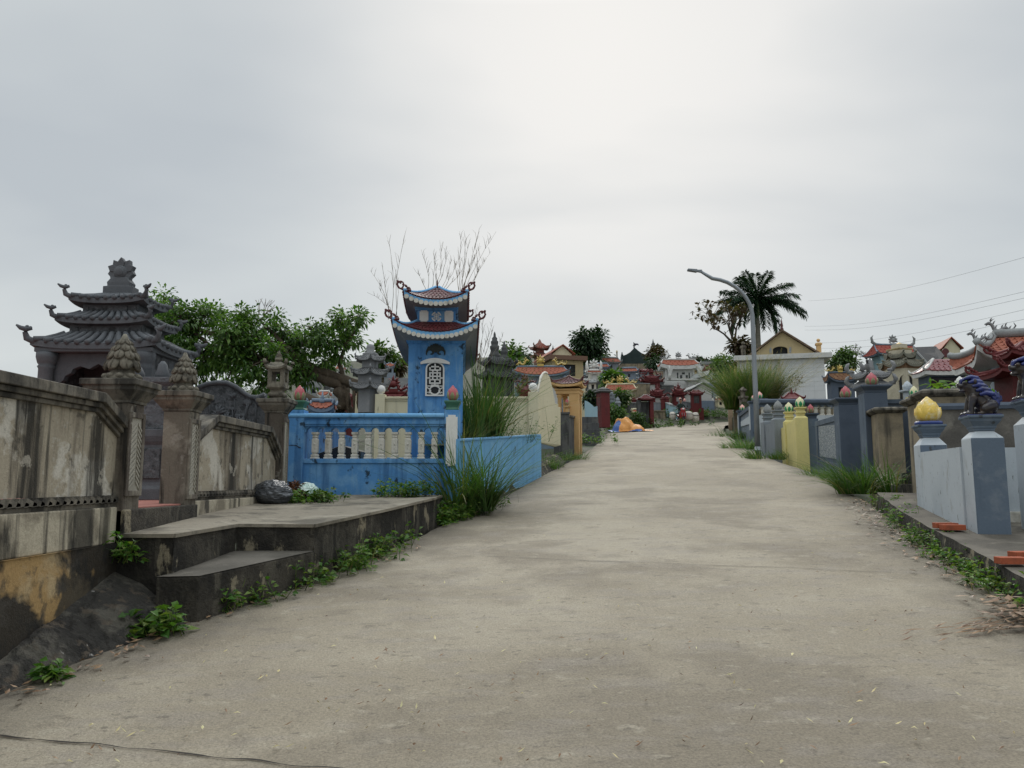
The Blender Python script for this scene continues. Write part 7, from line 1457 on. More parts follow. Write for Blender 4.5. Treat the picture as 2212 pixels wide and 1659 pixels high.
def dark_roof():
    Y = 42; T = thing('dark_roofed_house', 'house with steep blackened cement roof and grey gable end', 'house', at(2005, 830, Y)); A = lambda u, v, dy=0: at(u, v, Y + dy)
    m = M(); q = [A(1974, 750, 2), A(2022, 748, 2), A(2040, 768, -1), A(2014, 794, -1.2)]; m.prism([q[0], q[1], q[2], q[3]], (0, .1, -.15)); m.build('roof', roofgrey, T, world=True)
    m = M(); m.prism([A(1974, 752, 2.2), A(2014, 797, -1.0), A(2014, 860, -1.0), A(1974, 860, 2.2)], (.3, .3, 0)); m.build('gable_wall', mat('grey green gable', (.10, .12, .11), bump=.3), T, world=True)
    m = M(); m.prism([A(1973, 748, 2.05), A(2014, 793, -1.35), A(2014, 798, -1.35), A(1973, 753, 2.05)], (-.1, -.1, 0)); m.build('verge', HF, T, world=True)
dark_roof()
house('cream_gable_house', 'cream gabled house with arched attic window beside the swept temple eave', 'house', 2022, 2066, 739, 762, 840, 46, cream, orange_tile, 'front', 3, -.2, .2, None, cream, None, tile=0, down=3)
m = M(); P = at(2043, 763, 44.4); m.prism([(-.2, 0, -.25), (.2, 0, -.25)] + [(.2 * math.cos(math.pi * i / 8), 0, .1 + .2 * math.sin(math.pi * i / 8)) for i in range(9)], (0, .05, 0)); m.move(Matrix.Translation(P)); 
for o in C.objects:
    if o.name == 'cream_gable_house': m.build('attic_window', maroon, o, world=True)
house('red_hip_house', 'dark glass tomb house under a glossy dark red hipped roof with white fascia', 'tomb', 1990, 2100, 776, 806, 870, 17.5, slate2, mat('glossy dark red tile', (.17, .022, .025), [((.09, .012, .016), 6, .5, .7, .6)], rough=.28, spec=.6, bump=.15), 'hip', 1.3, -.1, .12, (.05, .95, 0, .95), whitewall, None, .03, .11, 1, opm=mat('dark blue glass', (.02, .03, .05), rough=.1, bump=0, spec=.6), fasc=.09)
# ---- large orange roofed temple at the right edge
def big_temple():
    Y = 14.5; x0 = at(2054, 760, Y).x + .22; P = Vector((x0, Y, 1.78)); T = thing('orange_temple', 'large white temple with swept orange tiled roof and grey flame crests at right edge', 'temple', P, rad(-15)); Z = lambda v, y=Y: at(0, v, y).z - 2.0; k = Y / F
    W_ = 4.2; m = M(); hy = .8; fns = hipsurf(m, W_, 1.7, Z(708) - Z(752, Y - .8), Z(752, Y - .8), W_ * .74, .30, .11, (W_ / 2 - .35, .45), 1.35, 0, 1, 1, 30, 8, fexp=7); m.move(Matrix.Translation((W_ / 2, 0, 0))); r = m.build('roof', [orange_tile, whitewall], T)
    q = M()
    for i, f in enumerate(fns): tiles(q, f, 34 if i % 2 == 0 else 12, 9, .014, .012)
    q.move(Matrix.Translation((W_ / 2, 0, 0))); q.build('roof_tiles', orange_tile, r)
    q = M()
    for f, t_ in ((fns[0], 0), (fns[2], 1), (fns[0], 1)): q.tube([f(t_, j / 8) + Vector((W_ / 2, 0, .05)) for j in range(9)], .07, 6)
    q.tube([fns[0](j / 6, 1) + Vector((W_ / 2, 0, .07)) for j in range(7)], .09, 6); q.build('ridge', HF, r)
    p = fns[0](0, 1) + Vector((W_ / 2, 0, .08)); q = M(); dragon(q, p + Vector((.12, 0, 0)), -1, .26); q.build('dragon_crest', palestone, r)
    q = M(); frond_crest(q, (p.x + .75, 0, p.z), .42, .52); q.build('flame_crest', palestone, r); q = M(); dragon(q, (p.x + 2.0, 0, p.z), -1, .4); q.build('dragon_crest', palestone, r)
    q = M(); c = fns[0](.02, .3) + Vector((W_ / 2, 0, .1)); dragon(q, c + Vector((-.1, 0, .05)), -1, .22); q.build('eave_dragon', palestone, r)
    m = M(); m.box(.32, W_ - .3, -.5, -.3, Z(775), Z(762)); m.build('beam', slate, T)
    for x in (.42, 2.6): m = M(); m.lathe([(.11, -1.2), (.11, Z(812)), (.085, Z(808)), (.08, Z(786)), (.095, Z(785)), (.08, Z(783)), (.085, Z(778)), (.12, Z(775))], (x, -.4), 14); m.build('column', mat('pale blue column', (.42, .47, .52), bump=.1) if x < 1 else whitewall, T)
    m = M(); m.box(.25, W_ - .3, .35, .5, -1.2, Z(762)); m.build('wall', whitewall, T)
    X = lambda u: (u - 2054) * (Y + .3) / F
    m = M(); m.box(X(2122), X(2137), .31, .348, Z(838), Z(772)); m.build('dark_scroll', mat('dark scroll board', (.05, .045, .02), [((.3, .24, .06), 18, .6, .66, .8)], bump=.2), T)
    m = M(); a, b, c, d = X(2143), X(2162), Z(830), Z(801); m.box(a, b, .32, .348, c, d); pl = m.build('memorial_plaque', mat('yellow plaque', (.55, .42, .06), bump=.05, rough=.4), T); m = M(); m.lathe([((b - a) * .33, -.006), ((b - a) * .33, 0)], n=20, sy=1.15); m.move(Matrix.Translation(((a + b) / 2, .317, c + (d - c) * .6)) @ Matrix.Rotation(math.pi / 2, 4, 'X')); m.build('oval_portrait', mat('grey portrait', (.25, .24, .23), [((.05, .05, .05), 9, .45, .6, .9)], bump=0), pl)
    m = M(); m.box(a + .02, b - .02, .314, .319, c + .03, c + .05); m.box(a - .008, b + .008, .33, .3485, c - .008, d + .008); m.build('plaque_border', dark_m, pl)
big_temple()
def red_shrine():
    Y = 12.6; x0 = at(2116, 800, Y).x; T = thing('maroon_shrine', 'maroon two roofed shrine with white arched niche at the right edge', 'shrine', (x0 + 1.0, Y + .4, 1.6), rad(-8)); Z = lambda v: at(0, v, Y).z - 1.6; k = Y / F
    m = M(); opening(m, -.26, .75, -.5, Z(795), (-.13, .42, -.3, Z(805)), -.15, .0, 0, True); m.box(-.26, .75, .3, .5, -.5, Z(795)); m.box(-.26, -.1, .001, .299, -.5, Z(795)); m.build('wall', redpaint, T)
    m = M(); m.box(-.2, .5, .1, .14, -.5, Z(800)); m.build('niche', whitewall, T)
    gl = MATS.get('x') or maroon
    for hx, zc, zt, fl, tl, nm in ((.72, 800, 774, .07, 14, 'lower_roof'), (.46, 757, 730, .07, 10, 'upper_roof')):
        m = M(); fns = hipsurf(m, hx * 2, hx * 1.5, Z(zt) - Z(zc), Z(zc), hx * .5, fl, .06, (.3, .2), 1.35, 0, 1, 1); m.move(Matrix.Translation((.2, .15, 0))); r = m.build(nm, [maroon, redpaint], T); q = M(); [tiles(q, f, tl, 6, .014, .012) for f in fns]; q.move(Matrix.Translation((.2, .15, 0))); q.build('roof_tiles', redpaint, r)
        q = M(); [q.tube([f(0, j / 6) + Vector((.2, .15, .02)) for j in range(7)], .035, 6) for f in fns]
        for f in fns: p = f(0, .03); scroll(q, p + Vector((.2, .15, .02)), (p.x, p.y, 0), .13, .018)
        q.build('ridge', redpaint, r)
    m = M(); m.box(-.1, .5, -.1, .4, Z(775), Z(752)); m.build('upper_body', redpaint, T)
    m = M(); m.tube([(.2, .15, Z(730)), (.28, .15, Z(716)), (.2, .15, Z(704)), (.3, .15, Z(692))], [.07, .06, .05, .015], 7); m.build('crest', mat('coral crest', (.35, .07, .05), bump=.2), T)
red_shrine()
for i, (u, vt, vb, vp, Y, A_, B_, pm, lb) in enumerate([(2077, 812, 833, 870, 12.9, white_m, white_m, whitewall, 'white lotus bud post in front of the big orange temple'), (1963, 822, 842, 880, 15.5, paleblue, paleblue, paleblue, 'pale blue lotus bud post before the cream arched tower'), (1977, 833, 857, 885, 14.2, greenp, creamp, yellowp, 'green and cream lotus bud peeping over the tan stained wall')]):
    P = at(u, vp, Y); k = Y / F; T = thing('lotus_post', lb, 'post', P, 0); z = (vp - vb) * k; m = M(); m.sq([(7 * k, -1), (7 * k, z - .06), (13 * k, z - .03), (13 * k, z)]); m.build('shaft', pm, T); lotus('lotus_bud', T, z, 9.5 * k, (vb - vt) * k, [A_, B_])
# ---- power lines
for i, ((ua, va), (ub, vb)) in enumerate([((1745, 650), (2230, 551)), ((1738, 705), (2230, 626)), ((1738, 713), (2230, 640)), ((1740, 741), (2230, 665)), ((1740, 752), (2230, 686))]):
    a, b = at(ua, va, 70), at(ub, vb, 34); P = [a.lerp(b, t / 12) - Vector((0, 0, .5 * math.sin(math.pi * t / 12))) for t in range(13)]; m = M(); m.tube(P, .007, 4); tag(m.build('power_line', mat('wire%d' % i, (.27, .28, .29), bump=0, fine=0), world=True), ['topmost thin power line rising alone to the right edge', 'upper wire of the close pair of power lines', 'lower wire of the close pair of power lines', 'fourth power line from the top above the temple roof', 'lowest power line just above the temple crests'][i], 'power line', 'power lines over the right side')
# ---- kerb, pavement and bricks
def pavement():
    P = [(3.45, -4), (3.45, 0), (3.5, 2.5), (3.58, 3.9), (3.72, 5.0), (3.88, 5.9), (4.12, 6.9), (4.42, 8.2), (4.72, 9.4), (5.0, 10.3), (5.35, 11.4)]; m = M()
    def fn(s_, t):
        s_ *= len(P) - 1; i = min(int(s_), len(P) - 2); x, y = lerp2(P[i], P[i + 1], s_ - i); x += .02 * noise.noise((y * 3, 0, 0)); return (x + t * 4.4, y - t * .9, plane(x, y) + .185 + .012 * noise.noise((x * 2, y * 2, t * 5)))
    m.grid(fn, 130, 10, 0)
    def fr(s_, t): v = fn(s_, 0); n_ = .02 * noise.noise((v[0] * 5, v[1] * 5, t * 2)); return (v[0] - .03 * (1 - t) + n_ * (1 - t), v[1], v[2] - .32 * (1 - t))
    m.grid(fr, 130, 5, 1)
    kind(m.build('pavement', [mat('grimy pavement', (.135, .12, .098), [((.065, .058, .048), 1.6, .45, .63, .8), ((.25, .225, .18), 2.5, .56, .7, .6)], bump=.6), platform_m]), 'structure')
pavement()
def brick(loc, rz, label, g=None):
    T = thing('brick', label, 'brick', loc, rz, g); m = M(); m.box(-.11, .11, -.055, .055, 0, .055); m.build('brick_body', brickm, T, bevel=.004)
def pv(x, y): return Vector((x, y, plane(x - .2, y) + .19))
p = gnd(2058, 1145, .2); brick((p.x, p.y, p.z), -.1, 'hollow red brick lying in front, at foot of the slate fronted lion post', 'loose red bricks on the pavement')
brick((p.x + .0, p.y + .13, p.z + .012), -.12, 'hollow red brick lying directly behind another at foot of the lion post', 'loose red bricks on the pavement')
p = gnd(2185, 1218, .2); brick((p.x, p.y, p.z), -.05, 'broken red brick on the kerb by the right picture edge', 'loose red bricks on the pavement')
p = gnd(2210, 1208, .2); brick((p.x + .05, p.y + .06, p.z + .004), .1, 'red brick beside the broken one cut by the right picture edge', 'loose red bricks on the pavement')
# ================================================================ palm, trees, grasses
def palm():
    Y = 60; P = at(1640, 800, Y); k = Y / F * 1.02; T = thing('royal_palm', 'royal palm with dark drooping fronds behind the white tiled house', 'palm tree', P); Z = lambda v: at(0, v, Y).z - P.z
    m = M(); m.tube([(0, 0, -4), (0, 0, Z(760)), (.02, 0, Z(715)), (0, 0, Z(680))], [.24, .22, .19, .16], 12); m.build('trunk', mat('palm trunk', (.15, .14, .11), [((.08, .075, .06), (2, 2, 9), .5, .7, .6)], bump=.4), T)
    m = M(); m.tube([(0, 0, Z(685)), (0, 0, Z(664)), (0, 0, Z(642))], [.17, .19, .1], 12); m.build('crown_shaft', mat('crown shaft', (.10, .13, .05), bump=.1), T)
    random.seed(8); m = M(); top = Vector((0, 0, Z(652)))
    specs = [(-85, 62, .5), (-60, 60, 1.2), (-110, 52, -1.3), (200, 84, .2), (180, 90, -.5), (150, 88, .9), (20, 98, .4), (0, 98, -.4), (35, 96, 1.0), (55, 92, .8), (80, 96, -.8), (95, 98, .6), (120, 92, -.5), (140, 90, .4), (-20, 72, .8), (215, 60, -.9), (70, 90, 0), (10, 100, -.8), (165, 92, .5), (45, 96, -.9), (130, 92, -.9), (105, 98, -.2), (-35, 66, -.5), (160, 84, -1.2), (25, 90, -1.2), (88, 96, .2)]
    for i, (az, ln, dy) in enumerate(specs):
        a = rad(az); L_ = ln * k; el = math.sin(a); hx = math.cos(a); d = Vector((hx, dy * .6, max(.35, el) if el > 0 else .25)).normalized(); dr = (.42 if el > .3 else .8)
        P_ = [top + d * L_ * t + Vector((hx * .1 * t, 0, -dr * L_ * t * t * .75)) for t in [j / 14 for j in range(15)]]
        if el < -.3: P_ = [top + Vector((hx * L_ * .6 * math.sin(t * 1.5) + (.25 if hx > 0 else -.25) * t, dy * .5 * t, .25 * math.sin(t * 3) - L_ * t * t * .9)) for t in [j / 14 for j in range(15)]]
        m.tube(P_, [.04 * (1 - .8 * j / 14) for j in range(15)], 5)
        for j in range(1, 14):
            for r_ in range(8):
                p = P_[j].lerp(P_[j + 1] if j < 14 else P_[j], r_ / 8); t = (P_[j] - P_[j - 1]).normalized(); s = t.cross(Vector((0, 0, 1))); s = s.normalized() if s.length > .05 else Vector((1, 0, 0)); l = .85 * math.sin(math.pi * (.12 + .82 * j / 15)) ** .6
                for sg in (-1, 1): leaf(m, p, s * sg * .8 + t * .55 + Vector((0, 0, random.uniform(-.5, .45))), l * random.uniform(.8, 1.1), .046, .7)
    m.build('fronds', lf_palm, T)
palm()
bare('bare_tree', 'leafless tree with a few brown leaf tufts left of the palm', at(1598, 790, 55), at(1590, 745, 55), .16, .95, 6, 14, twigdark, lf_brown, 2, .4)
htree('brown_tree', 'brown leaved tree behind the lamp post under the bare branches', 1600, 748, 18, 22, 54, lf_brown, 44, .3, parts=6, seed=51, cl=.6)
htree('wispy_tree', 'wispy green bush tree between the bare tree and the reed clump', 1562, 806, 24, 24, 52, lf_bush, 36, .3, parts=6, seed=52, cl=.6)
htree('olive_tree', 'olive green tree right of the white tiled house', 1812, 785, 26, 30, 52, lf_bush, 60, .3, parts=7, seed=53, cl=.6)
bare('bare_tree', 'bare twiggy tree right of the olive tree', at(1845, 800, 54), at(1846, 782, 54), .12, .9, 6, 15, twigdark)
bare('bare_tree', 'smaller bare twiggy tree beside the distant street lamp', at(1874, 800, 56), at(1873, 786, 56), .10, .95, 5, 16, twigdark)
m = M(); z0 = at(1620, 879, 39).z; m.prism([(10.95, 36.5, z0 - 2), (15.5, 36.0, z0 - 2), (17.5, 46, z0 - 2), (13.3, 46.5, z0 - 2)], (0, 0, 2)); kind(m.build('raised_bed', soil_m), 'structure')
p = at(1620, 889, 39); grass('reed_clump', 'huge feathery green reed clump with tan plumes behind the lamp post', 'reeds', (p.x, p.y, z0), 4000, 3.3, 1.25, [lf_reed, lf_grass2, plume_m], (.0, 0), .018, .08, .8, arch=.6, seed=61, ell=.8)
p = at(1645, 889, 40.5); grass('reed_clump', 'leaning tan plumed reed clump before the white tiled house', 'reeds', (p.x, p.y, z0), 1500, 2.9, .7, [lf_reed, lf_grass2, plume_m], (.28, 0), .016, .25, 1.0, arch=.5, seed=62)
bare('dry_bush', 'dry leafless bush against the white tiled wall', at(1712, 880, 42), at(1714, 858, 42), .04, .75, 6, 18, twig_m, lf_brown, 1, .13, 'bush')
# big leaved plant behind the tan wall
random.seed(31); P = at(2045, 880, 12.4); T = thing('lance_leaf_plant', 'young bright plant with long lance leaves behind the tan stained wall', 'plant', P); m = M(); s_ = M()
for i in range(9):
    tip = at(random.uniform(2010, 2085), random.uniform(826, 870), 12.4 + random.uniform(-.3, .3)); s_.tube([P, P.lerp(tip, .6) + Vector((0, 0, .05)), tip], [.012, .008, .004], 5)
    for j in range(8): leaf(m, tip, Vector((random.uniform(-1, 1), random.uniform(-1, 1), random.uniform(-.15, .35))), random.uniform(.18, .30), .028, .5)
m.build('leaves', leafmat('bright lance leaf', [(.12, .24, .04), (.22, .33, .06), (.07, .16, .03)]), T, world=True); s_.build('stems', bark, T, world=True)
p = at(2085, 878, 11.2); weed('broad_leaf_weed', 'broad leaved weed hanging beside the white lotus post', 'weed', p, 16, .35, .3, .15, .04, seed=33)
# planter grasses and kerb weeds
p = Vector((-.62, 14.3, 2.15)); grass('tall_grass_clump', 'tall wild grass clump growing out of the planter right of the blue tower', 'grass clump', p, 820, 2.1, .5, [lf_grass, lf_grass2], (.03, -.05), .014, arch=.6, seed=71, ell=.8)
p = Vector((-1.0, 13.0, 2.08)); grass('planter_grass', 'shorter tangled grass with dry stems at near end of the planter', 'grass clump', p, 420, .95, .5, [lf_grass2, lf_grass], (.1, -.05), .008, arch=.8, seed=72, ell=.6)
p = Vector((-.02, 15.9, 2.4)); weed('twiggy_weed', 'dark twiggy weed hanging over the planter corner near the cream fin', 'weed', p, 46, .8, .8, .10, .012, lf_bush, seed=73)
p = gnd(1050, 1090); p = Vector((-.62, 11.55, plane(-.62, 11.55))); grass('fountain_grass', 'large arching fountain of green grass at the road edge before the planter', 'grass clump', p + Vector((0, 0, .08)), 460, 1.6, .34, [lf_grass, lf_grass2], (.10, -.05), .010, arch=1.05, seed=74)
kp = [('low leafy weeds spilling over the kerb under the fountain grass', 1040, 1108, 130, .30, .9, 0), ('leafy weeds at the far end of the black platform', 970, 1128, 60, .24, .45, .15), ('bushy weed growing on the platform by the blue wall', 880, 1072, 60, .28, .42, 0), ('grassy weeds before the two rubbish bags', 655, 1098, 60, .16, .55, 0), ('fern and leaf tuft against the platform side', 780, 1203, 85, .34, .75, .2), ('leaf tuft left of the fern at the platform foot', 705, 1237, 80, .26, .7, .1), ('small weeds along the foot of the wedge step', 600, 1262, 75, .2, .8, .15), ('weed patch at the step corner', 500, 1306, 36, .20, .35, .1), ('weed patch at the platform corner above the apron', 432, 1318, 40, .26, .3, .15), ('single leafy plant at the apron edge', 352, 1372, 20, .2, .2, 0), ('trailing weed in the corner where wall meets platform', 264, 1212, 18, .26, .14, 0), ('tiny tuft on the apron edge near the picture corner', 122, 1472, 8, .12, .1, 0)]
for i, (lb, u, v, n, h, sp, fern) in enumerate(kp):
    if i == 2: p = at(u, v, 11.0); p.z = 1.385
    elif i == 3: p = at(u, v, 9.9); p.z = 1.345
    elif i == 10: p = Vector((-3.06, 6.14, .98))
    else: p = gnd(u, v); p.x += -.3 if i == 0 else (.07 if 4 <= i <= 8 else -.05)
    weed('kerb_weed', lb, 'weed', p, n, h, sp, .075 if i not in (9,) else .09, .024 if i != 9 else .034, None, 'weeds along the left kerb', 100 + i, 1.6 if i in (0, 6) else 1.0, rad(65) if i in (0, 1, 4, 5, 6, 7) else 0, fern)
p = gnd(1185, 1012); grass('verge_grass', 'grassy verge beyond the planter on the left road edge', 'grass clump', p + Vector((-.1, 0, 0)), 700, .50, .8, [lf_grass, lf_grass2], (.1, 0), .007, arch=.9, seed=81)
p = gnd(1228, 992); grass('verge_grass', 'small bright grass tuft at the foot of the boarded wall', 'grass clump', p + Vector((-.2, 0, 0)), 420, .42, .8, [lf_grass, lf_grass2], (.1, 0), .007, arch=.9, seed=82)
p = gnd(1283, 962); weed('kerb_weed', 'leafy weeds beside the steps on the left verge', 'weed', p + Vector((-.75, 0, .05)), 90, .5, 1.6, .12, .035, seed=83)
for i, (u, v, lb) in enumerate([(1395, 922, 'green verge weeds right of the orange tarpaulin'), (1450, 915, 'low verge weeds left of the motorbike'), (1520, 908, 'grassy verge right of the motorbike'), (1550, 903, 'grassy verge at the foot of the far wall'), (1330, 926, 'weeds in front of the bright bush by the tarpaulin')]):
    p = gnd(u, v) if i not in (2, 3) else at(u, v, 58); p.z = terr(p.x, p.y) + .1; weed('verge_weed', lb, 'weed', p + Vector((0, .6, 0)), 120, .7, 3.2, .22, .06, lf_bush, seed=90 + i, ell=1.3)
p = at(1855, 1062, 12.6); p = gnd(1852, 1070); grass('kerb_grass', 'big arching grass clump at the right kerb before the tan wall', 'grass clump', p + Vector((.10, .2, .05)), 620, .80, .50, [lf_grass, lf_grass2], (-.25, -.1), .009, arch=1.1, seed=84, ell=1.0)
p = gnd(1790, 1030); grass('kerb_grass', 'thin grass tufts at the foot of the slate panel wall', 'grass clump', p + Vector((.35, .4, 0)), 260, .4, .7, [lf_grass, lf_grass2], (-.2, 0), .007, arch=1.0, seed=85)
p = gnd(1668, 990); grass('kerb_grass', 'grass strip at the foot of the yellow posts', 'grass clump', p + Vector((.1, 0, 0)), 420, .45, .8, [lf_grass, lf_grass2], (-.2, 0), .008, arch=1.0, seed=86)
p = gnd(1622, 968); grass('kerb_grass', 'grass around the foot of the tall street lamp', 'grass clump', p + Vector((.1, .2, 0)), 520, .6, 1.0, [lf_grass, lf_grass2], (-.2, 0), .01, arch=1.0, seed=87)
p = gnd(1582, 943); grass('kerb_grass', 'grass strip below the blue grey sloped wall', 'grass clump', p + Vector((.5, 1, 0)), 500, .6, 1.6, [lf_grass, lf_grass2], (-.2, 0), .012, arch=1.0, seed=88)
for i, (u, v, n, h, sp, lb) in enumerate([(1912, 1100, 70, .26, .5, 'yellow green weeds on the right kerb beside the concrete slab'), (1955, 1135, 80, .24, .5, 'leafy weeds spilling off the right kerb near the pale wall'), (2000, 1175, 80, .22, .5, 'weeds along the right kerb before the bricks'), (2060, 1222, 60, .2, .45, 'sparse weeds at the right kerb below the bricks'), (2130, 1270, 60, .2, .4, 'leafy weeds by the dead leaves at the right edge'), (2195, 1300, 50, .24, .35, 'weeds at the right picture edge beside the dead leaves'), (1925, 1050, 40, .4, .4, 'dark weeds on the steps between the tan walls')]):
    p = gnd(u, v); p.x += .05; n = int(n * .62); weed('kerb_weed', lb, 'weed', p, n, h, sp, .06, .02, None, 'weeds along the right kerb', 130 + i, 1.5, rad(75), .05)
for i, (base, specs, lb) in enumerate([((0, 0, 0), 0, '')][:0]): pass
E1 = Vector((-1.85, 13.2, 4.55))
stalks('roof_reeds', 'dry reeds sprouting from the left eave of the blue tower', at(846, 690, 13.4), [(-.12, 1.55, .05, 0), (.08, 1.5, -.05, .1), (-.35, .9, .05, -.05), (-.25, .6, 0, 0), (-.45, .5, .1, 0), (.02, .7, .05, .05), (-.2, 1.0, -.04, 0)], 7, 'dry reeds rooted on the tiled roofs', 41)
stalks('roof_reeds', 'dry feathery reeds behind the top roof ridge of the blue tower', at(935, 640, 14.6), [(-.15, .95, .05, -.1), (.05, .9, .05, -.05), (.25, 1.0, .1, 0), (.4, .8, .1, .1), (-.3, .6, 0, -.1), (.15, 1.05, .08, 0), (.5, .6, .1, .1), (.0, .6, 0, .05), (.3, .75, .1, .05)], 9, 'dry reeds rooted on the tiled roofs', 42)
stalks('roof_reeds', 'tallest dry reeds rising behind the right corner of the top roof', at(992, 640, 14.4), [(.02, 1.25, 0, 0), (.08, 1.2, .03, .03), (.3, 1.2, .04, .05), (.65, 1.3, .05, .05), (.4, 1.0, .05, 0), (.15, 1.0, .0, .02), (.5, .9, .05, .1), (.25, .8, 0, .05), (-.1, .7, 0, 0), (.35, .7, .06, .1)], 9, 'dry reeds rooted on the tiled roofs', 43)
stalks('roof_reeds', 'thin dry reeds beside the right wall of the blue tower', at(1030, 800, 14.5), [(.1, 1.0, .05, 0), (.25, .8, .05, .05), (-.05, 1.2, .03, 0), (.4, .7, .08, .1), (.05, .6, 0, .05), (.3, 1.0, .05, 0)], 10, 'dry reeds rooted on the tiled roofs', 44)
# ================================================================ rubbish bags
def bag(name, label, loc, r, m_, seed, sub=None):
    T = thing(name, label, 'rubbish bag', loc); m = M(); NU, NV = 120, 70
    def fn(s_, t):
        a = 2 * math.pi * s_; p = math.pi * t - math.pi / 2; c = Vector((math.cos(p) * math.cos(a), math.cos(p) * math.sin(a), math.sin(p)))
        q = Vector((c.x * 2.2 + seed, c.y * 2.2, c.z * 2.2)); w_ = .12 * noise.noise(q) + .07 * abs(noise.noise(q * 2.5)) - .07 * abs(noise.noise(Vector((c.x * 3, c.y * 3, c.z * 9)) + Vector((seed, 0, 0)))) * 1.2 - .06 * abs(noise.noise(Vector((c.x * 7, c.y * 7, c.z * 5)) + Vector((seed, 3, 0))))
        f = 1 + w_; z = c.z * r[2] * f; z = max(z, -r[2] * .72) + r[2] * .72
        return (c.x * r[0] * f * (1.1 if c.z < 0 else 1), c.y * r[1] * f, z)
    m.grid(fn, NU, NV); m.build('bag_skin', m_, T); return T
gbag = mat('grey plastic film', (.055, .06, .068), [((.14, .15, .165), (3, 3, 14), .5, .62, .8)], rough=.3, spec=.6, bump=.5, bscale=14, bdist=.03, fine=.1)
T = bag('rubbish_bag', 'crumpled dark grey plastic rubbish bag against the short wall', Vector((at(584, 1085, 9.6).x, 9.65, 1.335)), (.235, .20, .165), gbag, 3)
wbag = mat('pale green plastic film', (.42, .58, .52), [((.65, .72, .68), (4, 4, 7), .5, .62, .7), ((.22, .40, .36), 4, .5, .65, .6)], rough=.25, spec=.6, bump=.5, bscale=14, bdist=.02, fine=.08)
T = bag('rubbish_bag', 'torn pale green plastic bag spilling brown dead leaves', Vector((at(660, 1085, 10.1).x, 10.15, 1.36)), (.16, .14, .13), wbag, 9)
m = M(); random.seed(3)
for i in range(160): e = rnd_dir(); leaf(m, Vector((-.13, -.06, .13)) + Vector((e.x * .09, e.y * .08, e.z * .07 + .02)), rnd_dir(), .07, .018, .3)
for i in range(60): e = rnd_dir(); leaf(m, Vector((-.02, -.15, .06)) + Vector((e.x * .06, e.y * .03, e.z * .05)), rnd_dir(), .06, .016, .3)
m.build('dead_leaves', leafmat('dead leaf', [(.09, .035, .02), (.16, .07, .035), (.05, .025, .018)], .1), T)
# ================================================================ tarpaulin heap
def tarp():
    P = gnd(1362, 932); T = thing('tarpaulin_heap', 'orange tarpaulin with blue underside draped over a heap on the road edge', 'tarpaulin', P); k = P.y / F; W_ = 44 * k
    def h(x, y):
        X = x / W_; a = max(0, 1 - ((X + .38) / .50) ** 2 - (y / .85) ** 2) ** .5 * .62; b = max(0, 1 - ((X + .05) / .75) ** 2 - (y / .75) ** 2) ** .6 * .40; z = max(a, b) * .8 + min(a, b) * .2
        w_ = noise.noise((x * 1.3, y * 1.3, 5)); f = abs(math.sin(x * 4.6 + y * 2.6 + 2.6 * w_)) ** .7 * .34 + abs(noise.noise((x * 4.2 + y * 2.4, y * 1.6, 2))) * .34 + .05 * noise.noise((x * 9, y * 9, 3)); return max(0, z * (1.22 - f) * 1.3 + .10 * f)
    def fn(s_, t): x = (s_ * 2 - 1) * W_ * (1.0 + .16 * noise.noise((t * 5, 0, 3))); y = (t * 2 - 1) * 1.0 * (1 - .45 * s_ * s_) * (1 + .2 * noise.noise((s_ * 6, 2, 3))); return (x, y, h(x, y) + .02 + plane(P.x + x, P.y + y) - P.z)
    m = M(); m.grid(fn, 110, 70); om = mat('orange tarpaulin', (.60, .27, .07), [((.46, .17, .045), 3, .5, .66, .6), ((.68, .38, .14), (2, 2, 5), .52, .66, .6)], rough=.55, bump=.3, bscale=9, bdist=.04, fine=.06); bm_ = mat('blue tarpaulin', (.05, .11, .30), [((.10, .18, .40), 4, .5, .66, .6)], rough=.5, bump=.2)
    for i, f in enumerate(m.f):
        c = sum((Vector(m.v[j]) for j in f), Vector()) / 4; hz = c.z - (plane(P.x + c.x, P.y + c.y) - P.z)
        if c.x < -W_ * (.70 - .18 * max(0, -c.y)) + .12 * math.sin(c.y * 6 + c.x * 4) or (hz < .10 + .05 * math.sin(c.x * 5) and -.3 < c.x / W_ < .5 and c.y < -.1): m.k[i] = 1
    o = m.build('sheet', [om, bm_], T); s = o.modifiers.new('solid', 'SOLIDIFY'); s.thickness = .012
tarp()
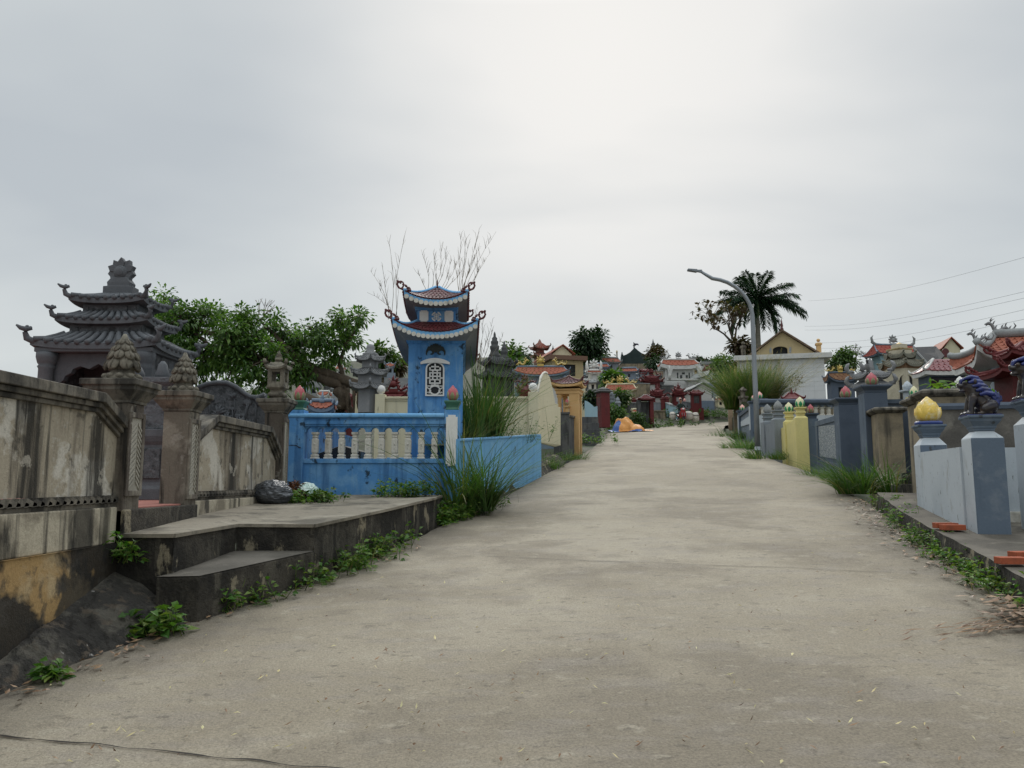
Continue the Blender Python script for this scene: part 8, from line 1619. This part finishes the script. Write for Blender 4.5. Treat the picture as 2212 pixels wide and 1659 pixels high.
# ================================================================ motorbike and rider
def rider():
    P = gnd(1472, 917.5); az = math.atan2(P.x, P.y); T = thing('motorbike', 'red motorbike loaded with white sacks coming down the road', 'motorbike', P, rad(3)); redm = mat('red bike plastic', (.33, .025, .03), rough=.3, spec=.6, bump=0, fine=.05); blk = mat('black rubber', (.015, .015, .016), bump=.1); sil = mat('bike metal', (.3, .3, .31), rough=.3, metal=.8, bump=0); sack = mat('white sack', (.60, .56, .50), [((.42, .38, .33), 7, .5, .7, .6)], bump=.5)
    # local: -y is forward (towards camera)
    def wheel(y):
        w_ = M(); w_.tube([(0, y + .27 * math.cos(a), .29 + .27 * math.sin(a)) for a in [2 * math.pi * i / 20 for i in range(21)]], .045, 8); o = w_.build('wheel', blk, T)
        r = M(); r.tube([(0, y + .2 * math.cos(a), .29 + .2 * math.sin(a)) for a in [2 * math.pi * i / 16 for i in range(17)]], .015, 6)
        for i in range(5): a = 2 * math.pi * i / 5; r.tube([(0, y, .29), (0, y + .2 * math.cos(a), .29 + .2 * math.sin(a))], .014, 5)
        r.build('rim', sil, o)
    wheel(-.62); wheel(.62)
    m = M(); m.prism([(-.09, -.78, .50), (-.09, -.46, .50), (-.09, -.40, .60), (-.09, -.8, .56)], (.18, 0, 0)); m.build('front_fender', redm, T, bevel=.01)
    m = M(); 
    for sx in (-1, 1): m.tube([(sx * .075, -.62, .29), (sx * .075, -.5, .75), (sx * .05, -.45, .9)], .022, 6)
    m.build('fork', sil, T)
    m = M(); m.prism([(-.19, -.42, .38), (.19, -.42, .38), (.24, -.46, .7), (.13, -.56, .98), (-.13, -.56, .98), (-.24, -.46, .7)], (0, .09, 0)); m.prism([(-.08, -.30, .35), (.08, -.30, .35), (.08, .75, .62), (-.08, .75, .62), (-.08, -.3, .5)][:4], (0, 0, .14)); m.build('body_panel', redm, T, bevel=.02)
    m = M(); m.prism([(-.17, -.58, .98), (.17, -.58, .98), (.13, -.50, 1.1), (-.13, -.50, 1.1)], (0, .12, 0)); m.build('headlight_cowl', redm, T, bevel=.02)
    m = M(); m.ball((0, -.585, 1.03), (.08, .03, .05), 10); m.build('headlight', mat('lamp glass', (.75, .75, .72), rough=.1, bump=0, spec=.7), T)
    m = M(); m.tube([(-.36, -.30, 1.08), (-.2, -.40, 1.06), (0, -.44, 1.04), (.2, -.40, 1.06), (.36, -.30, 1.08)], .017, 6); m.build('handlebar', blk, T)
    for sx in (-1, 1): m = M(); m.tube([(sx * .24, -.38, 1.07), (sx * .32, -.42, 1.2)], .008, 5); m.ball((sx * .34, -.42, 1.24), (.055, .015, .04), 8); m.build('mirror', blk, T)
    m = M(); m.stack([(-.12, .12, -.12, .62, .76), (-.15, .15, -.1, .62, .80), (-.13, .13, -.08, .6, .86)]); m.build('seat', blk, T, bevel=.02)
    m = M(); m.tube([(-.14, .1, .3), (-.15, .5, .32), (-.15, .8, .36)], [.04, .05, .055], 8); m.box(-.12, .12, -.1, .25, .2, .42); m.build('engine', sil, T, bevel=.02)
    for nm, c, r, lb in (('sack_basket', (-.50, .35, .62), (.21, .30, .29), 'white sack slung on the left side of the motorbike as seen from the camera'), ('sack_basket', (.62, .35, .66), (.30, .34, .30), 'big white sack slung on the right side of the motorbike as seen from the camera'), ('sack_basket', (1.12, .5, .55), (.26, .28, .34), 'outer tied white sack leaning at far right of the motorbike load')):
        o = thing(nm, lb, 'sack', P + Matrix.Rotation(rad(3), 3, 'Z') @ Vector((c[0], c[1], c[2] - r[2])), .1, 'white sacks carried by the motorbike'); q = M()
        def fs(s_, t, c=c, r=r):
            a = 2 * math.pi * s_; p = math.pi * t - math.pi / 2; x, y, z = math.cos(p) ** .6 * math.cos(a), math.cos(p) ** .6 * math.sin(a), math.sin(p); f = 1 + .12 * noise.noise((x * 2 + c[0] * 5, y * 2, z * 3)); return (x * r[0] * f, y * r[1] * f, z * r[2] * f + r[2])
        q.grid(fs, 24, 14); q.build('sack_cloth', sack, o); q = M(); q.tube([(math.cos(a) * r[0] * 1.03, math.sin(a) * r[1] * 1.03, r[2] * 1.35) for a in [2 * math.pi * i / 16 for i in range(17)]], .018, 5); q.build('tie_band', blk if c[0] > 1 else sil, o)
    # rider: one continuous skinned body with clothing colours by height
    T2 = thing('person', 'rider in dark green shirt and dark trousers sitting on the red motorbike', 'person', P, rad(3))
    V = [((0, .18, .95), .15), ((0, .14, 1.12), .145), ((0, .08, 1.32), .165), ((0, .06, 1.42), .10), ((0, .04, 1.50), .055), ((0, .02, 1.58), .085), ((0, .02, 1.68), .095), ((0, .03, 1.75), .06)]
    E_ = [(i, i + 1) for i in range(7)]
    for sx in (-1, 1):
        n = len(V); V += [((sx * .19, .06, 1.38), .065), ((sx * .30, -.02, 1.18), .048), ((sx * .33, -.24, 1.10), .036), ((sx * .34, -.32, 1.085), .032)]; E_ += [(2, n), (n, n + 1), (n + 1, n + 2), (n + 2, n + 3)]
        n = len(V); V += [((sx * .12, .10, .90), .095), ((sx * .20, -.26, .82), .07), ((sx * .17, -.16, .42), .05), ((sx * .17, -.30, .36), .04)]; E_ += [(0, n), (n, n + 1), (n + 1, n + 2), (n + 2, n + 3)]
    me = bpy.data.meshes.new('body'); me.from_pydata([v for v, r in V], E_, []); o = bpy.data.objects.new('body', me); C.objects.link(o); o.parent = T2
    sk = o.modifiers.new('skin', 'SKIN'); sk.use_smooth_shade = True
    for i, (v, r) in enumerate(V): me.skin_vertices[0].data[i].radius = (r, r * (.75 if i < 4 else 1))
    me.skin_vertices[0].data[0].use_root = True; ss = o.modifiers.new('sub', 'SUBSURF'); ss.levels = 2; ss.render_levels = 2
    skin = bpy.data.materials.new('rider skin and clothes'); skin.use_nodes = True; nt = skin.node_tree; b = nt.nodes['Principled BSDF']; tc = nn(nt, 'ShaderNodeTexCoord'); sp = nn(nt, 'ShaderNodeSeparateXYZ'); nt.links.new(tc.outputs['Object'], sp.inputs[0]); cr = nn(nt, 'ShaderNodeValToRGB'); cr.color_ramp.interpolation = 'CONSTANT'; mr = nn(nt, 'ShaderNodeMath', operation='DIVIDE', i_1=2.0); nt.links.new(sp.outputs[2], mr.inputs[0]); nt.links.new(mr.outputs[0], cr.inputs[0]); e = cr.color_ramp.elements
    e[0].position = 0; e[0].color = (.03, .032, .04, 1); e[1].position = .475; e[1].color = (.018, .035, .03, 1); x = e.new(.735); x.color = (.32, .18, .11, 1); nt.links.new(cr.outputs[0], b.inputs['Base Color']); b.inputs['Roughness'].default_value = .8; me.materials.append(skin)
    sk_m = mat('hand and face skin', (.32, .18, .11), bump=0, fine=.05)
    m = M()
    for sx in (-1, 1):
        for i in range(4): m.tube([(sx * (.30 + .022 * i), -.335, 1.09), (sx * (.30 + .022 * i), -.352, 1.105), (sx * (.30 + .022 * i), -.34, 1.075)], [.012, .011, .008], 6)
        m.tube([(sx * .30, -.32, 1.07), (sx * .285, -.345, 1.06)], [.013, .009], 6)
    m.build('fingers', sk_m, T2); m = M(); m.ball((0, -.075, 1.665), (.014, .02, .02), 8); m.build('nose', sk_m, T2)
    m = M(); m.ball((0, .045, 1.705), (.098, .105, .085), 12); m.build('hair', blk, T2)
    m = M(); m.ball((-.035, -.065, 1.685), (.013, .008, .008), 6); m.ball((.035, -.065, 1.685), (.013, .008, .008), 6); m.box(-.028, .028, -.072, -.06, 1.622, 1.63); m.build('eyes_and_mouth', blk, T2)
rider()
